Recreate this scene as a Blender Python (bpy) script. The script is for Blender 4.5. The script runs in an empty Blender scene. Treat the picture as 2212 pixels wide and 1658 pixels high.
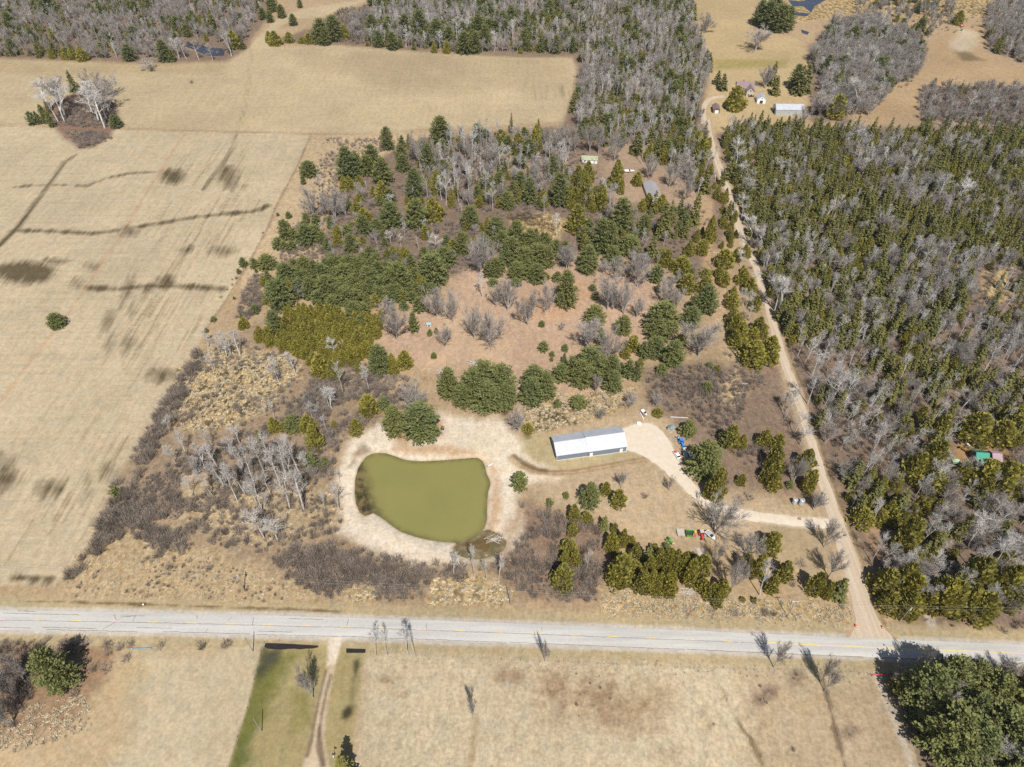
import bpy, math, random
import numpy as np
from mathutils import Vector

# ---------------------------------------------------------------- camera, sky, sun, exposure
S = bpy.context.scene
col = S.collection
HGT, FPX, CX, CY, PITCH = 230.0, 1534.0, 1106.0, 829.0, math.radians(45.3)
cam_d = bpy.data.cameras.new('camera')
cam = bpy.data.objects.new('camera', cam_d)
col.objects.link(cam)
cam.location = (0, 0, HGT)
cam.rotation_euler = (math.pi / 2 - PITCH, 0, 0)
cam_d.sensor_width = 36.0
cam_d.lens = 36.0 * FPX / 2212.0
cam_d.clip_start = 1.0
cam_d.clip_end = 8000.0
S.camera = cam

SUN_EL, SUN_AZ = math.radians(56), math.radians(12)      # sun behind the camera, a little to its right
sun_dir = Vector((math.sin(SUN_AZ) * math.cos(SUN_EL), -math.cos(SUN_AZ) * math.cos(SUN_EL), math.sin(SUN_EL)))
W = bpy.data.worlds.new('World')
S.world = W
W.use_nodes = True
wn = W.node_tree.nodes
sky = wn.new('ShaderNodeTexSky')
sky.sky_type = 'NISHITA'
sky.sun_disc = False
sky.sun_elevation = SUN_EL
sky.sun_rotation = math.atan2(sun_dir.x, sun_dir.y)
sky.air_density = 1.0
sky.dust_density = 1.2
wn['Background'].inputs['Strength'].default_value = 0.065
W.node_tree.links.new(sky.outputs[0], wn['Background'].inputs['Color'])
sl = bpy.data.lights.new('sun', 'SUN')
sl.energy = 4.95
sl.angle = math.radians(0.53)
sl.color = (1.0, 0.96, 0.9)
sun = bpy.data.objects.new('sun', sl)
col.objects.link(sun)
sun.rotation_euler = sun_dir.to_track_quat('Z', 'Y').to_euler()
S.view_settings.view_transform = 'Standard'
S.view_settings.look = 'None'
S.view_settings.gamma = 1.0
S.view_settings.exposure = 0.44
S.view_settings.use_curve_mapping = False
S.cycles.max_bounces = 5
S.cycles.diffuse_bounces = 3
S.cycles.transparent_max_bounces = 6
S.cycles.use_denoising = False
K_ALB = 1.85         # screen value of a fully lit surface of albedo 1

rng = random.Random(7)
nrg = np.random.default_rng(11)

# ---------------------------------------------------------------- photo pixel (2212 px wide) -> ground point
def P(x, y, z=0.0):
    dx = (x - CX); up = (CY - y)
    d = Vector((dx, FPX * math.cos(PITCH) + up * math.sin(PITCH), -FPX * math.sin(PITCH) + up * math.cos(PITCH)))
    t = (HGT - z) / -d.z
    return Vector((d.x * t, d.y * t, z))

def depth(pt):
    return pt.y * math.cos(PITCH) + (HGT - pt.z) * math.sin(PITCH)

FR = {'V': (0, 0, 1), 'A': (516.1, 553, .2), 'B': (958.5, 553, .2), 'C': (1400.9, 553, .2), 'D': (589.8, 258, .2),
      'E': (1032.2, 258, .2333), 'F': (1142.8, 884.8, .2), 'G': (1400.9, 1047, .2), 'O': (884.8, 663.6, .1333),
      'Q': (1371.4, 884.8, .0667), 'R': (1437.7, 1128.1, .0667), 'U': (1504.1, 147.5, .12), 'H': (1238.7, 317, .1067), 'J': (2034.9, 929, .08), 'W': (442.4, 1364, .177)}
for i in range(9):
    FR['T%d' % i] = ((i % 3) * 737.3, (0, 553, 1104.5)[i // 3], .3335)

def fv(f, x, y):
    o = FR[f]
    return o[0] + x * o[2], o[1] + y * o[2]

def PF(f, x, y, z=0.0):
    return P(*fv(f, x, y), z)

def s2l(c):
    return [((v / 255) / 12.92 if v <= 10 else ((v / 255 + .055) / 1.055) ** 2.4) for v in c]

def alb(*c, k=1.0, d=.16):
    m_ = .3 * c[0] + .55 * c[1] + .15 * c[2]
    c = [v + d * (m_ - v) for v in c]
    return tuple(min(.85, v / K_ALB * k) for v in s2l(c))

# ---------------------------------------------------------------- materials
def newmat(name):
    m = bpy.data.materials.new(name)
    m.use_nodes = True
    return m, m.node_tree.nodes, m.node_tree.links, m.node_tree.nodes['Principled BSDF']

def mat(name, rgb, rough=.8, metal=0.0, var=.12, scale=1.5, spec=.3, bump=0.0, orand=0.0):
    """plain surface with a little grain; orand varies it from one object to the next"""
    m, n, l, b = newmat(name)
    b.inputs['Roughness'].default_value = rough
    b.inputs['Metallic'].default_value = metal
    b.inputs['Specular IOR Level'].default_value = spec
    tc = n.new('ShaderNodeTexCoord')
    nz = n.new('ShaderNodeTexNoise')
    nz.inputs['Scale'].default_value = scale
    nz.inputs['Detail'].default_value = 5
    l.new(tc.outputs['Object'], nz.inputs['Vector'])
    mr = n.new('ShaderNodeMapRange')
    mr.inputs['From Min'].default_value = .3
    mr.inputs['From Max'].default_value = .7
    mr.inputs['To Min'].default_value = 1 - var
    mr.inputs['To Max'].default_value = 1 + var
    l.new(nz.outputs['Fac'], mr.inputs['Value'])
    val = mr.outputs['Result']
    if orand:
        oi = n.new('ShaderNodeObjectInfo')
        m2 = n.new('ShaderNodeMapRange')
        m2.inputs['To Min'].default_value = 1 - orand
        m2.inputs['To Max'].default_value = 1 + orand
        l.new(oi.outputs['Random'], m2.inputs['Value'])
        mu = n.new('ShaderNodeMath'); mu.operation = 'MULTIPLY'
        l.new(val, mu.inputs[0]); l.new(m2.outputs['Result'], mu.inputs[1])
        val = mu.outputs[0]
    vm = n.new('ShaderNodeVectorMath'); vm.operation = 'SCALE'
    vm.inputs[0].default_value = rgb[:3]
    l.new(val, vm.inputs['Scale'])
    l.new(vm.outputs[0], b.inputs['Base Color'])
    if bump:
        bp = n.new('ShaderNodeBump'); bp.inputs['Strength'].default_value = bump; bp.inputs['Distance'].default_value = .05
        l.new(nz.outputs['Fac'], bp.inputs['Height']); l.new(bp.outputs[0], b.inputs['Normal'])
    return m

def foliage(name, c1, c2, c3, trans=.25):
    """needles: the tint changes from tree to tree and from clump to clump"""
    m, n, l, b = newmat(name)
    oi = n.new('ShaderNodeObjectInfo')
    tc = n.new('ShaderNodeTexCoord')
    nz = n.new('ShaderNodeTexNoise'); nz.inputs['Scale'].default_value = .9; nz.inputs['Detail'].default_value = 4
    l.new(tc.outputs['Object'], nz.inputs['Vector'])
    mx = n.new('ShaderNodeMix'); mx.data_type = 'RGBA'
    mx.inputs['A'].default_value = (*c1, 1); mx.inputs['B'].default_value = (*c2, 1)
    l.new(oi.outputs['Random'], mx.inputs['Factor'])
    mr = n.new('ShaderNodeMapRange'); mr.inputs['From Min'].default_value = .38; mr.inputs['From Max'].default_value = .68
    l.new(nz.outputs['Fac'], mr.inputs['Value'])
    m2 = n.new('ShaderNodeMix'); m2.data_type = 'RGBA'; m2.inputs['B'].default_value = (*c3, 1)
    l.new(mr.outputs['Result'], m2.inputs['Factor']); l.new(mx.outputs['Result'], m2.inputs['A'])
    l.new(m2.outputs['Result'], b.inputs['Base Color'])
    b.inputs['Roughness'].default_value = .7
    b.inputs['Specular IOR Level'].default_value = .15
    tr = n.new('ShaderNodeBsdfTranslucent'); l.new(m2.outputs['Result'], tr.inputs['Color'])
    ms = n.new('ShaderNodeMixShader'); ms.inputs[0].default_value = trans
    l.new(b.outputs[0], ms.inputs[1]); l.new(tr.outputs[0], ms.inputs[2])
    l.new(ms.outputs[0], n['Material Output'].inputs['Surface'])
    return m

M = {}
M['pine'] = foliage('pine_needles', (.118, .148, .056), (.178, .182, .056), (.222, .228, .082), .3)
M['cedar'] = foliage('cedar_sprays', (.320, .285, .052), (.235, .220, .062), (.390, .345, .070), .38)
M['spruce'] = foliage('spruce_needles', (.112, .124, .046), (.200, .180, .048), (.205, .195, .064), .3)
M['bark'] = mat('dark_bark', (.12, .095, .075), .95, var=.3, scale=3)
M['birch_bark'] = mat('pale_bark', (.46, .435, .40), .8, var=.25, scale=2.5, orand=.12)
M['birch_twig'] = mat('pale_twigs', (.41, .388, .36), .9, var=.2, scale=.6, orand=.25)
M['grey_bark'] = mat('grey_bark', (.34, .305, .275), .9, var=.25, scale=2.0, orand=.15)
M['grey_twig'] = mat('grey_twigs', (.275, .247, .218), .9, var=.2, scale=.6, orand=.22)
M['shrub'] = mat('shrub_stems', (.245, .200, .162), .9, var=.3, scale=.7, orand=.42)
M['straw'] = mat('dry_grass', (.50, .42, .29), .9, var=.25, scale=1.0, orand=.2)

# ---------------------------------------------------------------- mesh helpers
class MB:
    def __init__(s):
        s.v, s.f = [], []
    def add(s, vs, fs):
        o = len(s.v)
        s.v += [tuple(v) for v in vs]
        s.f += [tuple(i + o for i in f) for f in fs]
        return s
    def box(s, c, d, rz=0.0, taper=1.0):
        x, y, z = d[0] / 2, d[1] / 2, d[2] / 2
        vs = []
        ca, sa = math.cos(rz), math.sin(rz)
        for sz, k in ((-1, 1), (1, taper)):
            for sx, sy in ((-1, -1), (1, -1), (1, 1), (-1, 1)):
                px, py = sx * x * k, sy * y * k
                vs.append((c[0] + px * ca - py * sa, c[1] + px * sa + py * ca, c[2] + sz * z))
        return s.add(vs, [(3, 2, 1, 0), (4, 5, 6, 7), (0, 1, 5, 4), (1, 2, 6, 5), (2, 3, 7, 6), (3, 0, 4, 7)])
    def cyl(s, p0, p1, r0, r1=None, n=8, caps=True):
        r1 = r0 if r1 is None else r1
        p0, p1 = Vector(p0), Vector(p1)
        d = (p1 - p0).normalized()
        a = d.cross(Vector((0, 0, 1)) if abs(d.z) < .9 else Vector((1, 0, 0))).normalized()
        b = d.cross(a)
        vs = []
        for p, r in ((p0, r0), (p1, r1)):
            for i in range(n):
                t = 2 * math.pi * i / n
                vs.append(p + a * (r * math.cos(t)) + b * (r * math.sin(t)))
        fs = [(i, (i + 1) % n, n + (i + 1) % n, n + i) for i in range(n)]
        if caps:
            fs += [tuple(range(n - 1, -1, -1)), tuple(range(n, 2 * n))]
        return s.add(vs, fs)
    def prof(s, pts, y0, y1, sy=1.0):
        """side outline (x,z) swept across y; sy narrows the outline's upper points a little"""
        n = len(pts)
        zt = max(p[1] for p in pts)
        vs = []
        for y in (y0, y1):
            for (x, z) in pts:
                k = 1 - (1 - sy) * (z / zt)
                vs.append((x, y * k, z))
        fs = [(i, (i + 1) % n, n + (i + 1) % n, n + i) for i in range(n)]
        return s.add(vs, fs + [tuple(range(n - 1, -1, -1)), tuple(range(n, 2 * n))])
    def mesh(s, name, *mats):
        me = bpy.data.meshes.new(name)
        me.from_pydata(s.v, [], s.f)
        for m in mats:
            me.materials.append(m)
        me.update()
        return me
    def build(s, name, m, parent=None, smooth=False):
        o = bpy.data.objects.new(name, s.mesh(name, m))
        if smooth:
            o.data.polygons.foreach_set('use_smooth', [True] * len(o.data.polygons))
        col.objects.link(o)
        o.parent = parent
        return o

def tag(o, label=None, cat=None, group=None, kind=None):
    if label: o['label'] = label
    if cat: o['category'] = cat
    if group: o['group'] = group
    if kind: o['kind'] = kind
    return o

def thing(name, label, cat, loc=(0, 0, 0), rz=0.0, group=None):
    o = bpy.data.objects.new(name, None)
    o.empty_display_size = .5
    col.objects.link(o)
    o.location = loc
    o.rotation_euler = (0, 0, rz)
    return tag(o, label, cat, group)

def copy_thing(root, loc, rz, label=None):
    r = root.copy(); col.objects.link(r)
    r.location = loc; r.rotation_euler = (0, 0, rz)
    if label: r['label'] = label
    for ch in root.children:
        c = ch.copy(); col.objects.link(c); c.parent = r
        for g in ch.children:
            d = g.copy(); col.objects.link(d); d.parent = c
    return r

# ---------------------------------------------------------------- ground: masks from outlines
def vnoise(x, y, sc, seed):
    x = x / sc + seed * 17.3; y = y / sc + seed * 9.7
    xi = np.floor(x).astype(np.int64); yi = np.floor(y).astype(np.int64)
    fx = x - xi; fy = y - yi
    fx = fx * fx * (3 - 2 * fx); fy = fy * fy * (3 - 2 * fy)
    def h(a, b):
        n = (a * 374761393 + b * 668265263 + seed * 982451653) & 0x7fffffff
        n = ((n ^ (n >> 13)) * 1274126177) & 0x7fffffff
        return ((n ^ (n >> 16)) & 0xffff) / 65535.0
    return (h(xi, yi) * (1 - fx) + h(xi + 1, yi) * fx) * (1 - fy) + (h(xi, yi + 1) * (1 - fx) + h(xi + 1, yi + 1) * fx) * fy

def fbm(x, y, sc, seed):
    return (vnoise(x, y, sc, seed) * .55 + vnoise(x, y, sc * .45, seed + 1) * .3 + vnoise(x, y, sc * .2, seed + 2) * .15)

def gpoly(pts, f='V'):
    return np.array([tuple(PF(f, a, b))[:2] for a, b in pts])

def sd_poly(px, py, poly):
    """signed distance, negative inside"""
    d = np.full(px.shape, 1e9); ins = np.zeros(px.shape, bool)
    n = len(poly)
    for i in range(n):
        ax, ay = poly[i]; bx, by = poly[(i + 1) % n]
        ex, ey = bx - ax, by - ay
        t = np.clip(((px - ax) * ex + (py - ay) * ey) / (ex * ex + ey * ey + 1e-9), 0, 1)
        d = np.minimum(d, (px - ax - t * ex) ** 2 + (py - ay - t * ey) ** 2)
        c = (ay > py) != (by > py)
        xx = ax + (py - ay) / (by - ay + 1e-12) * ex
        ins ^= c & (px < xx)
    d = np.sqrt(d)
    return np.where(ins, -d, d)

def sd_line(px, py, line):
    d = np.full(px.shape, 1e9)
    for i in range(len(line) - 1):
        ax, ay = line[i]; bx, by = line[i + 1]
        ex, ey = bx - ax, by - ay
        t = np.clip(((px - ax) * ex + (py - ay) * ey) / (ex * ex + ey * ey + 1e-9), 0, 1)
        d = np.minimum(d, (px - ax - t * ex) ** 2 + (py - ay - t * ey) ** 2)
    return np.sqrt(d)

def inside(pt, poly):
    x, y = pt[0], pt[1]; r = False; n = len(poly)
    for i in range(n):
        ax, ay = poly[i]; bx, by = poly[(i + 1) % n]
        if (ay > y) != (by > y) and x < ax + (y - ay) / (by - ay) * (bx - ax):
            r = not r
    return r

# outlines, in photo pixels
POND = [(784, 992), (792, 983), (804, 977.5), (820, 976), (834, 977), (852, 983), (871, 990), (890, 993), (911, 994), (935, 993), (957, 992), (980, 990), (1004, 988),
        (1020, 986.5), (1033, 987), (1043, 994), (1048, 1006), (1051, 1020), (1059, 1038), (1059, 1046), (1054, 1062), (1052, 1090), (1052, 1120), (1048, 1135),
        (1040, 1146), (1028, 1158), (1015, 1165), (1000, 1169), (984, 1170), (951, 1168), (925, 1164), (904, 1159), (884, 1153), (864, 1146), (848, 1135), (834, 1124),
        (820, 1114), (806, 1106), (788, 1112), (776, 1105), (768, 1085), (765, 1060), (767, 1030), (773, 1008)]
SHALLOW = [(1000, 1168), (1026, 1160), (1042, 1146), (1056, 1142), (1078, 1150), (1092, 1168), (1090, 1184), (1070, 1196), (1040, 1204), (1015, 1204), (990, 1196), (975, 1182), (984, 1172)]
SAND = [(846, 905), (812, 918), (780, 936), (752, 960), (735, 990), (729, 1040), (732, 1085), (738, 1120), (735, 1150), (768, 1172), (815, 1192), (860, 1208), (930, 1216),
        (1000, 1222), (1060, 1208), (1100, 1190), (1128, 1160), (1132, 1120), (1116, 1080), (1118, 1052), (1165, 1040), (1205, 1034), (1195, 1016), (1150, 1000), (1124, 978),
        (1118, 950), (1100, 925), (1075, 900), (1040, 905), (990, 900), (950, 888), (935, 905), (945, 940), (900, 950), (860, 940)]
FIELD_W = [(-90, 265), (120, 275), (400, 284), (672, 291), (640, 365), (600, 440), (575, 500), (545, 555), (510, 615), (478, 665), (440, 720), (420, 760), (385, 815), (340, 890),
           (300, 960), (262, 1020), (240, 1060), (215, 1110), (200, 1160), (170, 1205), (135, 1245), (118, 1262), (-90, 1268)]
FIELD_N = [(-90, 128), (60, 132), (200, 138), (350, 143), (490, 136), (535, 108), (552, 86), (575, 62), (600, 42), (640, 24), (700, 12), (820, -6), (690, 38), (640, 40), (600, 60), (578, 92), (590, 104),
           (720, 98), (830, 108), (1010, 121), (1150, 125), (1236, 124), (1246, 150), (1236, 200), (1215, 262), (1050, 274), (900, 278), (850, 287), (672, 288), (400, 280), (-90, 264)]
ISLAND = [(92, 232), (130, 215), (170, 195), (215, 205), (250, 225), (258, 265), (240, 295), (205, 318), (172, 322), (140, 300), (108, 272)]
YARD_FAR = [(1470, -40), (1640, -40), (1622, 62), (1720, 84), (1745, 112), (1748, 150), (1742, 262), (1620, 275), (1535, 290), (1520, 235), (1535, 180), (1530, 125), (1506, 60)]
CLEAR_R = [(1830, 245), (1900, 192), (1985, 170), (2005, 140), (1992, 112), (2045, 72), (2120, 40), (2135, 85), (2122, 118), (2215, 150), (2260, 185), (2100, 182), (2000, 184), (1978, 204), (1992, 240),
           (1920, 266), (1840, 278)]
CLEARING = [(820, 720), (870, 690), (900, 640), (960, 640), (1040, 560), (1160, 545), (1260, 560), (1320, 590), (1420, 600), (1470, 680), (1420, 760), (1340, 790), (1300, 850), (1230, 880), (1160, 890), (1090, 860), (1000, 800), (900, 800), (840, 770)]
BARN_YARD = [(1110, 960), (1150, 935), (1200, 915), (1280, 900), (1350, 905), (1400, 890), (1460, 915), (1500, 1000), (1530, 1060), (1640, 1070), (1780, 1105), (1820, 1180), (1830, 1240), (1700, 1230), (1560, 1170), (1400, 1160), (1290, 1120), (1180, 1090), (1140, 1040)]
APRON = [(1343, 928), (1375, 916), (1407, 915), (1429, 930), (1449, 958), (1459, 981), (1471, 1009), (1487, 1034), (1517, 1062), (1543, 1080), (1585, 1098), (1640, 1108), (1700, 1115), (1790, 1122), (1796, 1142),
         (1740, 1139), (1675, 1132), (1610, 1124), (1560, 1112), (1530, 1100), (1505, 1084), (1484, 1062), (1463, 1041), (1440, 1022), (1416, 1002), (1393, 988), (1369, 976), (1353, 974)]
ROAD_T = [(-260, 1314), (0, 1318.5), (370, 1325), (737, 1334), (1106, 1347), (1475, 1362), (1840, 1378), (2212, 1393), (2480, 1405)]
ROAD_B = [(-260, 1355), (0, 1361), (370, 1368), (737, 1377.5), (1106, 1390), (1475, 1404), (1840, 1418.5), (2212, 1434), (2480, 1446)]
GRV_L = [(1525, 262), (1530, 300), (1540, 340), (1556, 385), (1575, 433), (1591, 500), (1608, 540), (1625, 575), (1638, 620), (1651, 663), (1671, 735), (1688, 790), (1708, 846), (1738, 936), (1761, 1020), (1786, 1106), (1808, 1188), (1833, 1265), (1846, 1320), (1850, 1350), (1835, 1378)]
GRV_R = [(1533, 258), (1540, 298), (1552, 338), (1568, 382), (1588, 432), (1606, 500), (1622, 540), (1640, 575), (1654, 620), (1668, 663), (1688, 735), (1705, 790), (1729, 846), (1756, 936), (1782, 1020), (1813, 1106), (1845, 1188), (1871, 1265), (1889, 1320), (1902, 1350), (1935, 1382)]
LAWN = [(572, 1388), (690, 1394), (712, 1396), (735, 1398), (791, 1402), (782, 1450), (772, 1530), (760, 1600), (752, 1720), (480, 1720), (500, 1640), (520, 1570), (540, 1500), (555, 1440)]
MARSHES = [([(1135, 860), (1190, 850), (1260, 850), (1380, 838), (1340, 880), (1280, 905), (1200, 930), (1145, 935), (1110, 905)], .9),
           ([(385, 800), (420, 770), (480, 745), (560, 760), (640, 770), (650, 810), (600, 850), (590, 880), (520, 915), (440, 935), (380, 920), (360, 880)], 1.0),
           ([(940, 1245), (1060, 1245), (1110, 1280), (1100, 1310), (930, 1305)], .55), ([(740, 1270), (810, 1265), (820, 1300), (740, 1310)], .5),
           ([(1300, 1270), (1480, 1290), (1700, 1300), (1840, 1320), (1840, 1345), (1300, 1330)], .3),
           ([(60, 1530), (190, 1500), (200, 1580), (60, 1620), (-60, 1640), (-60, 1560)], .75),
           ([(1100, 470), (1180, 460), (1230, 480), (1200, 530), (1110, 520)], .6),
           ([(1700, -60), (2260, -60), (2260, 30), (1960, 40), (1880, 20), (1800, 40), (1720, 50)], .6),
           ([(2120, 590), (2180, 570), (2190, 640), (2130, 660)], .3)]

GP = {k: gpoly(v) for k, v in dict(POND=POND, SHALLOW=SHALLOW, SAND=SAND, FIELD_W=FIELD_W, FIELD_N=FIELD_N, ISLAND=ISLAND, YARD_FAR=YARD_FAR, CLEAR_R=CLEAR_R, CLEARING=CLEARING,
                                   BARN_YARD=BARN_YARD, APRON=APRON, LAWN=LAWN, ROAD=ROAD_T + ROAD_B[::-1], GRAVEL=GRV_L + GRV_R[::-1]).items()}
MARSH = [(gpoly(p), s) for p, s in MARSHES]

def ground_sheet():
    NC, NR = 720, 540
    ys = [18.0]
    while ys[-1] < 1050:
        r2 = ys[-1] ** 2 + HGT ** 2
        ys.append(ys[-1] + max(.42, r2 / (710 * HGT) * 1.45))
    ys = np.array(ys); NR = len(ys)
    z = ys * math.cos(PITCH) + HGT * math.sin(PITCH)
    half = z * .72 * 1.33
    u = np.linspace(-1, 1, NC)
    X = half[:, None] * u[None, :]
    Y = np.repeat(ys[:, None], NC, 1)
    sh = X.shape
    C = np.zeros(sh + (3,)); FX = np.zeros(sh + (3,)); Z = np.zeros(sh)
    C[:] = alb(196, 166, 126)
    FX[..., 1] = .35
    warp = fbm(X, Y, 9, 3) * .55 + fbm(X, Y, 2.6, 13) * .45 - .5

    def win(poly, pad):
        x0, y0 = poly.min(0) - pad; x1, y1 = poly.max(0) + pad
        r0, r1 = np.searchsorted(ys, [y0, y1]); r1 = min(NR, r1 + 1); r0 = max(0, r0 - 1)
        if r1 <= r0: return None
        h = half[r0:r1].min()
        c0 = int(np.clip((x0 / h + 1 if x0 < 0 else x0 / half[r0:r1].max() + 1) / 2 * NC - 2, 0, NC))
        c1 = int(np.clip((x1 / h + 1 if x1 > 0 else x1 / half[r0:r1].max() + 1) / 2 * NC + 3, 0, NC))
        return None if c1 <= c0 else (slice(r0, r1), slice(c0, c1))

    def area(poly, feather, rag=0.0, line=None):
        w = win(poly, feather + 12 + (line or 0))
        if w is None: return None, None
        d = (sd_line(X[w], Y[w], poly) - line) if line is not None else sd_poly(X[w], Y[w], poly)
        d = d + warp[w] * rag * 2
        t = np.clip(.5 - d / (2 * feather), 0, 1)
        return w, t * t * (3 - 2 * t)

    def paint(poly, rgb, feather=2.0, rag=2.0, k=1.0, line=None, tuft=None, streak=None, damp=None):
        w, m = area(poly, feather, rag, line)
        if w is None: return
        m = m * k
        if rgb is not None:
            C[w] = C[w] * (1 - m[..., None]) + np.array(rgb) * m[..., None]
        if tuft is not None: FX[w + (1,)] = FX[w + (1,)] * (1 - m) + tuft * m
        if streak is not None: FX[w + (2,)] = FX[w + (2,)] * (1 - m) + streak * m
        if damp is not None: FX[w + (0,)] = np.maximum(FX[w + (0,)], damp * m)

    g = gpoly
    flo = alb(148, 124, 104)
    # woodland floors
    for pl in ([(-120, -80), (600, -80), (575, 40), (530, 108), (490, 132), (350, 138), (0, 126), (-120, 120)], [(575, 92), (800, 20), (830, -80), (1500, -80), (1530, 130), (1520, 250), (1530, 320), (1600, 480), (1500, 600), (1300, 540), (1000, 600), (700, 560), (720, 420), (860, 300), (1215, 275), (1245, 140), (1010, 118), (830, 106), (720, 96)],
               [(1545, 285), (1700, 290), (1830, 275), (2300, 270), (2300, 1360), (1960, 1350), (1900, 1290), (1830, 1110), (1740, 880), (1660, 640), (1600, 480)],
               [(1740, 110), (1790, 50), (1990, 60), (2010, 120), (1930, 195), (1850, 270), (1750, 260)], [(1985, 190), (2260, 190), (2260, 270), (1990, 262)], [(2120, 30), (2280, 10), (2280, 150), (2130, 110)]):
        paint(g(pl), flo, 4, 5, tuft=.5)
    paint(g([(385, 815), (560, 690), (700, 770), (830, 860), (830, 920), (740, 960), (730, 1140), (830, 1200), (1000, 1225), (1000, 1300), (830, 1305), (520, 1300), (300, 1240), (140, 1262), (240, 1060)]), alb(176, 150, 120), 5, 6, tuft=.7)
    paint(g([(210, 1110), (330, 1150), (430, 1180), (600, 1240), (740, 1290), (620, 1310), (300, 1300), (130, 1290), (130, 1255)]), alb(204, 176, 132), 4, 5, tuft=.9)
    paint(g([(400, 1020), (760, 1060), (740, 1140), (560, 1180), (380, 1120)]), alb(202, 175, 134), 5, 7, tuft=.9)
    paint(g([(1380, 790), (1560, 780), (1680, 790), (1740, 960), (1770, 1080), (1560, 1060), (1490, 960), (1400, 880)]), alb(160, 134, 112), 5, 6, tuft=.7)
    paint(g([(1100, 1085), (1300, 1110), (1320, 1230), (1300, 1300), (1080, 1290), (1060, 1230)]), alb(162, 134, 110), 4, 5, tuft=.7)
    # fields
    paint(GP['FIELD_W'], alb(210, 189, 152), 1.2, 1.0, tuft=.1, streak=.55)
    paint(GP['FIELD_N'], alb(207, 184, 142), 2.0, 1.5, tuft=.08, streak=.4)
    paint(g([(-60, 128), (350, 142), (480, 140), (480, 160), (-60, 160)]), alb(188, 164, 118), 6, 4, k=.6)
    paint(g([(590, 106), (1230, 124), (1235, 190), (900, 200), (700, 150)]), alb(186, 163, 122), 14, 10, k=.55)
    paint(GP['ISLAND'], alb(150, 118, 96), 3, 3, tuft=.5)
    paint(g([(672, 291), (850, 287), (940, 290), (860, 320), (720, 400), (690, 440), (650, 500), (610, 560), (570, 600), (540, 640), (510, 615), (575, 500), (600, 440), (640, 365)]), alb(212, 184, 142), 3, 3, tuft=.6, streak=0)
    paint(GP['YARD_FAR'], alb(204, 176, 126), 3, 3, tuft=.12)
    paint(g([(1540, 128), (1700, 130), (1700, 146), (1545, 150)]), alb(178, 158, 92), 4, 3)
    paint(GP['CLEAR_R'], alb(197, 164, 120), 4, 4, tuft=.2)
    paint(g([(2050, 100), (2075, 62), (2110, 70), (2110, 100), (2080, 120)]), alb(214, 192, 158), 5, 4)
    paint(g([(2062, 112), (2090, 112), (2130, 132), (2080, 132)]), alb(132, 112, 74), 3, 3, k=.9)
    paint(g([(1310, 300), (1400, 320), (1480, 400), (1530, 420), (1530, 470), (1440, 440), (1330, 440), (1290, 370)]), alb(190, 160, 130), 4, 5, tuft=.4)
    paint(g([(1050, 330), (1300, 330), (1310, 420), (1200, 400), (1060, 380)]), alb(174, 146, 120), 5, 5, tuft=.5)
    paint(GP['CLEARING'], alb(210, 174, 142), 7, 8, tuft=.4)
    paint(g([(930, 650), (1010, 660), (1060, 720), (1110, 740), (1100, 790), (1010, 775), (960, 800), (905, 790), (960, 745)]), alb(222, 186, 148), 5, 5, tuft=.2)
    paint(g([(1120, 640), (1260, 600), (1300, 640), (1200, 690), (1130, 690)]), alb(214, 170, 132), 5, 6)
    paint(g([(1530, 620), (1560, 580), (1580, 680), (1600, 760), (1570, 790), (1545, 730)]), alb(212, 180, 138), 3, 4, tuft=.5)
    paint(g([(1510, 440), (1540, 430), (1545, 560), (1560, 620), (1540, 680), (1520, 600)]), alb(200, 164, 122), 3, 4, tuft=.3)
    paint(GP['BARN_YARD'], alb(209, 181, 142), 5, 6, tuft=.3)
    paint(g([(1100, 960), (1190, 930), (1350, 975), (1390, 990), (1340, 1005), (1210, 1015), (1150, 1000)]), alb(203, 182, 132), 4, 4, tuft=.12)
    paint(g([(1560, 830), (1590, 800), (1610, 850), (1590, 880), (1560, 870)]), alb(224, 192, 144), 3, 3, tuft=.5)
    paint(g([(1640, 1130), (1790, 1145), (1830, 1230), (1800, 1250), (1680, 1220)]), alb(194, 168, 128), 4, 4, tuft=.15)
    for p_, s_ in MARSH:
        paint(p_, alb(218, 186, 130), 3, 5, tuft=1.0 + s_)
    # cabin yards in the eastern woods
    paint(g([(2060, 975), (2090, 945), (2150, 955), (2200, 985), (2160, 1020), (2060, 1010)]), alb(182, 142, 96), 2, 2, tuft=.1)
    paint(g([(2040, 1050), (2110, 1045), (2120, 1070), (2050, 1080)]), alb(190, 146, 108), 2, 2, tuft=.1)
    paint(g([(1860, 1140), (1930, 1140), (1960, 1190), (1900, 1200)]), alb(188, 150, 114), 3, 2, tuft=.2)
    # south of the paved road
    paint(g([(-120, 1375), (560, 1395), (500, 1720), (-120, 1720)]), alb(203, 176, 134), 3, 3, tuft=.25)
    paint(g([(300, 1410), (560, 1410), (500, 1640), (420, 1720), (200, 1720), (280, 1560)]), alb(211, 191, 154), 5, 5, tuft=.16)
    paint(g([(-120, 1390), (180, 1380), (260, 1400), (240, 1450), (170, 1540), (120, 1580), (-120, 1600)]), alb(172, 138, 104), 4, 6, tuft=.5)
    paint(g([(795, 1400), (1900, 1440), (1990, 1560), (2030, 1720), (752, 1720)]), alb(214, 194, 157), 3, 3, tuft=.45)
    paint(g([(1600, 1445), (1890, 1450), (1960, 1560), (1990, 1680), (1640, 1720)]), alb(201, 176, 138), 6, 6, tuft=.4)
    paint(g([(1180, 1470), (1260, 1480), (1460, 1490), (1420, 1560), (1300, 1570), (1190, 1540)]), alb(188, 158, 122), 8, 9, tuft=.7)
    paint(g([(1930, 1450), (2260, 1440), (2280, 1740), (2020, 1740), (1980, 1600)]), alb(120, 94, 78), 4, 4, tuft=.4)
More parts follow.
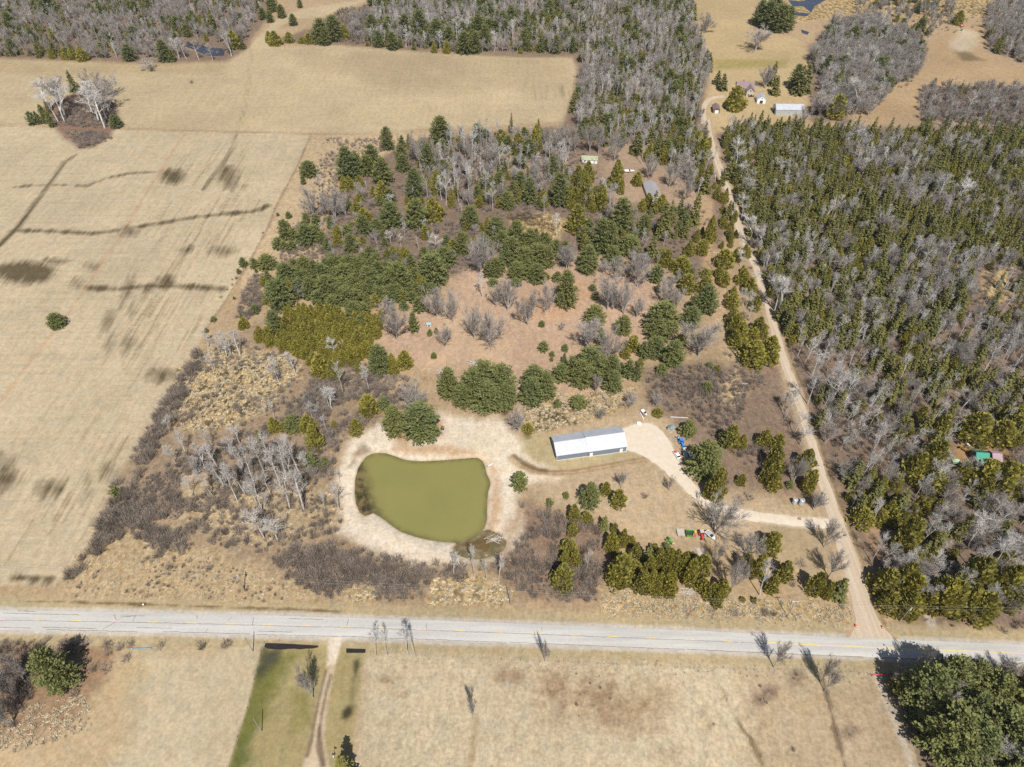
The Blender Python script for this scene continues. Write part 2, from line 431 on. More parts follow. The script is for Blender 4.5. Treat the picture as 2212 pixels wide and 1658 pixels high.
    for ln in ([(1240, 1068), (1290, 1180), (1350, 1330), (1420, 1500), (1485, 1670)], [(1265, 1073), (1330, 1220), (1390, 1370), (1450, 1530), (1500, 1670)], [(1238, 985), (1240, 1068)], [(1262, 985), (1265, 1073)]):
        paint(g(ln, 'T8'), alb(222, 208, 192), .45, .4, line=.45, k=.75)
    for ln in ([(1560, 600), (1585, 690), (1612, 790)], [(1590, 600), (1615, 690), (1645, 800)]):
        paint(g(ln, 'T8'), alb(218, 204, 188), .5, .4, line=.7, k=.85)
    paint(g([(215, 1070), (300, 1250), (360, 1370), (440, 1480), (520, 1640)], 'T8'), alb(118, 98, 58), .45, 2.4, line=.35, k=.7)
    paint(g([(880, 985), (950, 1250), (1000, 1450), (1050, 1660)], 'T8'), alb(120, 94, 72), .5, 2.2, line=.4, k=.7)
    paint(g([(1400, 1150), (1480, 1400), (1540, 1660)], 'T8'), alb(140, 112, 86), .8, 1.6, line=.6, k=.55)
    paint(g([(870, 1320), (860, 1400), (850, 1560), (840, 1650)], 'T7'), alb(170, 140, 88), .8, 1.5, line=.6, k=.6)
    paint(g([(908, 790), (985, 790), (965, 885), (912, 885)], 'T6'), alb(216, 200, 176), .8, .6, k=.9)
    paint(g([(905, 900), (925, 1080), (885, 1300), (840, 1500)], 'T6'), alb(178, 156, 112), 2.0, 2.0, line=1.0, k=.45)
    for ex, ey, er in ((1350, 1160, 60), (1400, 1110, 40), (1650, 1180, 45), (1780, 1120, 40), (1860, 1090, 25), (470, 1185, 20), (335, 1185, 16), (410, 1190, 20), (290, 1105, 20), (1700, 1330, 60), (1440, 1265, 30), (1100, 1060, 90), (1560, 1180, 40), (1250, 1250, 30), (2130, 1560, 60)):
        paint(g([(ex + er * math.cos(q * .785), ey + er * .6 * math.sin(q * .785)) for q in range(8)], 'T7'), alb(158, 122, 92), 2.5, 5, k=.6, tuft=.7)
    for ex, ey, er in ((500, 1230, 45), (580, 1180, 40), (1090, 1430, 50), (740, 1080, 60), (500, 1380, 25), (185, 1385, 25), (710, 1545, 25), (110, 1300, 35)):
        paint(g([(ex + er * math.cos(q * .785), ey + er * .8 * math.sin(q * .785)) for q in range(8)], 'T8'), alb(142, 116, 98), 2.0, 4, k=.7, tuft=.7)
    # verges and ditches
    for e, o_ in ((ROAD_T, -1), (ROAD_B, 1)):
        gl = g(e)
        paint(gl, alb(198, 176, 132), 1.6, .8, line=5.0, tuft=.25, streak=0)
        paint(gl, alb(212, 200, 182), .6, .5, line=1.3, tuft=.05)
    paint(g([(55, 1300), (160, 1301), (310, 1306), (480, 1312), (640, 1317), (735, 1322)]), alb(116, 90, 54), .45, 1.3, line=.28, k=.85)
    for a, b in ((GRV_L, -1), (GRV_R, 1)):
        paint(g(a), alb(204, 176, 138), 1.0, 1.0, line=1.6, tuft=.2, streak=0)
    paint(g([(x + 9, y) for x, y in GRV_R[10:-1]]), alb(112, 84, 46), .7, .9, line=.5, k=.7)
    # lawn below the road
    paint(GP['LAWN'], alb(181, 162, 108), 1.0, .6, tuft=.1, streak=.1)
    paint(g([(560, 1402), (620, 1404), (660, 1412), (628, 1440), (596, 1490), (575, 1560), (545, 1600), (525, 1660), (505, 1720), (470, 1720), (505, 1570), (540, 1450)]), alb(128, 126, 58), 3.5, 4)
    paint(g([(570, 1402), (612, 1404), (600, 1424), (584, 1446), (566, 1462), (552, 1458)]), alb(84, 84, 58), 2.5, 3, k=.9)
    paint(g([(505, 1600), (540, 1590), (548, 1640), (500, 1680)]), alb(96, 112, 46), 3, 2, k=.7)
    paint(g([(640, 1500), (660, 1495), (672, 1560), (640, 1570)]), alb(150, 142, 74), 5, 4)
    paint(g([(571, 1390), (564, 1408), (549, 1470), (534, 1532), (513, 1594), (495, 1657), (478, 1730), (380, 1730), (470, 1500), (500, 1400)]), alb(211, 191, 152), .35, .2, tuft=.2)
    paint(g([(1500, 60), (1700, 60), (1640, 210), (1590, 450), (1560, 560), (1500, 900), (1460, 1300), (1520, 1700), (1180, 1700), (1300, 1300), (1370, 850), (1440, 600), (1480, 450), (1500, 200)], 'W'), alb(220, 196, 160), .8, .6, tuft=.1)
    paint(g([(1510, 60), (1690, 60), (1640, 210), (1600, 400), (1500, 400), (1510, 200)], 'W'), alb(240, 222, 194), .7, .6, tuft=.05)
    for ln in ([(1480, 480), (1440, 640), (1390, 850), (1340, 1100), (1310, 1280), (1250, 1520)], [(1535, 540), (1480, 750), (1430, 1000), (1400, 1200), (1420, 1400), (1455, 1640)], [(1400, 1180), (1380, 1400), (1430, 1640)]):
        paint(g(ln, 'W'), alb(126, 102, 78), .5, .5, line=.55, k=.8)
    paint(g([(720, 190), (900, 200), (950, 330), (820, 470), (640, 560), (640, 420)], 'W'), alb(74, 74, 58), 2.5, 3, k=.8)
    paint(g([(760, 300), (900, 300), (800, 400), (720, 420)], 'W'), alb(96, 96, 92), 1.5, 2, k=.7)
    paint(g([(765, 1427), (775, 1424), (777, 1440), (768, 1462), (764, 1445)]), alb(74, 70, 40), 1.2, 1.0, k=.95)
    paint(g([(737, 1540), (752, 1522), (764, 1528), (762, 1545), (748, 1556), (737, 1553)]), alb(66, 58, 36), 1.2, 1.0, k=.95)
    paint(g([(762, 1465), (766, 1465), (762, 1525), (756, 1525)]), alb(120, 100, 60), 1.5, .6, k=.7)
    # sandy pond banks, tracks
    paint(GP['SAND'], alb(249, 230, 202), 3.0, 3.0, tuft=.25, streak=0)
    paint(g([(800, 975), (870, 965), (960, 960), (1040, 970), (1075, 1010), (1085, 1100), (1070, 1150), (1050, 1150), (1066, 1050), (1045, 990), (960, 985), (840, 975)]), alb(226, 188, 146), 2, 2)
    paint(g([(835, 905), (940, 890), (960, 915), (950, 945), (860, 955)]), alb(208, 162, 122), 4, 4)
    paint(g([(1000, 960), (1080, 935), (1100, 960), (1120, 1000), (1060, 1000)]), alb(249, 230, 198), 4, 4)
    paint(g([(765, 1000), (775, 985), (800, 975), (785, 960), (765, 980), (755, 1010)]), alb(150, 122, 90), 2, 2, k=.8)
    paint(g([(1085, 1140), (1125, 1090), (1135, 1120), (1110, 1170), (1090, 1195)]), alb(196, 160, 122), 4, 4, k=.8)
    paint(GP['POND'], alb(150, 122, 62), 1.2, .4, tuft=0)
    paint(GP['SHALLOW'], alb(128, 104, 62), 1.6, 1.2, tuft=.3)
    paint(GP['APRON'], alb(246, 228, 200), 1.4, 1.2, tuft=.05)
    trk = [(1108, 992), (1125, 1005), (1150, 1017), (1190, 1022), (1240, 1020), (1300, 1009), (1360, 998), (1395, 992)]
    paint(g(trk), alb(214, 182, 138), 1.2, .8, line=2.0, k=.9)
    paint(g([(x, y - 3) for x, y in trk[1:]]), alb(150, 120, 86), .5, .6, line=.5, k=.75)
    paint(g([(x, y + 4) for x, y in trk[1:]]), alb(160, 130, 94), .5, .6, line=.4, k=.6)
    paint(g([(1110, 985), (1130, 1000), (1162, 1015), (1180, 1018)]), alb(128, 100, 64), .8, .8, line=.9, k=.85)
    # field tracks, fence lines and damp hollows
    paint(g([(0, 870), (60, 790), (105, 730), (130, 700), (175, 640), (225, 560), (262, 510), (285, 470), (320, 410), (345, 372), (372, 330), (400, 288)]), alb(206, 170, 130), 1.0, 1.4, line=.9, k=.8)
    paint(g([(-40, 272), (120, 276), (260, 279), (400, 284), (672, 290), (860, 292)]), alb(170, 138, 104), .8, 1.2, line=.5, k=.55)
    paint(g([(672, 291), (640, 365), (600, 440), (575, 500), (545, 555), (510, 615), (478, 665), (440, 720)]), alb(150, 118, 90), .8, 1.2, line=.6, k=.6)
    for ln in ([(540, 100), (534, 180), (518, 270), (508, 300)], [(546, 100), (540, 180), (524, 270)]):
        paint(g(ln), alb(176, 154, 108), .5, .3, line=.35, k=.55)
    for ln, wd in (([(512, 292), (495, 330), (470, 370), (440, 410)], 1.6), ([(-20, 545), (0, 530), (40, 490), (75, 440), (105, 400), (140, 350), (165, 335)], 2.4), ([(30, 405), (60, 402), (130, 400), (190, 402), (230, 385), (280, 375), (335, 372)], 1.8),
                   ([(30, 498), (110, 500), (200, 505), (255, 498)], 2.6), ([(300, 490), (350, 482), (420, 470), (490, 462), (545, 458), (580, 445)], 3.0), ([(190, 622), (250, 625), (330, 618), (420, 620), (480, 625)], 3.2)):
        paint(g(ln), None, 3.2, .7, line=wd * .8, damp=1.0)
    for cx, cy, rx, ry, k in ((372, 382, 26, 18, 1), (492, 385, 24, 28, .95), (520, 402, 28, 8, .6), (280, 500, 18, 14, .95), (405, 540, 18, 8, .9), (480, 543, 24, 10, .9), (60, 590, 66, 26, 1.15), (120, 566, 26, 8, 1.0), (165, 612, 18, 14, .7), (195, 575, 16, 10, .7),
                              (280, 640, 22, 50, .62), (235, 720, 14, 50, .7), (280, 750, 22, 26, .7), (345, 810, 26, 20, .9), (370, 810, 20, 16, .8), (5, 1010, 16, 36, .95), (232, 1018, 18, 16, .9), (190, 1045, 12, 30, .7), (110, 1055, 40, 18, .8), (60, 1045, 50, 12, .6), (20, 1040, 30, 22, .9), (365, 612, 24, 14, 1.0), (300, 622, 40, 9, .9),
                              (70, 1250, 48, 9, 1.3), (1290, 222, 16, 12, .35), (1275, 240, 30, 12, .25), (1180, 200, 70, 20, .25)):
        paint(g([(cx + rx * math.cos(t * .628), cy + ry * math.sin(t * .628)) for t in range(10)]), None, 7.0 if k < 1.3 else 3.0, 3, damp=k * 1.05)
    lr = random.Random(5)
    def rows(poly, n, l0, l1, k0, k1, wd=.25):
        gp_ = g(poly); x0_, y0_ = gp_.min(0); x1_, y1_ = gp_.max(0); c_ = 0
        while c_ < n:
            qx, qy = lr.uniform(x0_, x1_), lr.uniform(y0_, y1_)
            if not inside((qx, qy), gp_): continue
            L_ = lr.uniform(l0, l1); c_ += 1
            paint(np.array([(qx, qy), (qx + L_ * .05, qy + L_)]), alb(150, 128, 90), .55, .3, line=wd * lr.uniform(.5, 1.4), k=lr.uniform(k0, k1))
    rows([(205, 780), (330, 560), (470, 440), (560, 470), (470, 640), (360, 820), (250, 800)], 55, 6, 34, .25, .75)
    rows([(250, 760), (300, 640), (350, 600), (330, 700)], 16, 10, 30, .5, .9)
    rows([(300, 500), (420, 440), (560, 440), (540, 500), (330, 560)], 26, 8, 30, .3, .8)
    rows([(340, 390), (520, 300), (540, 420), (380, 430)], 26, 8, 40, .25, .75)
    rows([(0, 1230), (160, 1000), (260, 980), (180, 1180)], 34, 5, 26, .25, .7)
    rows([(0, 980), (300, 650), (380, 640), (330, 880), (120, 1130)], 40, 10, 50, .1, .32)
    paint(g([(905, 815), (930, 810), (925, 830)]), None, 2, 2, damp=.5)
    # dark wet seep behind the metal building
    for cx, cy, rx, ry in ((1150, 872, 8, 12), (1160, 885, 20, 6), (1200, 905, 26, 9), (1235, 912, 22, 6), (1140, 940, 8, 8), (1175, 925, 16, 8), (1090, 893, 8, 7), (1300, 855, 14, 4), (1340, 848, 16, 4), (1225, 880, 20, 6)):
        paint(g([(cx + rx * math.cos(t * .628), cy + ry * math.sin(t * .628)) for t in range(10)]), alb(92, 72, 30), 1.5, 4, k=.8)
    for cx, cy, rx, ry in ((1130, 470, 34, 9), (1160, 485, 22, 6), (1200, 530, 34, 6), (520, 785, 10, 6)):
        paint(g([(cx + rx * math.cos(t * .628), cy + ry * math.sin(t * .628)) for t in range(10)]), alb(84, 62, 26), 2, 4, k=.85)
    # rust-coloured needles under the pines are left to the trees themselves; broad tonal drift
    n1 = fbm(X, Y, 60, 21); n2 = fbm(X, Y, 18, 31)
    C *= (1 + (n1 - .5) * .26 + (n2 - .5) * .22)[..., None]
    # relief: pond basin, lawn ditch
    for poly in (GP['POND'],):
        w = win(poly, 12)
        d = sd_poly(X[w], Y[w], poly)
        Z[w] = np.where(d > 0, -.9 * (1 - np.clip(d / 4.5, 0, 1)) ** 1.5, -.9 + np.maximum(d * .28, -2.5))
    w = win(GP['SHALLOW'], 8)
    d = sd_poly(X[w], Y[w], GP['SHALLOW'])
    Z[w] = np.minimum(Z[w], np.where(d > 0, -.92 * (1 - np.clip(d / 4, 0, 1)) ** 1.3, -.92) + np.clip(1 - d / 4, 0, 1) * (fbm(X[w], Y[w], 5, 63) - .46) * .7)
    # mesh
    V = np.stack([X, Y, Z], -1).reshape(-1, 3)
    idx = np.arange(NR * NC).reshape(NR, NC)
    F = np.stack([idx[:-1, :-1], idx[:-1, 1:], idx[1:, 1:], idx[1:, :-1]], -1).reshape(-1, 4)
    # skirt out to the horizon
    nb = len(V)
    ring = np.concatenate([idx[0, :], idx[1:, -1], idx[-1, ::-1][1:], idx[::-1, 0][1:-1]])
    rv = V[ring].copy()
    cen = np.array([0, 400.0, 0]); dv = rv - cen
    far = cen + dv / np.linalg.norm(dv, axis=1)[:, None] * 5000
    far[:, 2] = 0
    V = np.concatenate([V, far]); k = len(ring)
    a = np.arange(k); b2 = (a + 1) % k
    F = np.concatenate([F, np.stack([ring[b2], ring[a], nb + a, nb + b2], -1)])
    me = bpy.data.meshes.new('ground')
    me.vertices.add(len(V)); me.vertices.foreach_set('co', V.astype(np.float32).ravel())
    me.loops.add(F.size); me.loops.foreach_set('vertex_index', F.astype(np.int32).ravel())
    me.polygons.add(len(F)); me.polygons.foreach_set('loop_start', (np.arange(len(F)) * 4).astype(np.int32))
    me.polygons.foreach_set('use_smooth', np.ones(len(F), bool))
    me.update(calc_edges=True)
    def attr(nm, arr):
        ca = me.color_attributes.new(nm, 'FLOAT_COLOR', 'POINT')
        full = np.ones((len(V), 4), np.float32)
        full[:nb, :3] = arr.reshape(-1, 3)
        full[nb:, :3] = arr.reshape(-1, 3)[ring]
        ca.data.foreach_set('color', full.ravel())
    attr('soil', np.clip(C, 0, .85)); attr('cover', FX)
    o = bpy.data.objects.new('ground', me); col.objects.link(o)
    tag(o, kind='structure')
    return o

def ground_material():
    m, n, l, b = newmat('ground_cover')
    b.inputs['Roughness'].default_value = .95
    b.inputs['Specular IOR Level'].default_value = .08
    A = n.new('ShaderNodeAttribute'); A.attribute_name = 'soil'
    Fx = n.new('ShaderNodeAttribute'); Fx.attribute_name = 'cover'
    sep = n.new('ShaderNodeSeparateColor'); l.new(Fx.outputs['Color'], sep.inputs[0])
    tc = n.new('ShaderNodeTexCoord')
    def noise(sc, det, rot=0.0, stretch=(1, 1), rough=.6):
        mp = n.new('ShaderNodeMapping'); mp.inputs['Scale'].default_value = (stretch[0], stretch[1], 1); mp.inputs['Rotation'].default_value = (0, 0, rot)
        l.new(tc.outputs['Object'], mp.inputs['Vector'])
        z = n.new('ShaderNodeTexNoise'); z.inputs['Scale'].default_value = sc; z.inputs['Detail'].default_value = det; z.inputs['Roughness'].default_value = rough
        l.new(mp.outputs[0], z.inputs['Vector'])
        return z.outputs['Fac']
    def rng_(v, a, b_, c, d, clamp=True):
        r = n.new('ShaderNodeMapRange'); r.clamp = clamp
        for k_, x in zip(('From Min', 'From Max', 'To Min', 'To Max'), (a, b_, c, d)):
            r.inputs[k_].default_value = x
        l.new(v, r.inputs['Value']); return r.outputs['Result']
    def math_(op, a, b_):
        q = n.new('ShaderNodeMath'); q.operation = op
        for i, x in enumerate((a, b_)):
            if isinstance(x, (int, float)): q.inputs[i].default_value = x
            else: l.new(x, q.inputs[i])
        return q.outputs[0]
    def mixc(f, a, b_, mode='MIX'):
        q = n.new('ShaderNodeMix'); q.data_type = 'RGBA'; q.blend_type = mode
        if isinstance(f, (int, float)): q.inputs['Factor'].default_value = f
        else: l.new(f, q.inputs['Factor'])
        for k_, x in (('A', a), ('B', b_)):
            if isinstance(x, tuple): q.inputs[k_].default_value = (*x, 1)
            else: l.new(x, q.inputs[k_])
        return q.outputs['Result']
    fine = noise(.9, 7, rough=.7)
    med = noise(.17, 6)
    big = noise(.035, 5)
    # warm / cool drift of the thatch
    c1 = mixc(rng_(med, .35, .65, 0, 1), mixc(1.0, A.outputs['Color'], (1.03, .995, .95), 'MULTIPLY'), mixc(1.0, A.outputs['Color'], (.965, .985, 1.01), 'MULTIPLY'))
    c1 = mixc(rng_(big, .52, .70, 0, .30), c1, mixc(1.0, c1, (.88, .92, .80), 'MULTIPLY'))
    # tufts: light and dark grass clumps
    tuft = sep.outputs[1]
    blade = noise(.55, 6, rot=.5, stretch=(1.0, .45), rough=.68)
    dark = math_('MULTIPLY', rng_(blade, .44, .62, 0, 1), math_('MULTIPLY', tuft, .55))
    c2 = mixc(dark, c1, mixc(1.0, c1, (.60, .53, .42), 'MULTIPLY'))
    wet = math_('MULTIPLY', rng_(noise(.33, 5, rot=.3, stretch=(1, .55)), .475, .555, 0, 1), rng_(tuft, 1.0, 2.0, .1, .9))
    c2 = mixc(wet, c2, (.055, .043, .018))
    g1 = rng_(fine, .3, .7, -.5, .5, False)
    gain = math_('ADD', 1.0, math_('MULTIPLY', g1, math_('ADD', .30, math_('MULTIPLY', tuft, .46))))
    mot = rng_(noise(.42, 4, rough=.6), .3, .7, -.5, .5, False)
    gain = math_('ADD', gain, math_('MULTIPLY', mot, math_('ADD', .14, math_('MULTIPLY', tuft, .30))))
    # mowing and drilling lines
    st = sep.outputs[2]
    ew = rng_(noise(1.0, 3, rot=-.03, stretch=(.012, .42)), .3, .7, -.5, .5, False)
    ns = rng_(noise(1.0, 3, rot=.03, stretch=(.40, .012)), .3, .7, -.5, .5, False)
    gain = math_('ADD', gain, math_('MULTIPLY', math_('ADD', ew, ns), math_('MULTIPLY', st, .22)))
    vm = n.new('ShaderNodeVectorMath'); vm.operation = 'SCALE'
    l.new(c2, vm.inputs[0]); l.new(gain, vm.inputs['Scale'])
    # damp hollows, drawn out along the rows
    row = noise(1.0, 7, rot=.03, stretch=(.15, .009), rough=.72)
    dm = math_('ADD', math_('MULTIPLY', sep.outputs[0], 1.25), rng_(row, .28, .72, -1.0, .45, False))
    dm = math_('MULTIPLY', rng_(dm, .0, 1.0, 0, 1), rng_(sep.outputs[0], 0.02, .35, 0, .95))
    c3 = mixc(dm, vm.outputs[0], mixc(1.0, vm.outputs[0], (.20, .18, .14), 'MULTIPLY'))
    l.new(c3, b.inputs['Base Color'])
    bp = n.new('ShaderNodeBump'); bp.inputs['Distance'].default_value = .5
    l.new(math_('ADD', .06, math_('MULTIPLY', tuft, .30)), bp.inputs['Strength'])
    l.new(math_('ADD', fine, blade), bp.inputs['Height']); l.new(bp.outputs[0], b.inputs['Normal'])
    return m

ground = ground_sheet()
ground.data.materials.append(ground_material())

# ---------------------------------------------------------------- roads, tracks, water
def resample(pts, step):
    pts = [np.array(p[:2], float) for p in pts]
    out = [pts[0]]
    for a, b in zip(pts[:-1], pts[1:]):
        k = max(1, int(np.linalg.norm(b - a) / step))
        out += [a + (b - a) * (i + 1) / k for i in range(k)]
    return np.array(out)

def smooth_line(pts, it=2):
    p = [np.array(q[:2], float) for q in pts]
    for _ in range(it):
        q = [p[0]]
        for a, b in zip(p[:-1], p[1:]):
            q += [a * .75 + b * .25, a * .25 + b * .75]
        p = q + [p[-1]]
    return p

def ribbon(name, left, right, z, m, jit=.0, n=260, across=6):
    L = smooth_line(gpoly(left)); R = smooth_line(gpoly(right))
    def at(line, k):
        a = np.array(line); s = np.concatenate([[0], np.cumsum(np.linalg.norm(np.diff(a, axis=0), axis=1))])
        t = np.linspace(0, s[-1], k)
        return np.stack([np.interp(t, s, a[:, i]) for i in (0, 1)], 1)
    L, R = at(L, n), at(R, n)
    b = MB(); vs = []; fs = []
    for i in range(n):
        j0 = (vnoise(np.array([i * 1.0]), np.array([0.0]), 3.0, 5)[0] - .5) * jit
        j1 = (vnoise(np.array([i * 1.0]), np.array([9.0]), 3.0, 6)[0] - .5) * jit
        d = R[i] - L[i]; w = np.linalg.norm(d) + 1e-6; d = d / w
        for k in range(across + 1):
            t = k / across
            q = L[i] - d * j0 + d * (w + j0 + j1) * t
            crown = .10 * (1 - (2 * t - 1) ** 2)
            vs.append((q[0], q[1], z + crown))
    c = across + 1
    for i in range(n - 1):
        for k in range(across):
            fs.append((i * c + k, i * c + k + 1, (i + 1) * c + k + 1, (i + 1) * c + k))
    b.add(vs, fs)
    o = b.build(name, m, smooth=True)
    tag(o, kind='structure')
    o.data.polygons.foreach_set('use_smooth', [True] * len(fs))
    return o

def surface_mat(name, c1, c2, fine=1.2, rot=0.0, stretch=(1, 1), rough=.9, amp=.10):
    m, n, l, b = newmat(name)
    b.inputs['Roughness'].default_value = rough
    b.inputs['Specular IOR Level'].default_value = .15
    tc = n.new('ShaderNodeTexCoord'); mp = n.new('ShaderNodeMapping')
    mp.inputs['Rotation'].default_value = (0, 0, rot); mp.inputs['Scale'].default_value = (*stretch, 1)
    l.new(tc.outputs['Object'], mp.inputs['Vector'])
    z = n.new('ShaderNodeTexNoise'); z.inputs['Scale'].default_value = .5; z.inputs['Detail'].default_value = 6; z.inputs['Roughness'].default_value = .65
    l.new(mp.outputs[0], z.inputs['Vector'])
    z2 = n.new('ShaderNodeTexNoise'); z2.inputs['Scale'].default_value = fine; z2.inputs['Detail'].default_value = 6; l.new(tc.outputs['Object'], z2.inputs['Vector'])
    r = n.new('ShaderNodeMapRange'); r.inputs['From Min'].default_value = .35; r.inputs['From Max'].default_value = .65
    l.new(z.outputs['Fac'], r.inputs['Value'])
    mx = n.new('ShaderNodeMix'); mx.data_type = 'RGBA'; mx.inputs['A'].default_value = (*c1, 1); mx.inputs['B'].default_value = (*c2, 1)
    l.new(r.outputs['Result'], mx.inputs['Factor'])
    r2 = n.new('ShaderNodeMapRange'); r2.inputs['To Min'].default_value = 1 - amp; r2.inputs['To Max'].default_value = 1 + amp; r2.inputs['From Min'].default_value = .3; r2.inputs['From Max'].default_value = .7
    l.new(z2.outputs['Fac'], r2.inputs['Value'])
    vm = n.new('ShaderNodeVectorMath'); vm.operation = 'SCALE'; l.new(mx.outputs['Result'], vm.inputs[0]); l.new(r2.outputs['Result'], vm.inputs['Scale'])
    l.new(vm.outputs[0], b.inputs['Base Color'])
    return m

M['asphalt'] = surface_mat('worn_asphalt', alb(227, 223, 212), alb(206, 203, 195), 1.0, rot=-.035, stretch=(.05, .8), amp=.05)
M['gravel'] = surface_mat('packed_gravel', alb(230, 210, 182), alb(214, 188, 156), 1.5, rot=.0, stretch=(1.2, .04), amp=.08)
M['sandy'] = surface_mat('pale_driveway', alb(250, 234, 210), alb(240, 218, 186), 1.0, amp=.035)
road = ribbon('paved_road', ROAD_T, ROAD_B, .03, M['asphalt'], jit=.25, n=400)
gravel = ribbon('gravel_road', GRV_L, GRV_R, .018, M['gravel'], jit=.9, n=300)
drive_top = APRON[0:14]; drive_bot = APRON[:13:-1]
drive = ribbon('driveway', drive_top, drive_bot, .010, M['sandy'], jit=1.2, n=160)
farm_lane = ribbon('farm_lane', [(1515, 268), (1514, 240), (1518, 222), (1530, 211), (1548, 207), (1564, 206)], [(1529, 266), (1524, 242), (1527, 228), (1536, 217), (1550, 212), (1565, 211)], .012, M['gravel'], jit=.6, n=60)
M['yellow_paint'] = mat('yellow_paint', (.60, .42, .13), .7, var=.12, scale=3)
M['crack'] = mat('crack_sealant', (.13, .125, .12), .8)
def road_mid(x):
    t = np.interp(x, [p[0] for p in ROAD_T], [p[1] for p in ROAD_T]); b_ = np.interp(x, [p[0] for p in ROAD_B], [p[1] for p in ROAD_B])
    return t + (b_ - t) * .475
def strip(name, x0, x1, off, wid, m, z=.142, parent=None):
    b = MB(); k = max(1, int((x1 - x0) / 30))
    pts = [P(x0 + (x1 - x0) * i / k, road_mid(x0 + (x1 - x0) * i / k)) for i in range(k + 1)]
    vs = [(p.x, p.y + off - wid / 2, z) for p in pts] + [(p.x, p.y + off + wid / 2, z) for p in pts]
    b.add(vs, [(i, i + 1, k + 2 + i, k + 1 + i) for i in range(k)])
    return b.build(name, m, parent)
x = -9.0
while x < 1600:
    strip('centre_dash', x, x + 20.5, 0, .24, M['yellow_paint'], parent=road)
    x += 82.7
strip('centre_line', 1655, 2400, -.02, .22, M['yellow_paint'], parent=road)
for xx in (1660, 1742, 1825, 1908, 1990, 2073, 2156):
    strip('centre_dash', xx, xx + 22, .26, .13, M['yellow_paint'], parent=road)
def crack(pts, wid, z=.139):
    """a wandering sealed crack, points as (photo x, metres from the centre line)"""
    b = MB(); q = []
    for (xa, oa), (xb, ob) in zip(pts[:-1], pts[1:]):
        k = max(2, int(abs(xb - xa) / 5) + 1)
        for i in range(k):
            t = i / k; xx = xa + (xb - xa) * t
            g = P(xx, road_mid(xx)); q.append((g.x, g.y + oa + (ob - oa) * t + rng.uniform(-.09, .09)))
    vs = []
    for i, (gx, gy) in enumerate(q):
        a = q[min(i + 1, len(q) - 1)]; c = q[max(i - 1, 0)]
        dx, dy = a[0] - c[0], a[1] - c[1]; dd = math.hypot(dx, dy) + 1e-6
        w = wid * rng.uniform(.6, 1.2)
        zz = z - .1 * (abs(gy - P(*(lambda v: (v, road_mid(v)))(np.interp(gx, [P(-200, 1335).x, P(2400, 1420).x], [-200, 2400]))).y) / 3.8) ** 2
        vs += [(gx - dy / dd * w / 2, gy + dx / dd * w / 2, z), (gx + dy / dd * w / 2, gy - dx / dd * w / 2, z)]
    b.add(vs, [(2 * i, 2 * i + 1, 2 * i + 3, 2 * i + 2) for i in range(len(q) - 1)])
    return b.build('crack', M['crack'], road)
for a in ([(0, -.25), (700, -.25)], [(700, -.2), (1600, -.25)], [(0, -2.9), (80, -2.95)], [(100, -2.6), (220, -2.7)], [(110, -3.4), (310, -3.5)], [(360, -3.35), (550, -3.4)], [(560, -3.5), (740, -3.45)], [(0, 2.3), (60, 2.2), (170, 2.15)],
          [(240, 2.4), (250, .8), (245, .3)], [(230, -2.8), (245, -1), (262, 1.6), (290, 2.3)], [(288, 2.6), (285, -2.4)], [(255, 2), (312, 2.2)], [(420, 2.8), (426, .4)], [(450, -3), (456, -.4)], [(490, 1.2), (500, 2.9)], [(544, 2.6), (548, -3.2)],
          [(750, 2.7), (748, -2.8)], [(920, 2.6), (922, -2.7)], [(1170, 2.4), (1172, -.2)], [(620, 2.5), (700, 2.4)], [(740, -3.4), (1100, -3.5)], [(1100, -3.45), (1480, -3.5)], [(1480, -3.45), (1860, -3.5)], [(1900, -3.4), (2140, -3.5)], [(2160, -3.3), (2300, -3.3)],
          [(30, 3.1), (70, 3.0)], [(300, -2.0), (380, -2.1)], [(560, -2.3), (640, -2.4)], [(1600, -.2), (1660, -.3)]):
    crack(a, .16)

def water(name, poly, z, m, grow=1.02, sub=0):
    b = MB(); g = gpoly(poly) if not isinstance(poly, np.ndarray) else poly
    c = g.mean(0)
    g = c + (g - c) * grow
    k = len(g)
    vs = [(c[0], c[1], z)]
    rad = [.2, .4, .55, .68, .78, .85, .9, .94, .97, .985, 1.0]; rings = len(rad)
    for r in rad:
        vs += [(c[0] + (p[0] - c[0]) * r, c[1] + (p[1] - c[1]) * r, z) for p in g]
    fs = [(0, 1 + i, 1 + (i + 1) % k) for i in range(k)]
    for r in range(rings - 1):
        o = 1 + r * k
        fs += [(o + i, o + k + i, o + k + (i + 1) % k, o + (i + 1) % k) for i in range(k)]
    b.add(vs, fs)
    return tag(b.build(name, m), kind='structure')

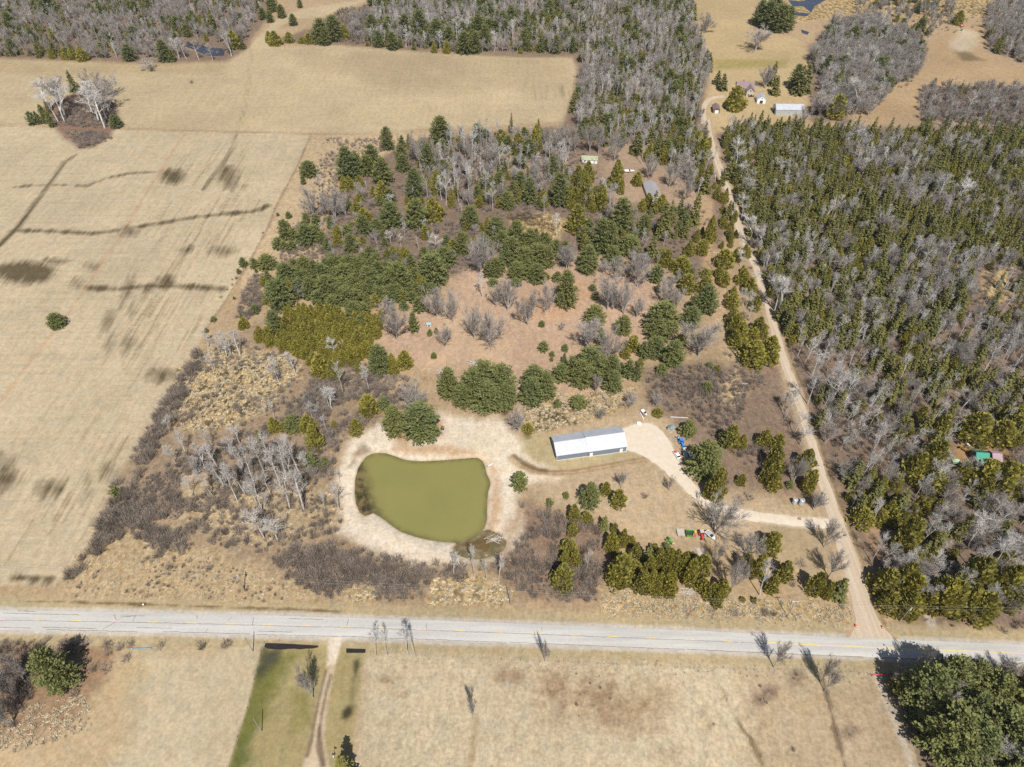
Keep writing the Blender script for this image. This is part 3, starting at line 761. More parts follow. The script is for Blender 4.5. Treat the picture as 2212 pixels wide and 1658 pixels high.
def water_mat(name, c1, c2, rough=.06, spec=.5, scale=.05):
    m, n, l, b = newmat(name)
    b.inputs['Roughness'].default_value = rough
    b.inputs['Specular IOR Level'].default_value = spec
    tc = n.new('ShaderNodeTexCoord'); z = n.new('ShaderNodeTexNoise'); z.inputs['Scale'].default_value = scale; z.inputs['Detail'].default_value = 5
    l.new(tc.outputs['Object'], z.inputs['Vector'])
    r = n.new('ShaderNodeMapRange'); r.inputs['From Min'].default_value = .4; r.inputs['From Max'].default_value = .65; l.new(z.outputs['Fac'], r.inputs['Value'])
    mx = n.new('ShaderNodeMix'); mx.data_type = 'RGBA'; mx.inputs['A'].default_value = (*c1, 1); mx.inputs['B'].default_value = (*c2, 1); l.new(r.outputs['Result'], mx.inputs['Factor'])
    l.new(mx.outputs['Result'], b.inputs['Base Color'])
    w = n.new('ShaderNodeTexNoise'); w.inputs['Scale'].default_value = 1.2; w.inputs['Detail'].default_value = 3; l.new(tc.outputs['Object'], w.inputs['Vector'])
    bp = n.new('ShaderNodeBump'); bp.inputs['Strength'].default_value = .12; bp.inputs['Distance'].default_value = .1
    l.new(w.outputs['Fac'], bp.inputs['Height']); l.new(bp.outputs[0], b.inputs['Normal'])
    return m, n, l, mx, b
M['pond'], n_, l_, mx_, b_ = water_mat('murky_green_water', alb(158, 152, 78), alb(153, 148, 74))
# weed beds and shallows tint the pond along its western and south-eastern edges
at_ = n_.new('ShaderNodeAttribute'); at_.attribute_name = 'weed'
m3 = n_.new('ShaderNodeMix'); m3.data_type = 'RGBA'; l_.new(mx_.outputs['Result'], m3.inputs['A'])
wz = n_.new('ShaderNodeTexNoise'); wz.inputs['Scale'].default_value = .35; wz.inputs['Detail'].default_value = 6
tcw = n_.new('ShaderNodeTexCoord'); l_.new(tcw.outputs['Object'], wz.inputs['Vector'])
wr = n_.new('ShaderNodeMix'); wr.data_type = 'RGBA'; wr.inputs['A'].default_value = (*alb(70, 64, 40), 1); wr.inputs['B'].default_value = (*alb(140, 116, 66), 1)
wq = n_.new('ShaderNodeMapRange'); wq.inputs['From Min'].default_value = .42; wq.inputs['From Max'].default_value = .6; l_.new(wz.outputs['Fac'], wq.inputs['Value']); l_.new(wq.outputs['Result'], wr.inputs['Factor'])
l_.new(wr.outputs['Result'], m3.inputs['B']); l_.new(at_.outputs['Fac'], m3.inputs['Factor']); l_.new(m3.outputs['Result'], b_.inputs['Base Color'])
pond = water('pond_water', POND, -.9, M['pond'], 1.015)
def weed_attr(o):
    co = np.array([v.co[:2] for v in o.data.vertices])
    p_ = gpoly([(762, 1000), (785, 1000), (793, 1040), (805, 1080), (822, 1112), (800, 1125), (760, 1110)])
    d = sd_poly(co[:, 0], co[:, 1], p_)
    q_ = gpoly([(1010, 1175), (1035, 1150), (1048, 1125), (1070, 1130), (1060, 1190)])
    d2 = sd_poly(co[:, 0], co[:, 1], q_)
    v = np.maximum(np.clip(.5 - d / 5, 0, 1), np.clip(.4 - d2 / 5, 0, 1))
    rim = sd_poly(co[:, 0], co[:, 1], GP['POND'])
    v = np.maximum(v, np.clip(1 + rim / 2.2, 0, 1) * .55)
    a = o.data.attributes.new('weed', 'FLOAT', 'POINT'); a.data.foreach_set('value', v.astype(np.float32))
weed_attr(pond)
M['murk'] = water_mat('murky_brown_water', alb(122, 108, 70), alb(158, 138, 96), scale=.35)[0]
shallow = water('shallow_water', SHALLOW, -.88, M['murk'], 1.06)
M['ditch'] = water_mat('dark_ditch_water', alb(58, 50, 50), alb(66, 56, 52), rough=.1, scale=.3)[0]
M['blue'] = water_mat('open_dark_blue_water', alb(56, 62, 84), alb(74, 74, 84), rough=.08, scale=.1)[0]
for pl in ([(573, 1390), (585, 1389.6), (600, 1390.2), (620, 1391), (640, 1392), (662, 1393.4), (688, 1395), (687, 1399), (676, 1401.5), (660, 1402), (648, 1403.5), (636, 1402), (622, 1402.5), (606, 1404), (590, 1403), (578, 1402), (571, 1398)], [(748, 1401), (790, 1402.5), (789, 1411), (748, 1411)]):
    water('ditch_water', pl, .015, M['ditch'], 1.0)
for pl in ([(404, 90), (425, 96), (452, 103), (486, 106), (484, 121), (460, 122), (436, 116), (415, 106), (400, 100)],):
    water('woodland_pool', pl, .03, M['blue'], 1.0)
for pl in ([(1702, 0), (1730, 4), (1765, -8), (1785, 0), (1760, 14), (1752, 28), (1735, 14), (1712, 14)], [(1715, 26), (1750, 30), (1742, 36), (1718, 34)], [(1730, 64), (1748, 70), (1744, 76), (1732, 72)], [(1990, 8), (2020, 4), (2026, 12), (2000, 16)], [(1880, 6), (1920, 2), (1925, 12), (1890, 14)]):
    water('marsh_water', pl, .03, M['blue'], 1.0)

# ---------------------------------------------------------------- tree meshes
def basis(d):
    d = d / (np.linalg.norm(d) + 1e-9)
    a = np.cross(d, (0, 0, 1) if abs(d[2]) < .95 else (1, 0, 0)); a = a / np.linalg.norm(a)
    return d, a, np.cross(d, a)

def quad(mb, c, d, nrm, L, Wd):
    """one spray of needles: a pointed lozenge along d"""
    d = d / (np.linalg.norm(d) + 1e-9)
    s = np.cross(nrm, d); s = s / (np.linalg.norm(s) + 1e-9)
    mb.add([c - d * L * .5, c + s * Wd * .5 - d * .05 * L, c + d * L * .5, c - s * Wd * .5 - d * .05 * L], [(0, 1, 2, 3)])

def trunk_mesh(name, h, r, m, n=6, lean=0.0):
    b = MB(); prev = None
    for i in range(3):
        p0 = (lean * (i / 3) ** 2, 0, h * i / 3); p1 = (lean * ((i + 1) / 3) ** 2, 0, h * (i + 1) / 3)
        b.cyl(p0, p1, r * (1 - .3 * i), r * (1 - .3 * (i + 1)), n, caps=False)
    return b.mesh(name, m)

def pine(seed, nwh=15, nbr=8, form=1.5, top=.75, fine=1.0, per=3):
    R = np.random.default_rng(seed); b = MB(); h, r0 = 12.0, 4.0
    sk = R.uniform(-.25, .25, 2)
    for i in range(nwh):
        t = (i + R.uniform(-.25, .25)) / nwh
        t = min(max(t, 0.0), .985)
        z = h * (.06 + .93 * t)
        r = r0 * (1 - t ** form) ** top * min(1, .78 + t * 1.2) + .25
        k = max(3, int(nbr * (1 - t * .45)))
        ph = R.uniform(0, 6.28)
        for j in range(k):
            az = ph + 6.283 * j / k + R.uniform(-.3, .3)
            L = r * R.uniform(.68, 1.12)
            el = R.uniform(-.02, .22) + t * .55
            d = np.array([math.cos(az) * math.cos(el), math.sin(az) * math.cos(el), math.sin(el)])
            base = np.array([sk[0] * t, sk[1] * t, z])
            npt = max(2, int(2 + L * 1.15 / fine))
            for q in range(npt):
                f = .28 + .76 * (q + R.uniform(0, .8)) / npt
                sag = np.array([0, 0, -.18 * f * f * L * (1 - t) * .5 + .12 * max(0, f - .7) * L])
                c0 = base + d * (L * f) + sag
                wid = .38 + .5 * (1 - abs(f - .6))
                for _ in range(per):
                    c = c0 + R.normal(0, 1, 3) * np.array([.26, .26, .14]) * wid * 1.3
                    dd = d + R.normal(0, .55, 3) + np.array([0, 0, .25])
                    nn = np.array([0, 0, 1.0]) + R.normal(0, .55, 3) + .3 * d
                    quad(b, c, dd, nn, R.uniform(.7, 1.15) * fine, R.uniform(.42, .7) * fine)
    for _ in range(10):
        quad(b, np.array([0, 0, h * R.uniform(.93, 1.02)]), np.array([R.normal(0, .3), R.normal(0, .3), 1]), R.normal(0, 1, 3), .8, .4)
    return b

def cedar(seed, n=1050):
    R = np.random.default_rng(seed); b = MB(); h, r0 = 8.0, 2.0
    ph = R.uniform(0, 6.28, 6); am = R.uniform(.05, .14, 6)
    tops = [(0, 0, 1.0)] + [(R.uniform(-.5, .5), R.uniform(-.5, .5), R.uniform(.72, .95)) for _ in range(2)]
    for i in range(n):
        tx, ty, tk = tops[0] if R.random() < .62 else tops[R.integers(1, 3)]
        t = R.random() ** 1.15 * .985
        az = R.uniform(0, 6.283)
        r = r0 * ((1 - t ** 1.4) ** .72) * min(1, .76 + t * 1.4)
        r *= 1 + sum(am[k] * math.sin((k + 2) * az + ph[k] + t * (5 + 2 * k)) for k in range(6))
        rho = r * (.52 + .52 * math.sqrt(R.random()))
        c = np.array([tx * t + math.cos(az) * rho * (.75 + .25 * tk), ty * t + math.sin(az) * rho * (.75 + .25 * tk), h * tk * (.02 + .98 * t)])
        rad = np.array([math.cos(az), math.sin(az), .85])
        dd = np.array([0, 0, 1.0]) + .55 * rad + R.normal(0, .35, 3)
        quad(b, c, dd, rad + R.normal(0, .55, 3), R.uniform(.5, .95), R.uniform(.32, .6))
    return b

def spruce(seed, nwh=20):
    R = np.random.default_rng(seed); b = MB(); h, r0 = 12.0, 1.75
    for i in range(nwh):
        t = (i + R.uniform(-.3, .3)) / nwh; t = min(max(t, 0), .98)
        z = h * (.05 + .94 * t); r = r0 * (1 - t) ** .85 + .12
        k = max(3, int(8 * (1 - t * .5))); ph = R.uniform(0, 6.28)
        for j in range(k):
            az = ph + 6.283 * j / k + R.uniform(-.3, .3); L = r * R.uniform(.75, 1.15)
            d = np.array([math.cos(az), math.sin(az), -.28 + t * .5])
            npt = max(1, int(1 + L * 1.7))
            for q in range(npt):
                f = .35 + .65 * (q + R.uniform(.2, .8)) / npt
                for _ in range(2):
                    c = np.array([0, 0, z]) + d * L * f + R.normal(0, .13, 3)
                    quad(b, c, d + R.normal(0, .35, 3), np.array([0, 0, 1.0]) + .5 * d + R.normal(0, .45, 3), R.uniform(.55, .9), R.uniform(.32, .55))
    for _ in range(6):
        quad(b, np.array([0, 0, h * R.uniform(.94, 1.0)]), np.array([0, 0, 1.0]), R.normal(0, 1, 3), .8, .25)
    return b

def stem(b, p, d, L, r0, r1, R, bend=.12, seg=2, n=3):
    pts = [p]; dd = d / np.linalg.norm(d)
    for i in range(seg):
        dd = dd + R.normal(0, bend, 3); dd[2] += .06; dd = dd / np.linalg.norm(dd)
        pts.append(pts[-1] + dd * L / seg)
    for i in range(seg):
        b.cyl(pts[i], pts[i + 1], r0 + (r1 - r0) * i / seg, r0 + (r1 - r0) * (i + 1) / seg, n, caps=False)
    return pts, dd

def twig(b, p, d, L, w, R):
    d = d / (np.linalg.norm(d) + 1e-9)
    s = np.cross(d, R.normal(0, 1, 3)); s = s / (np.linalg.norm(s) + 1e-9)
    b.add([p - s * w / 2, p + s * w / 2, p + d * L], [(0, 1, 2)])

def spread(d, ang, R):
    d, a, c = basis(d); t = R.uniform(0, 6.283)
    return d * math.cos(ang) + (a * math.cos(t) + c * math.sin(t)) * math.sin(ang)

def birch(seed, forked=False):
    """slender pale trunk, twiggy crown in its upper half"""
    R = np.random.default_rng(seed); tr, tw = MB(), MB(); h = 12.0
    lean = np.array([R.uniform(-.06, .06), R.uniform(-.06, .06), 1.0])
    heads = []
    if forked:
        k0 = R.uniform(.2, .45)
        pts, dd = stem(tr, np.zeros(3), lean, h * k0, .20, .15, R, .04, 2, 5)
        for _ in range(2):
            heads.append((pts[-1], spread(dd, R.uniform(.15, .3), R), h * (1 - k0) * R.uniform(.85, 1)))
    else:
        heads.append((np.zeros(3), lean, h))
    for (p, d, L) in heads:
        pts, dd = stem(tr, p, d, L, .17, .03, R, .05, 5, 4)
        pts = np.array(pts)
        nb = 19 if not forked else 13
        for j in range(nb):
            f = R.uniform(.42 if not forked else .2, .98)
            q = f * 5; i = min(4, int(q)); bp = pts[i] + (pts[i + 1] - pts[i]) * (q - i)
            bl = (1.15 - f) * L * .36 + .5
            bd = spread(np.array([0, 0, 1.0]), R.uniform(.5, 1.0), R)
            bpts, bdd = stem(tr, bp, bd, bl, .05, .018, R, .16, 2, 3)
            for s_ in range(15):
                g = R.uniform(.2, 1); gi = min(1, int(g * 2)); tp = bpts[gi] + (bpts[gi + 1] - bpts[gi]) * (g * 2 - gi)
                td = spread(bdd + np.array([0, 0, .35]), R.uniform(.3, .9), R)
                tl = R.uniform(.5, 1.15)
                twig(tw, tp, td, tl, .05, R)
                for _ in range(3):
                    twig(tw, tp + td * tl * R.uniform(.3, .8), spread(td, .6, R), tl * .6, .035, R)
    return tr, tw

def hardwood(seed, vase=.62, low=.16, dense=1.0):
    """broad bare crown: limbs fan upward from a short trunk"""
    R = np.random.default_rng(seed); tr, tw = MB(), MB(); h = 10.0
    k0 = h * low * R.uniform(.8, 1.2)
    pts, dd = stem(tr, np.zeros(3), np.array([R.uniform(-.05, .05), R.uniform(-.05, .05), 1]), k0, .19, .15, R, .03, 2, 6)
    p = pts[-1]
    nl = int(9 * dense)
    for i in range(nl):
        az = 6.283 * i / nl + R.uniform(-.3, .3); an = vase * R.uniform(.1, 1.25) if i else .05
        d = np.array([math.cos(az) * math.sin(an), math.sin(az) * math.sin(an), math.cos(an)])
        L = (h - k0) * R.uniform(.62, .9) * (1 - .12 * an)
        lp, ld = stem(tr, p - d * .1 - np.array([0, 0, R.uniform(0, k0 * .4)]), d, L, .085, .025, R, .09, 4, 4)
        lp = np.array(lp)
        for j in range(int(13 * dense)):
            f = R.uniform(.22, 1.0); q = f * 4; a = min(3, int(q)); bp = lp[a] + (lp[a + 1] - lp[a]) * (q - a)
            bl = (1.2 - f) * L * .42 + .4
            bd = spread(lp[a + 1] - lp[a], R.uniform(.35, .8), R); bd[2] += .15
            bpts, bdd = stem(tr, bp, bd, bl, .04, .015, R, .15, 2, 3)
            for s_ in range(11):
                g = R.uniform(.15, 1); gi = min(1, int(g * 2)); tp = bpts[gi] + (bpts[gi + 1] - bpts[gi]) * (g * 2 - gi)
                td = spread(bdd, R.uniform(.3, .8), R); td[2] += .2; tl = R.uniform(.45, 1.0)
                twig(tw, tp, td, tl, .045, R)
                for _ in range(3):
                    twig(tw, tp + td * tl * R.uniform(.2, .8), spread(td, .6, R), tl * .7, .032, R)
    return tr, tw

def shrub(seed, up=.55):
    R = np.random.default_rng(seed); b = MB()
    for i in range(34):
        az = R.uniform(0, 6.283); rr = R.random() ** .6 * .55; an = up * R.uniform(.1, 1.3)
        d = np.array([math.cos(az) * math.sin(an), math.sin(az) * math.sin(an), math.cos(an)])
        p = np.array([math.cos(az) * rr, math.sin(az) * rr, 0]); L = R.uniform(1.5, 3.0) * (1 - .25 * an)
        twig(b, p, d, L, .07, R)
        for j in range(11):
            f = R.uniform(.25, .95); td = spread(d, R.uniform(.25, .75), R); td[2] += .15
            twig(b, p + d * L * f, td, R.uniform(.5, 1.1), .05, R)
    return b

def tussock(seed):
    R = np.random.default_rng(seed); b = MB()
    for i in range(46):
        az = R.uniform(0, 6.283); an = R.uniform(.15, 1.25); rr = R.random() * .22
        d = np.array([math.cos(az) * math.sin(an), math.sin(az) * math.sin(an), math.cos(an)])
        twig(b, np.array([math.cos(az) * rr, math.sin(az) * rr, 0]), d, R.uniform(.5, .95), .13, R)
    return b

KIND = {}     # kind -> list of (trunk mesh, crown mesh, joined mesh)
def joined(name, m1, mb1, m2, mb2):
    b = MB(); b.add(mb1.v, mb1.f); k = len(b.f); b.add(mb2.v, mb2.f)
    me = b.mesh(name, m1, m2)
    mi = np.zeros(len(b.f), np.int32); mi[k:] = 1
    me.polygons.foreach_set('material_index', mi)
    return me
def reg(kind, name, tb, tmat, cb, cmat):
    KIND.setdefault(kind, []).append((tb.mesh(name + '_trunk', tmat), cb.mesh(name + '_crown', cmat), joined(name + '_tree', tmat, tb, cmat, cb)))
def pole(h, r):
    b = MB()
    for i in range(3):
        b.cyl((0, 0, h * i / 3), (0, 0, h * (i + 1) / 3), r * (1 - .3 * i), r * (1 - .3 * (i + 1)), 6, caps=False)
    return b
for s in range(9):
    reg('p', 'pine', pole(11, .26), M['bark'], pine(100 + s, 14 + s % 3, 8 + s % 2, (1.3, 1.9, 2.6)[s % 3], (.8, .72, .62)[s % 3]), M['pine'])
for s in range(4):
    reg('P', 'big_pine', pole(11, .2), M['bark'], pine(150 + s, 20, 11, (1.9, 2.6)[s % 2], .68, .62, 4), M['pine'])
for s in range(6):
    reg('c', 'cedar', pole(6.5, .16), M['bark'], cedar(200 + s), M['cedar'])
for s in range(5):
    reg('s', 'spruce', pole(11, .16), M['bark'], spruce(300 + s), M['spruce'])
for s in range(8):
    t_, c_ = birch(400 + s, s % 3 == 2)
    reg('w', 'birch', t_, M['birch_bark'], c_, M['birch_twig'])
for s in range(8):
    t_, c_ = hardwood(500 + s, .5 + .06 * (s % 4), .12 + .05 * (s % 3))
    reg('b', 'hardwood', t_, M['grey_bark'], c_, M['grey_twig'])
SHRUBS = [shrub(600 + s, .45 + .1 * (s % 3)).mesh('shrub_stems', M['shrub']) for s in range(6)]
TUSSOCKS = [tussock(700 + s).mesh('grass_blades', M['straw']) for s in range(4)]
NOM = {'p': (12.0, 3.5), 'c': (8.0, 1.75), 's': (12.0, 1.45), 'w': (12.0, 2.3), 'b': (9.2, 3.2), 'h': (2.7, 1.9)}
NAME = {'p': 'pine_tree', 'c': 'cedar_tree', 's': 'spruce_tree', 'w': 'birch_tree', 'b': 'bare_tree', 'h': 'bare_shrub'}

# ---------------------------------------------------------------- what grows where
TREES = []
NADIR = CY + FPX / math.tan(PITCH)
WORD = {'p': 'blue-green pine', 'c': 'olive-green cedar', 's': 'narrow dark spruce', 'w': 'pale-barked bare birch', 'b': 'bare grey-twigged tree', 'h': 'bare brown shrub'}
SIZE = {'p': (5, 11), 'c': (4.5, 8), 's': (6, 12), 'w': (8, 13), 'b': (6, 11), 'h': (2, 3.5)}

def plant(k, x, y, h, r, where, group, label=None, fix=False):
    if label is None:
        lo, hi = SIZE[k]
        label = ('small ' if h < lo else 'tall ' if h > hi else 'medium-sized ') + WORD[k] + ' ' + where
        group = group + ', ' + label.split(' ')[0] + ' ' + WORD[k] + ('es' if WORD[k].endswith('ch') else 's')
    TREES.append(dict(k=k, x=x, y=y, h=h, r=r, label=label, group=group, fix=fix))

def seen(frame, where, group, entries):
    """trees read off the photo: kind, crown x, crown top, crown foot, crown width (+ label)"""
    sc = FR[frame][2]
    for e in entries:
        k, x, yt, yb, w = e[:5]
        vx, vt = fv(frame, x, yt); vb = fv(frame, x, yb)[1]; vw = w * sc
        g = P(vx, vb); s = FPX / depth(g)
        th = math.atan2(HGT, g.y); r = vw / 2 / s
        by = vb - (r * s * math.sin(th) * .55 if k in 'pcs' else r * s * .12)
        bx = vx
        if k in 'pcs':
            bx = vx - (vx - CX) * (by - vt) * .5 / (NADIR - by)
        elif k == 'b':
            bx = vx - (vx - CX) * (by - vt) * .2 / (NADIR - by)
        g = P(bx, by); s = FPX / depth(g); th = math.atan2(HGT, g.y)
        h = max(1.2, (by - vt) / (s * math.cos(th)))
        if k == 'h':
            by = vb - r * s * math.sin(th) * .7; g = P(bx, by); h = min(max(1.0, (by - vt - r * s * .4) / (s * math.cos(th))), 2.9); r = min(r, 2.6)
        if k in 'pcs': h = min(h, r * {'p': 4.2, 'c': 5.5, 's': 9}[k] + 2); h = max(h, r * {'p': 1.5, 'c': 1.7, 's': 3.5}[k])
        plant(k, g.x, g.y, min(h, 22), r, where, group, e[5] if len(e) > 5 else None, True)

def inside_np(a, poly):
    r = np.zeros(len(a), bool); n = len(poly)
    for i in range(n):
        ax, ay = poly[i]; bx, by = poly[(i + 1) % n]
        if ay == by: continue
        r ^= ((ay > a[:, 1]) != (by > a[:, 1])) & (a[:, 0] < ax + (a[:, 1] - ay) / (by - ay) * (bx - ax))
    return r

def cells(poly, step, jit=.42, avoid=()):
    x0, y0 = poly.min(0); x1, y1 = poly.max(0)
    gy = np.arange(y0, y1, step * .87); gx = np.arange(x0, x1, step)
    if not len(gx) or not len(gy): return []
    X, Y = np.meshgrid(gx, gy); X = X + (np.arange(len(gy)) % 2)[:, None] * step / 2
    a = np.stack([X.ravel(), Y.ravel()], 1) + nrg.uniform(-jit, jit, (X.size, 2)) * step
    a = a[inside_np(a, poly)]
    for n_ in avoid:
        if len(a): a = a[~inside_np(a, n_)]
    return [tuple(q) for q in a]

NOGO = []       # clearings, roads and buildings
def keepout(pts, pad=0.0):
    NOGO.append(gpoly(pts))
for nm in ('ROAD', 'GRAVEL', 'APRON', 'POND', 'FIELD_W'):
    NOGO.append(GP[nm])
keepout([(1310, 318), (1395, 325), (1450, 395), (1490, 440), (1420, 450), (1345, 420), (1310, 380)])       # cabin yard
keepout([(1230, 325), (1330, 325), (1335, 375), (1230, 375)])
keepout([(2030, 975), (2080, 935), (2160, 950), (2215, 985), (2160, 1035), (2030, 1025)])
keepout([(2020, 1050), (2110, 1042), (2125, 1078), (2050, 1088)])
keepout([(1850, 1140), (1935, 1135), (1960, 1195), (1890, 1205)])
keepout([(1500, 430), (1530, 420), (1545, 470), (1560, 600), (1540, 600), (1520, 500)])
keepout([(392, 84), (490, 96), (498, 132), (400, 128)])
keepout([(1990, 1290), (2020, 1290), (2050, 1395), (2010, 1395)])
keepout([(1525, 40), (1740, 80), (1745, 262), (1625, 278), (1590, 262), (1560, 300), (1520, 300), (1512, 220), (1535, 190)])
keepout([(1495, -40), (1620, -40), (1618, 120), (1530, 120)])

def wood(pts, step, mix, where, group, f='V', hs=1.0, nogo=True, clump=.6):
    poly = gpoly(pts, f)
    ks = list(mix); ws = [mix[k] for k in ks]
    HR = {'p': (8, 15, .33), 'c': (5.5, 10, .27), 's': (9, 17, .165), 'w': (10, 16, .17), 'b': (8, 14, .33), 'h': (2, 3.6, .72)}
    pts_ = cells(poly, step, .42, NOGO if nogo else ())
    if not pts_: return
    ar = np.array(pts_); pat = fbm(ar[:, 0], ar[:, 1], 22, 91); pat2 = fbm(ar[:, 0], ar[:, 1], 16, 55)
    for q, v, v2 in zip(pts_, pat, pat2):
        e = 4.5 ** ((v - .5) * clump * 6); e2 = 4.5 ** ((v2 - .5) * clump * 5)
        k = rng.choices(ks, [w_ * (e if k_ in 'sp' else e * e2 if k_ == 'c' else 1 / e) for k_, w_ in zip(ks, ws)])[0]
        if k is None or k == '-': continue
        a, b_, rr = HR[k]
        h = rng.uniform(a, b_) * hs
        plant(k, q[0], q[1], h, h * rr * rng.uniform(.8, 1.2), where, group)

# --- trees read off the photo one by one
seen('B', 'around the leaf-strewn clearing', 'trees round the clearing', [
    ('p', 430, 1165, 1500, 300), ('p', 610, 1200, 1570, 300), ('p', 320, 1250, 1600, 280), ('p', 470, 1380, 1690, 330), ('p', 650, 1390, 1660, 270),
    ('p', 50, 1230, 1560, 220, 'dense rounded pine at the western end of the big pine clump by the sandy bank'), ('p', 200, 1400, 1650, 200), ('p', 970, 1210, 1500, 250), ('p', 950, 1330, 1620, 260), ('p', 1100, 1270, 1570, 220), ('p', 1270, 1180, 1380, 170), ('p', 1390, 1090, 1290, 150),
    ('p', 1590, 1010, 1340, 300), ('p', 1500, 1150, 1430, 240), ('p', 1820, 1090, 1330, 180), ('p', 1830, 1250, 1480, 190), ('p', 1640, 550, 760, 220), ('p', 1340, 120, 580, 220, 'tall tiered pine standing alone at the back edge of the clearing'),
    ('p', 1005, 100, 310, 170), ('p', 800, 80, 260, 200), ('p', 870, 0, 200, 200), ('p', 1550, 0, 200, 190), ('p', 570, 30, 240, 150), ('p', 1080, 930, 1045, 110, 'small conical pine alone in the open middle of the clearing'), ('p', 1310, 960, 1040, 70), ('p', 1170, 1030, 1095, 60), ('p', 1165, 1095, 1145, 45), ('p', 1305, 1050, 1180, 70),
    ('p', 1060, 700, 775, 70), ('p', 1225, 175, 290, 110), ('p', 1610, 310, 380, 80), ('p', 1640, 390, 480, 80), ('p', 1940, 650, 860, 180), ('c', 2050, 860, 1040, 140), ('c', 1970, 980, 1110, 110), ('p', 1910, 1150, 1280, 100), ('p', 2000, 1130, 1330, 120), ('p', 2100, 1150, 1360, 120),
    ('c', 2125, 1100, 1220, 80), ('p', 2170, 940, 1120, 140), ('p', 1460, 1520, 1650, 170), ('p', 1230, 1550, 1650, 90), ('c', 1120, 190, 260, 60), ('p', 780, 240, 340, 120), ('p', 530, 250, 330, 110), ('p', 1720, 1100, 1330, 160), ('p', 1690, 780, 960, 130),
    ('b', 330, 480, 915, 230), ('b', 500, 510, 1005, 300, 'broad bare maple with dense lilac-grey crown in the middle of the clearing'), ('b', 95, 350, 735, 200), ('b', 560, 300, 560, 180), ('b', 690, 270, 620, 230), ('b', 910, 310, 770, 260), ('b', 1120, 260, 610, 200), ('b', 400, -150, 210, 280), ('b', 1560, 700, 1040, 330, 'wide vase-shaped bare tree beside the pines east of the clearing'), ('b', 1790, 800, 1110, 280),
    ('b', 1330, -60, 150, 230), ('b', 1780, 60, 600, 280), ('b', 1960, 100, 650, 200), ('b', 2100, 0, 350, 230), ('b', 1830, 330, 600, 200), ('b', 2090, 440, 680, 170), ('b', 1650, 1290, 1500, 120), ('b', 30, 760, 980, 180), ('w', 415, 210, 460, 110), ('b', 2000, 1480, 1640, 170), ('b', 1280, 700, 810, 70)])
seen('A', 'in the conifer stand between the west field and the clearing', 'conifer stand by the west field', [
    ('p', 295, -10, 155, 190, 'dark dense pine at the corner of the west field'), ('p', 170, 60, 140, 75), ('p', 40, 30, 128, 80), ('p', 185, 140, 185, 35), ('p', 310, 160, 280, 100), ('p', 500, 90, 330, 190), ('p', 700, 20, 290, 190), ('p', 820, 60, 330, 150), ('p', 600, 40, 220, 130), ('p', 430, 260, 600, 260), ('p', 380, 600, 880, 170),
    ('p', 900, 100, 360, 200), ('p', 950, 230, 500, 220), ('p', 1150, 20, 200, 190), ('p', 1120, 100, 330, 200), ('p', 1150, 330, 530, 190), ('p', 1290, 30, 190, 150), ('p', 1450, 20, 170, 150), ('p', 1400, 130, 350, 190), ('p', 1700, 90, 390, 270), ('p', 1560, 330, 460, 130), ('p', 1230, 500, 690, 170), ('p', 1100, 300, 480, 180), ('p', 1350, 500, 640, 140),
    ('p', 1760, 380, 500, 140), ('p', 1880, 390, 520, 110), ('p', 1780, 480, 590, 110), ('p', 1940, 450, 620, 130), ('p', 2080, 0, 330, 300), ('p', 1880, 600, 840, 110), ('p', 1520, 980, 1290, 210), ('p', 330, 300, 470, 120), ('p', 620, 280, 480, 130), ('p', 760, 250, 480, 170), ('p', 1010, 430, 600, 140), ('p', 860, 380, 540, 150), ('p', 1290, 300, 470, 150), ('p', 1010, 20, 210, 160), ('p', 1320, 640, 780, 120), ('p', 1650, 330, 470, 120),
    ('p', 170, 530, 630, 90), ('p', 1600, 200, 360, 140), ('p', 1480, 180, 330, 130), ('p', 730, 100, 300, 150),
    ('c', 260, 220, 330, 90), ('c', 280, 430, 530, 70), ('c', 540, 260, 400, 80), ('c', 1955, 200, 400, 110, 'bright olive cedar cone standing against a brown gap in the pines'), ('c', 1475, 420, 560, 110), ('c', 1480, 320, 430, 80), ('c', 1660, 1060, 1300, 110), ('c', 1785, 1030, 1230, 160), ('c', 1295, 1120, 1280, 80), ('c', 1370, 920, 1080, 140), ('c', 1390, 1500, 1700, 190), ('c', 860, 1080, 1330, 180), ('c', 1010, 1130, 1330, 150), ('c', 1220, 980, 1190, 130),
    ('c', 60, 670, 790, 90), ('c', 20, 700, 800, 70), ('c', 970, 30, 110, 90), ('c', 1400, 50, 150, 90), ('c', 1540, 60, 160, 80), ('c', 20, 620, 680, 35), ('p', 70, 620, 660, 35), ('p', 2060, 790, 870, 65), ('p', 2130, 780, 845, 45), ('p', 2105, 1045, 1115, 65),
    ('b', 1700, 560, 930, 290, 'round bare tree with dense grey crown at the western tip of the clearing'), ('b', 1600, 460, 640, 190), ('b', 650, 300, 470, 160), ('b', 2140, 360, 680, 280), ('w', 1410, 1210, 1470, 120), ('w', 985, 1440, 1660, 130), ('b', 1890, 1390, 1670, 290), ('h', 1590, 1270, 1490, 170, 'dense silver-grey leafless bush among brown scrub'), ('w', 1040, 920, 1120, 150), ('w', 2170, 1250, 1400, 110), ('w', 1130, 1150, 1510, 130), ('w', 620, 1050, 1290, 110), ('w', 440, 1100, 1340, 130)])
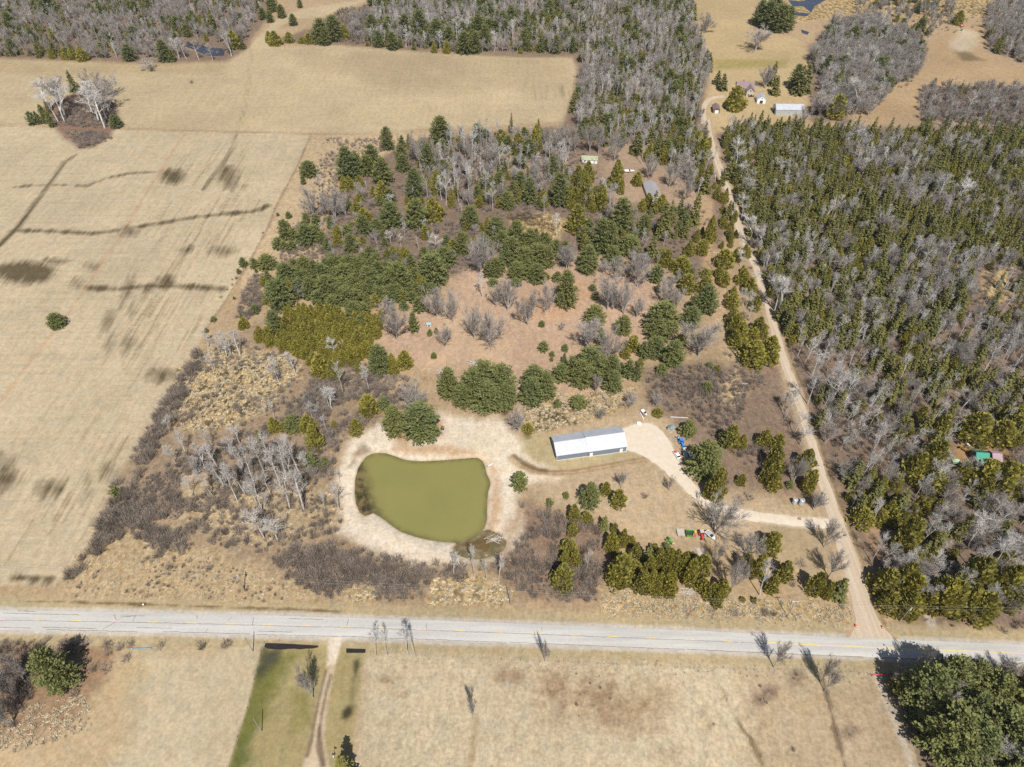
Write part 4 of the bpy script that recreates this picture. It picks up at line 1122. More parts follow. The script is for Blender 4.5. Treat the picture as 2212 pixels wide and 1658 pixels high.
seen('D', 'in the mixed woods south of the north field', 'mixed woods below the north field', [
    ('p', 380, 460, 630, 170, 'lone dark pine by the fence at the corner of the west field'), ('p', 320, 600, 710, 70), ('p', 165, 1000, 1075, 70), ('p', 50, 1010, 1050, 35), ('p', 130, 1095, 1310, 150), ('p', 210, 1180, 1330, 130), ('p', 350, 1150, 1380, 200), ('p', 440, 1150, 1290, 150), ('p', 50, 1280, 1410, 130), ('p', 195, 1320, 1440, 110), ('p', 120, 1320, 1425, 90), ('p', 520, 1220, 1360, 110), ('p', 580, 1290, 1440, 120),
    ('p', 790, 310, 680, 220), ('p', 900, 370, 600, 150), ('p', 1060, 300, 550, 170), ('p', 1020, 400, 620, 180), ('p', 1180, 430, 720, 210), ('p', 1230, 100, 340, 130), ('p', 1390, 180, 320, 90), ('p', 1380, 280, 450, 130), ('p', 1400, 390, 570, 150), ('p', 1800, 0, 280, 200), ('p', 1670, 220, 590, 140), ('p', 1530, 560, 880, 180), ('p', 1540, 880, 1200, 220), ('p', 1270, 910, 1190, 220), ('p', 970, 1040, 1270, 160), ('p', 1120, 1080, 1250, 140), ('p', 1840, 450, 650, 150), ('p', 1820, 220, 370, 110), ('p', 2130, 950, 1190, 190), ('p', 850, 1110, 1175, 80), ('p', 790, 1150, 1260, 110), ('p', 830, 1250, 1460, 140), ('p', 2040, 1230, 1480, 150), ('p', 1850, 1400, 1600, 220), ('p', 1720, 1430, 1680, 200),
    ('c', 760, 620, 790, 90), ('c', 830, 620, 790, 100), ('c', 930, 610, 720, 90), ('c', 1170, 680, 900, 150), ('c', 1730, 860, 1120, 200), ('c', 690, 1150, 1290, 110), ('c', 980, 970, 1130, 170), ('c', 690, 1220, 1380, 90), ('c', 1590, 360, 530, 80), ('c', 1760, 590, 820, 110), ('c', 1920, 740, 960, 70), ('c', 1490, 890, 1050, 100), ('c', 900, 900, 1030, 130), ('c', 870, 1260, 1420, 120), ('c', 1640, 1150, 1300, 100), ('c', 960, 1270, 1350, 80), ('c', 1215, 1420, 1510, 60), ('c', 1290, 1370, 1480, 80), ('c', 1340, 1390, 1520, 80), ('c', 1410, 1380, 1530, 90), ('c', 1940, 1300, 1430, 110), ('c', 1080, 720, 830, 80), ('c', 2010, 180, 290, 100), ('c', 1470, 160, 330, 60), ('c', 930, 780, 920, 90),
    ('b', 430, 720, 1060, 190), ('b', 670, 760, 1090, 190), ('b', 780, 760, 1065, 130), ('b', 1550, 160, 470, 190), ('b', 1740, 160, 560, 120), ('b', 940, 680, 900, 130), ('w', 530, 610, 790, 80), ('w', 1870, 620, 940, 150), ('w', 1820, 650, 880, 100), ('w', 1675, 640, 870, 90), ('w', 1760, 1270, 1450, 150), ('w', 1275, 1220, 1370, 100), ('w', 1650, 1070, 1240, 70), ('w', 1280, 830, 960, 110), ('w', 2110, 480, 860, 140), ('w', 1380, 1240, 1380, 70), ('w', 2080, 60, 420, 110), ('w', 2150, 70, 420, 110), ('w', 1930, 60, 380, 90), ('w', 1960, 420, 780, 90), ('w', 2010, 460, 930, 90)])
seen('E', 'around the cabin clearing west of the gravel road', 'trees round the cabin clearing', [
    ('p', 690, 350, 570, 120), ('p', 480, 460, 800, 110), ('p', 760, 520, 820, 170), ('p', 1340, 690, 1080, 220, 'tall shaggy pine just south of the grey-roofed cabin'), ('p', 1150, 880, 1260, 190), ('p', 1220, 960, 1250, 150), ('p', 170, 920, 1120, 160), ('p', 360, 950, 1200, 180), ('p', 1020, 1180, 1410, 170), ('p', 1400, 1090, 1260, 210), ('p', 1250, 1180, 1350, 160), ('p', 480, 1030, 1200, 140), ('p', 560, 1170, 1400, 200), ('p', 430, 1200, 1422, 200), ('p', 1540, 890, 1090, 130), ('p', 410, 340, 460, 90), ('p', 300, 1100, 1330, 180), ('p', 640, 1180, 1380, 140), ('p', 220, 1040, 1230, 150),
    ('c', 370, 140, 340, 150), ('c', 250, 130, 280, 130), ('c', 540, 60, 290, 110), ('c', 1280, 390, 660, 130), ('c', 1330, 560, 700, 60), ('c', 1480, 490, 620, 100, 'single cone-shaped cedar beside the grey-roofed cabin'), ('c', 1590, 220, 400, 90), ('c', 1720, 250, 420, 90), ('c', 1140, 620, 860, 140), ('c', 920, 800, 1060, 180), ('c', 990, 1070, 1230, 100), ('c', 1010, 520, 830, 130), ('c', 930, 430, 620, 100), ('c', 900, 640, 830, 130), ('c', 1020, 400, 600, 120), ('c', 610, 650, 820, 90), ('c', 90, 910, 1050, 70), ('c', 1580, 690, 830, 90), ('c', 1700, 700, 860, 110), ('c', 2040, 120, 310, 120), ('c', 2080, 170, 400, 150), ('c', 2080, 1120, 1260, 120), ('c', 1960, 1130, 1270, 90), ('c', 2170, 900, 1150, 100), ('c', 2030, 1020, 1140, 70), ('c', 1700, 1200, 1330, 120), ('c', 1760, 1210, 1370, 100), ('c', 1900, 1270, 1422, 150), ('c', 1800, 280, 380, 90), ('c', 1520, 740, 860, 80),
    ('s', 1640, 660, 880, 70), ('s', 1740, 700, 1100, 130), ('s', 1790, 650, 1070, 80), ('s', 1700, 900, 1100, 90), ('s', 1930, 950, 1110, 70), ('s', 1880, 720, 890, 70), ('s', 2020, 680, 980, 110), ('s', 2110, 480, 690, 110), ('s', 2030, 550, 630, 60), ('s', 1620, 1080, 1300, 100), ('s', 1600, 930, 1030, 40), ('s', 370, 570, 790, 60), ('s', 300, 740, 850, 50), ('s', 1660, 170, 390, 80), ('s', 1480, 120, 330, 110), ('s', 560, 10, 200, 60), ('s', 2100, 40, 230, 70),
    ('b', 1580, 350, 555, 170), ('b', 1270, 90, 400, 160), ('b', 1780, 430, 640, 180), ('b', 1040, 50, 320, 150), ('b', 840, 1170, 1400, 200), ('b', 60, 1110, 1430, 240), ('b', 1930, 520, 760, 140), ('b', 1880, 400, 520, 120), ('b', 1480, 1240, 1450, 200), ('b', 1280, 1280, 1480, 180), ('b', 900, 60, 300, 140), ('b', 800, 50, 270, 130), ('b', 640, 90, 270, 100), ('b', 1120, 70, 330, 130),
    ('w', 780, 230, 420, 70), ('w', 800, 320, 540, 90), ('w', 850, 460, 640, 50), ('w', 730, 900, 1090, 110), ('w', 615, 700, 900, 60), ('w', 1215, 610, 800, 90), ('w', 1255, 620, 820, 80), ('w', 210, 230, 500, 150), ('w', 70, 500, 760, 100), ('w', 140, 600, 840, 80), ('w', 1515, 130, 420, 90), ('w', 660, 230, 400, 70), ('w', 2110, 300, 490, 90), ('w', 190, 20, 220, 60), ('w', 80, 30, 300, 60), ('w', 30, 40, 260, 60)])
seen('C', 'on the strip between the clearing and the gravel road', 'trees on the strip by the gravel road', [
    ('p', 90, 110, 300, 140), ('p', 640, 330, 640, 220), ('p', 470, 560, 790, 200), ('p', 500, 430, 640, 150), ('p', 170, 530, 860, 330, 'large dense pine with a broad dark crown between two bare trees'), ('p', 110, 700, 930, 240), ('p', 270, 930, 1200, 230), ('p', 90, 890, 1110, 180), ('p', 150, 1170, 1300, 130), ('p', 30, 900, 1110, 150), ('p', 640, 1370, 1480, 110, 'small round pine alone in the brown scrub by the utility pole'), ('p', 660, 1150, 1215, 80), ('p', 1180, 1240, 1275, 50), ('p', 570, 1180, 1230, 40), ('p', 455, 1230, 1265, 35), ('p', 470, 130, 270, 90),
    ('c', 830, -60, 140, 210), ('c', 760, 120, 235, 110), ('c', 820, 170, 330, 140), ('c', 910, 400, 580, 150), ('c', 1030, 140, 320, 140), ('c', 1100, 240, 420, 140), ('c', 1160, 430, 600, 120), ('c', 910, 570, 750, 120), ('c', 960, 620, 850, 160), ('c', 1000, 720, 1000, 190), ('c', 1140, 780, 970, 150), ('c', 1150, 920, 1210, 250, 'largest rounded cedar at the southern end of the roadside cedar clump'), ('c', 1320, 870, 1130, 200), ('c', 1200, 660, 860, 140), ('c', 980, 860, 1020, 150), ('c', 1330, 980, 1190, 170), ('c', 360, 830, 970, 120), ('c', 430, 200, 400, 200), ('c', 620, 230, 420, 180), ('c', 350, 20, 200, 180), ('c', 400, 60, 260, 150), ('c', 750, 1180, 1270, 70), ('c', 1240, 740, 900, 120), ('c', 200, 0, 110, 140), ('c', 620, 140, 240, 120),
    ('b', 560, 660, 1110, 400, 'very broad bare tree with fanned brown twigs beside the cedar clump'), ('b', 170, 270, 550, 220), ('b', 310, 360, 590, 180), ('b', 90, 1480, 1620, 150),
    ('w', 1410, 200, 640, 200), ('w', 1360, 200, 600, 200), ('w', 1310, 230, 540, 180), ('w', 1400, 230, 620, 180), ('w', 1610, 320, 440, 120), ('w', 1015, 380, 560, 110), ('w', 1050, 400, 560, 150), ('w', 1480, 1480, 1700, 150), ('w', 1440, 1500, 1680, 130), ('w', 990, -40, 120, 120), ('w', 1140, 170, 300, 110), ('w', 1080, 560, 700, 100)])
seen('F', 'on the dry grass south of the metal building', 'trees near the metal building', [
    ('p', 1720, 130, 300, 180, 'round dense pine behind the blue tractor'), ('p', 1910, 380, 750, 340, 'big pale-green pine overhanging the flat trailer'), ('p', 2150, 180, 420, 170), ('c', 2060, 650, 990, 180), ('c', 1970, 740, 960, 140), ('c', 1395, -10, 85, 110), ('p', 405, 895, 970, 60), ('p', 225, 965, 1055, 90), ('p', 665, 815, 1080, 210, 'round grey-green pine between two small cedars on the dry grass'), ('c', 835, 785, 935, 105), ('c', 975, 870, 1065, 160), ('c', 490, 1035, 1220, 120), ('c', 625, 1110, 1240, 120), ('c', 475, 1235, 1370, 110), ('s', 815, 1160, 1310, 95, 'small blue-green spruce on the dry grass at the tip of the cedar row'),
    ('c', 930, 1235, 1345, 80), ('c', 1020, 1300, 1490, 110), ('c', 900, 1340, 1540, 140), ('c', 935, 1460, 1600, 110), ('c', 1110, 1370, 1480, 90), ('c', 440, 1425, 1600, 140), ('c', 385, 1540, 1700, 110), ('c', 515, 1560, 1690, 110), ('b', 1000, 680, 860, 110), ('b', 1520, 720, 880, 90), ('b', 775, -20, 115, 140), ('h', 1250, 880, 980, 90), ('b', 2040, 1000, 1370, 420, 'wide bare tree with dark fanned branches beside the driveway bend')])
seen('T7', 'in the cedar row north of the paved road', 'cedar row by the paved road', [
    ('c', 1435, 360, 520, 135, 'round cedar alone in brown brush next to the roadside marsh'), ('c', 1450, 265, 350, 65), ('c', 1475, 195, 290, 110), ('c', 1520, 270, 365, 75), ('c', 1825, 290, 480, 170), ('c', 1790, 360, 500, 120), ('c', 1910, 220, 330, 80), ('c', 2050, 260, 380, 100), ('c', 1960, 380, 540, 90), ('c', 2050, 420, 540, 100), ('c', 2120, 400, 560, 110), ('c', 2100, 250, 400, 90), ('c', 2170, 250, 420, 90), ('c', 1900, 330, 440, 110), ('s', 1990, 220, 360, 60), ('c', 2000, 300, 440, 90), ('w', 1585, 270, 410, 50),
    ('w', 230, 800, 945, 60), ('w', 300, 810, 945, 50), ('w', 430, 790, 945, 90), ('w', 480, 810, 950, 40), ('b', 1320, 850, 980, 60), ('b', 852, 1240, 1350, 70, 'small dead snag alone in the tan meadow south of the road'), ('s', 15, 1612, 1745, 120, 'dark spruce beside the drive south of the paved road'), ('w', 730, 270, 420, 70), ('w', 860, 250, 430, 60), ('w', 1020, 330, 440, 60), ('w', 940, 340, 450, 60)])
seen('G', 'in the cedar row by the gravel road corner', 'cedar row by the road corner', [
    ('c', 120, 710, 960, 150), ('c', 60, 640, 760, 90), ('c', 230, 700, 960, 150), ('c', 380, 740, 1010, 150), ('c', 480, 760, 1090, 160), ('c', 590, 780, 1000, 200), ('c', 300, 760, 960, 120), ('c', 120, 960, 1180, 150), ('c', 60, 880, 1170, 130), ('c', 250, 950, 1210, 140), ('c', 600, 1040, 1180, 140), ('c', 760, 1150, 1330, 120), ('c', 690, 1080, 1260, 150), ('c', 800, 1040, 1220, 160), ('c', 1060, 760, 960, 150), ('c', 1200, 770, 1010, 160), ('c', 1350, 1000, 1180, 140), ('c', 1490, 850, 1050, 170), ('c', 1840, 965, 1200, 180), ('c', 1950, 1060, 1235, 120), ('c', 1020, 1220, 1270, 60), ('c', 1145, 1220, 1285, 55), ('c', 1330, 525, 760, 210, 'bright round cedar alone on the grass near the gravel road corner'), ('s', 2080, 1040, 1250, 160, 'dark pointed spruce at the edge of the gravel road'), ('p', 195, 645, 720, 90), ('p', 470, 730, 800, 60),
    ('b', 1090, 560, 790, 260), ('b', 1000, 790, 1010, 150), ('w', 1200, 920, 1210, 200), ('b', 900, 850, 1200, 200), ('b', 740, 640, 880, 130), ('b', 1920, 430, 690, 210), ('b', 1980, 740, 1010, 220), ('b', 1800, 90, 290, 170), ('h', 435, 1330, 1430, 160), ('h', 690, 1360, 1420, 110), ('h', 930, 1350, 1450, 140), ('h', 1260, 1290, 1460, 160), ('h', 1350, 1310, 1450, 90), ('h', 1080, 60, 220, 230), ('h', 980, 100, 230, 150), ('h', 1640, 800, 900, 150), ('h', 760, 800, 900, 120), ('h', 1550, 1030, 1130, 120), ('h', 2090, 1270, 1360, 70)])
seen('T5', 'in the scrub between the driveway and the gravel road', 'trees by the driveway', [
    ('p', 40, 1070, 1175, 90), ('c', 320, 1100, 1250, 110), ('c', 390, 1160, 1260, 60), ('c', 540, 1130, 1250, 90), ('c', 620, 1150, 1270, 90), ('c', 610, 1240, 1420, 110), ('c', 560, 1360, 1480, 80), ('c', 600, 1410, 1525, 90), ('c', 810, 1260, 1400, 110), ('c', 830, 1390, 1535, 90), ('c', 385, 1415, 1490, 60), ('p', 700, 1460, 1510, 50), ('b', 725, 1330, 1480, 140, 'pale-branched bare tree between cedars near the two metal bins'), ('w', 660, 890, 1060, 90), ('w', 720, 1020, 1160, 110), ('w', 760, 1100, 1230, 100), ('b', 860, 1560, 1640, 110)])
seen('T5', 'around the green-roofed cabin in the eastern woods', 'cedars round the green-roofed cabin', [
    ('c', 1920, 1030, 1230, 200), ('c', 2080, 1080, 1240, 160), ('c', 1820, 1340, 1490, 120), ('c', 1960, 1330, 1530, 190), ('c', 2080, 1350, 1570, 200), ('c', 1640, 1210, 1420, 150), ('c', 1630, 1400, 1550, 180), ('c', 1520, 1290, 1480, 150), ('c', 2170, 1360, 1500, 150), ('c', 1690, 1040, 1200, 130), ('c', 2150, 1000, 1180, 160), ('w', 1600, 1340, 1520, 140), ('w', 810, 780, 970, 110), ('w', 920, 780, 975, 110), ('w', 960, 740, 990, 150), ('w', 1010, 770, 1000, 150), ('w', 840, 640, 800, 110), ('w', 1030, 930, 1040, 110)])
seen('T8', 'in the woods east of the gravel road', 'woods by the road corner', [
    ('c', 1480, 70, 280, 150), ('c', 1430, 120, 270, 120), ('c', 1440, 360, 560, 150), ('c', 1340, 400, 560, 170), ('c', 1350, 540, 660, 130), ('c', 1480, 430, 620, 180), ('c', 1480, 560, 700, 150), ('c', 1500, 280, 400, 100), ('c', 1690, 460, 660, 180), ('c', 1760, 480, 670, 180), ('c', 1860, 500, 680, 130), ('c', 1960, 550, 720, 190), ('c', 1920, 340, 560, 200), ('c', 2100, 380, 600, 180), ('c', 1650, 560, 650, 110), ('c', 1180, 0, 110, 140), ('c', 1370, 0, 100, 110), ('c', 1290, 0, 90, 120), ('c', 1600, 520, 650, 110), ('c', 2160, 500, 650, 120),
    ('w', 1220, 170, 330, 80), ('w', 1570, 50, 160, 90), ('w', 1370, 280, 400, 70), ('w', 1430, 300, 400, 80), ('w', 1850, 60, 240, 160), ('w', 1950, 150, 310, 150), ('w', 2020, 200, 350, 160), ('w', 1890, 480, 600, 110), ('w', 1790, 410, 500, 110), ('w', 2060, 470, 600, 130), ('b', 1340, 440, 540, 120)])
seen('T8', 'in the pine grove south of the paved road', 'pine grove south of the road', [
    ('p', 1780, 950, 1250, 260), ('p', 1880, 960, 1200, 180), ('p', 1600, 1040, 1300, 250), ('c', 1420, 1070, 1170, 110), ('p', 1640, 1270, 1420, 260), ('p', 1800, 1300, 1600, 330), ('p', 2010, 1100, 1290, 220), ('p', 2080, 1250, 1550, 300), ('p', 2170, 1330, 1640, 260), ('p', 1950, 1400, 1680, 300), ('p', 2120, 1560, 1760, 220), ('p', 1850, 1230, 1420, 200), ('c', 2130, 1080, 1200, 80), ('c', 2180, 1140, 1330, 110), ('c', 1790, 1200, 1290, 90), ('p', 2230, 1100, 1350, 240), ('p', 2240, 1500, 1800, 280),
    ('b', 1640, 980, 1100, 130), ('b', 1620, 1130, 1270, 220), ('w', 1740, 1020, 1150, 150), ('w', 1860, 1540, 1680, 150), ('w', 1990, 1550, 1690, 120), ('b', 1400, 1040, 1130, 130), ('b', 1520, 920, 1060, 80), ('b', 2000, 1010, 1120, 150), ('b', 2090, 1000, 1100, 130), ('b', 2200, 1000, 1100, 110), ('b', 605, 880, 1020, 110, 'thin bare tree by the ditch south of the paved road'), ('b', 910, 980, 1115, 90), ('b', 940, 1040, 1170, 90)])
seen('T6', 'at the western end south of the road', 'trees west of the lawn', [
    ('p', 325, 940, 1170, 210, 'dense dark pine in scrub southwest of the small field gate'), ('b', 2010, 1010, 1220, 130, 'grey bare tree with yellowish twigs on the green lawn'), ('b', 60, 1030, 1230, 190), ('b', 140, 960, 1120, 170), ('b', 40, 1200, 1390, 180), ('w', 120, 1010, 1180, 120), ('h', 490, 1130, 1215, 80), ('h', 700, 800, 920, 130), ('h', 780, 830, 930, 120), ('h', 850, 820, 900, 80), ('h', 1040, 840, 920, 130), ('h', 1310, 810, 920, 110), ('h', 1470, 830, 910, 160), ('h', 420, 820, 900, 130), ('h', 550, 820, 900, 140), ('h', 270, 830, 920, 130), ('h', 690, 980, 1060, 90), ('h', 610, 980, 1060, 80), ('h', 820, 920, 1010, 120), ('h', 540, 940, 1020, 90), ('h', 1340, 75, 150, 100), ('h', 1540, 80, 180, 120), ('h', 1100, 330, 400, 80), ('h', 1360, 330, 400, 90), ('w', 1715, 0, 190, 150), ('w', 1800, 40, 200, 150)])
seen('T3', 'by the brushy edge of the west field', 'trees by the west field edge', [
    ('p', 355, 380, 475, 105, 'lone dark round pine in the open west field'), ('p', 1570, 15, 75, 55), ('p', 1645, 20, 85, 60), ('p', 1545, 85, 120, 30), ('p', 1380, 395, 430, 40), ('p', 755, 1505, 1580, 70), ('p', 1335, 468, 500, 25), ('p', 1515, 262, 285, 22),
    ('c', 1765, 1050, 1150, 70), ('c', 1830, 1080, 1140, 60), ('p', 1890, 1040, 1150, 110), ('c', 1990, 1035, 1150, 100), ('c', 2030, 1100, 1260, 100), ('c', 1670, 1130, 1205, 45), ('p', 2010, 1290, 1400, 90), ('p', 2100, 1310, 1380, 60), ('c', 2165, 1065, 1130, 40)])
seen('T3', 'in the brushy wet ground west of the pond', 'birches west of the pond', [
    ('w', x, a, b_, w) for x, a, b_, w in ((1210, 1160, 1300, 90), (1140, 1220, 1350, 80), (1380, 1120, 1240, 90), (1500, 1200, 1310, 110), (1280, 1320, 1400, 90), (1450, 1340, 1500, 100), (1380, 1400, 1560, 110), (1590, 1350, 1550, 100), (1540, 1400, 1600, 110), (1720, 1210, 1420, 110), (1640, 1260, 1460, 110), (1860, 1130, 1450, 120), (1780, 1150, 1400, 110), (1940, 1160, 1420, 120), (1990, 1280, 1400, 80), (2020, 1280, 1420, 80), (1700, 1440, 1658, 120), (1760, 1430, 1570, 80), (1880, 1400, 1650, 130), (1970, 1400, 1660, 140), (2200, 1500, 1650, 110), (1660, 1450, 1600, 90), (1350, 500, 600, 90), (1430, 520, 640, 100), (1500, 500, 650, 110), (1560, 510, 660, 110), (1470, 560, 660, 90), (1390, 640, 760, 80), (1810, 700, 830, 90), (1920, 660, 780, 80), (2150, 880, 1000, 100), (2030, 960, 1060, 80), (1100, 1040, 1140, 70), (1560, 1100, 1230, 90), (1410, 1240, 1380, 90), (1330, 1260, 1390, 90), (1250, 1440, 1560, 90), (1820, 1290, 1500, 110), (1910, 1280, 1480, 110), (1580, 1230, 1380, 90))])
seen('T4', 'by the sandy banks of the pond', 'trees by the pond', [
    ('p', 340, 985, 1175, 150, 'smaller of two rounded pines on the north bank of the pond'), ('p', 515, 980, 1205, 215, 'larger of two rounded pines on the north bank of the pond'), ('p', 1155, 1405, 1525, 105, 'small upright pine on sand beside the pond'), ('b', 1150, 1000, 1150, 140, 'pale silvery bare tree between the sand and the metal building'), ('c', 1210, 1085, 1150, 70), ('c', 170, 905, 1045, 110), ('p', 270, 915, 1000, 80), ('c', 90, 1060, 1170, 80), ('h', 1170, 1560, 1650, 90), ('p', 240, 590, 770, 120)])
seen('T0', 'in the tree island of the north field', 'tree island in the north field', [
    ('p', 200, 730, 815, 60), ('p', 240, 725, 810, 45), ('p', 275, 685, 805, 60), ('p', 320, 730, 830, 45), ('s', 460, 470, 600, 55), ('s', 300, 650, 740, 30), ('s', 520, 540, 640, 35), ('p', 745, 750, 835, 70), ('b', 380, 480, 700, 170), ('w', 330, 540, 740, 140), ('w', 420, 530, 760, 150), ('w', 640, 540, 800, 180), ('w', 700, 560, 790, 140), ('b', 690, 520, 740, 180), ('w', 600, 560, 740, 140), ('w', 380, 560, 800, 130), ('b', 720, 500, 640, 150), ('b', 600, 470, 620, 120), ('w', 680, 600, 840, 150), ('w', 420, 620, 800, 110),
    ('b', 970, 390, 460, 110, 'small dark bare tree alone near the top of the north field'), ('h', 1240, 500, 550, 55, 'grey leafless bush alone in the north field')])
seen('T0', 'along the northern woods edge', 'northern woods edge', [
    ('p', 830, 300, 400, 80), ('p', 1060, 270, 405, 90), ('p', 1110, 330, 405, 55), ('c', 420, 320, 390, 50), ('c', 460, 320, 390, 50), ('c', 525, 310, 400, 70), ('p', 75, 260, 365, 60), ('c', 330, 330, 385, 40), ('p', 860, 180, 260, 90), ('p', 300, -30, 110, 140), ('p', 60, 90, 200, 80), ('c', 1510, 210, 320, 90), ('s', 1560, 240, 320, 50), ('w', 1500, 230, 370, 70), ('w', 1380, 290, 400, 50), ('w', 1160, 270, 390, 90), ('w', 1210, 270, 390, 80), ('w', 1290, 280, 395, 70), ('p', 1760, -20, 80, 80), ('p', 1820, 40, 120, 60), ('p', 1745, 80, 150, 50), ('p', 1700, 60, 130, 60), ('p', 1895, 100, 170, 55), ('p', 1940, 0, 55, 35), ('p', 2190, 70, 110, 20), ('c', 1780, 210, 300, 80), ('c', 1870, 215, 280, 60), ('p', 2080, 140, 290, 110), ('p', 2100, 190, 300, 70), ('c', 2000, 220, 285, 70), ('p', 2160, 120, 270, 110), ('c', 1740, 210, 280, 50), ('c', 1950, 240, 285, 40)])
seen('T1', 'along the northern woods edge', 'northern woods edge', [
    ('p', 200, 110, 230, 80), ('p', 330, 220, 330, 70), ('p', 240, 210, 310, 70), ('p', 890, 100, 280, 100), ('p', 930, 180, 330, 80), ('p', 800, 220, 355, 110), ('p', 870, 220, 350, 80), ('p', 1390, 240, 350, 75), ('c', 1270, 280, 335, 45), ('c', 1160, 310, 350, 30), ('p', 500, 60, 250, 120), ('p', 620, 130, 310, 110), ('p', 700, 190, 320, 90), ('p', 410, 110, 250, 100), ('c', 600, 280, 345, 40), ('c', 680, 270, 350, 50), ('c', 1340, 100, 220, 60), ('c', 1290, 190, 290, 55), ('w', 200, 200, 300, 40), ('w', 420, 220, 310, 60), ('w', 990, 260, 345, 50), ('w', 640, 220, 330, 60), ('w', 410, 120, 230, 60), ('w', 580, 100, 240, 60), ('w', 750, 140, 270, 90), ('w', 830, 140, 260, 70), ('p', 640, 770, 960, 120), ('s', 1100, 740, 860, 30), ('c', 20, 170, 260, 60)])
seen('T2', 'around the farmyard at the end of the gravel road', 'trees round the farmyard', [
    ('p', 560, 0, 190, 130), ('p', 640, 10, 210, 140), ('p', 690, 60, 200, 90), ('p', 500, 20, 170, 90), ('p', 600, -40, 150, 130), ('b', 145, 100, 215, 130, 'rounded bare tree with dark branches alone in the far pasture'), ('b', 475, 200, 340, 190, 'wide bare tree with dark spreading branches in the far pasture'), ('s', 810, 380, 610, 90), ('s', 770, 420, 620, 80), ('p', 735, 430, 580, 80), ('s', 590, 410, 560, 60), ('s', 610, 500, 620, 60), ('c', 350, 570, 720, 130, 'large olive cedar between the farmhouse and the brown shed'), ('c', 1790, 80, 165, 75), ('c', 1010, 620, 770, 130), ('p', 940, 370, 500, 70), ('s', 175, 350, 470, 50), ('s', 230, 470, 550, 50), ('s', 265, 500, 590, 60), ('s', 1080, 780, 850, 30), ('b', 540, 440, 580, 110), ('b', 780, 700, 820, 100), ('b', 890, 620, 760, 170), ('w', 1120, 500, 720, 150), ('w', 1060, 520, 650, 90), ('w', 960, 560, 700, 90), ('c', 1630, 510, 565, 30), ('w', 1600, 620, 690, 40), ('w', 1830, 610, 750, 60), ('w', 1960, 640, 760, 60), ('w', 340, 920, 1110, 120), ('w', 370, 1050, 1200, 100), ('w', 390, 1150, 1300, 130), ('w', 620, 1030, 1170, 100), ('w', 1640, 1160, 1330, 130), ('w', 1760, 1180, 1340, 130), ('w', 440, 1400, 1590, 130), ('w', 510, 1480, 1620, 110), ('w', 380, 1280, 1430, 110), ('w', 1960, 1300, 1410, 90), ('w', 1370, 1160, 1260, 80), ('b', 1290, 1400, 1560, 170), ('b', 1020, 1490, 1620, 130)])
# the bright cedar mass
wood([(565, 722), (600, 690), (650, 668), (730, 680), (770, 690), (828, 690), (822, 730), (800, 750), (790, 775), (745, 800), (730, 822), (680, 822), (668, 790), (640, 775), (600, 755), (550, 735)], 3.3, {'c': 1}, 'in the bright olive cedar thicket between field and pond', 'cedar thicket', hs=.85)
wood([(600, 640), (620, 600), (700, 580), (800, 560), (900, 600), (960, 620), (900, 650), (830, 660), (760, 660), (680, 650)], 4.6, {'p': 9, 'c': 1}, 'in the conifer stand between the west field and the clearing', 'conifer stand by the west field', hs=.7)
wood([(1050, 600), (1100, 545), (1180, 520), (1240, 560), (1180, 575), (1110, 590)], 4.6, {'p': 8, 'c': 1}, 'in the conifer stand between the west field and the clearing', 'conifer stand by the west field', hs=.7)

# --- woods filled in by area
wood([(-90, -120), (600, -120), (580, 10), (560, 50), (520, 100), (490, 126), (420, 128), (340, 133), (200, 130), (40, 124), (-90, 120)], 6.6, {'b': 62, 'w': 14, 'p': 5, 's': 6, 'c': 3, '-': 16}, 'in the far northwestern woods', 'northwestern woods', hs=.85)
wood([(800, 60), (790, 102), (900, 110), (1010, 116), (1240, 118), (1250, -120), (830, -120), (800, 20)], 6.0, {'p': 24, 'w': 30, 'b': 28, 's': 8, 'c': 6, '-': 6}, 'in the far northern pine and birch woods', 'northern woods', hs=.95)
wood([(1248, 125), (1256, 180), (1240, 240), (1236, 290), (1300, 320), (1400, 315), (1480, 400), (1505, 440), (1520, 300), (1512, 220), (1532, 150), (1500, 60), (1478, -120), (1240, -120)], 5.4, {'w': 36, 'b': 26, 's': 20, 'c': 9, 'p': 5, '-': 6}, 'in the mixed woods north of the cabin', 'woods north of the cabin', hs=.95)
wood([(935, 305), (1000, 300), (1230, 305), (1236, 330), (1230, 380), (1320, 430), (1330, 480), (1200, 450), (1100, 450), (1010, 450), (930, 420), (900, 360)], 6.2, {'w': 36, 'b': 30, 's': 10, 'c': 14, 'p': 8, '-': 12}, 'in the mixed woods south of the north field', 'mixed woods below the north field', hs=.9)
wood([(720, 420), (900, 400), (1010, 460), (1090, 540), (960, 590), (700, 560), (640, 520), (650, 470)], 7.0, {'w': 14, 'b': 20, 'c': 10, 'p': 16, 'h': 60}, 'in the mixed woods south of the north field', 'mixed woods below the north field', hs=.62)
wood([(1230, 470), (1420, 450), (1500, 470), (1500, 600), (1440, 640), (1300, 590), (1230, 540)], 7.0, {'w': 8, 'b': 20, 'c': 22, 'p': 16, 's': 6, 'h': 40}, 'around the cabin clearing west of the gravel road', 'trees round the cabin clearing', hs=.7)
wood([(1500, 470), (1530, 480), (1600, 620), (1640, 720), (1620, 760), (1560, 640), (1510, 540)], 7.5, {'c': 24, 'h': 40, 's': 4, 'w': 8, '-': 20}, 'on the strip between the clearing and the gravel road', 'trees on the strip by the gravel road', hs=.7)
wood([(1500, 320), (1532, 310), (1550, 380), (1575, 440), (1602, 520), (1625, 590), (1600, 600), (1565, 520), (1540, 440), (1510, 400)], 5.2, {'c': 44, 'w': 16, 's': 8, 'h': 26, '-': 12}, 'on the strip between the clearing and the gravel road', 'trees on the strip by the gravel road', hs=.8)
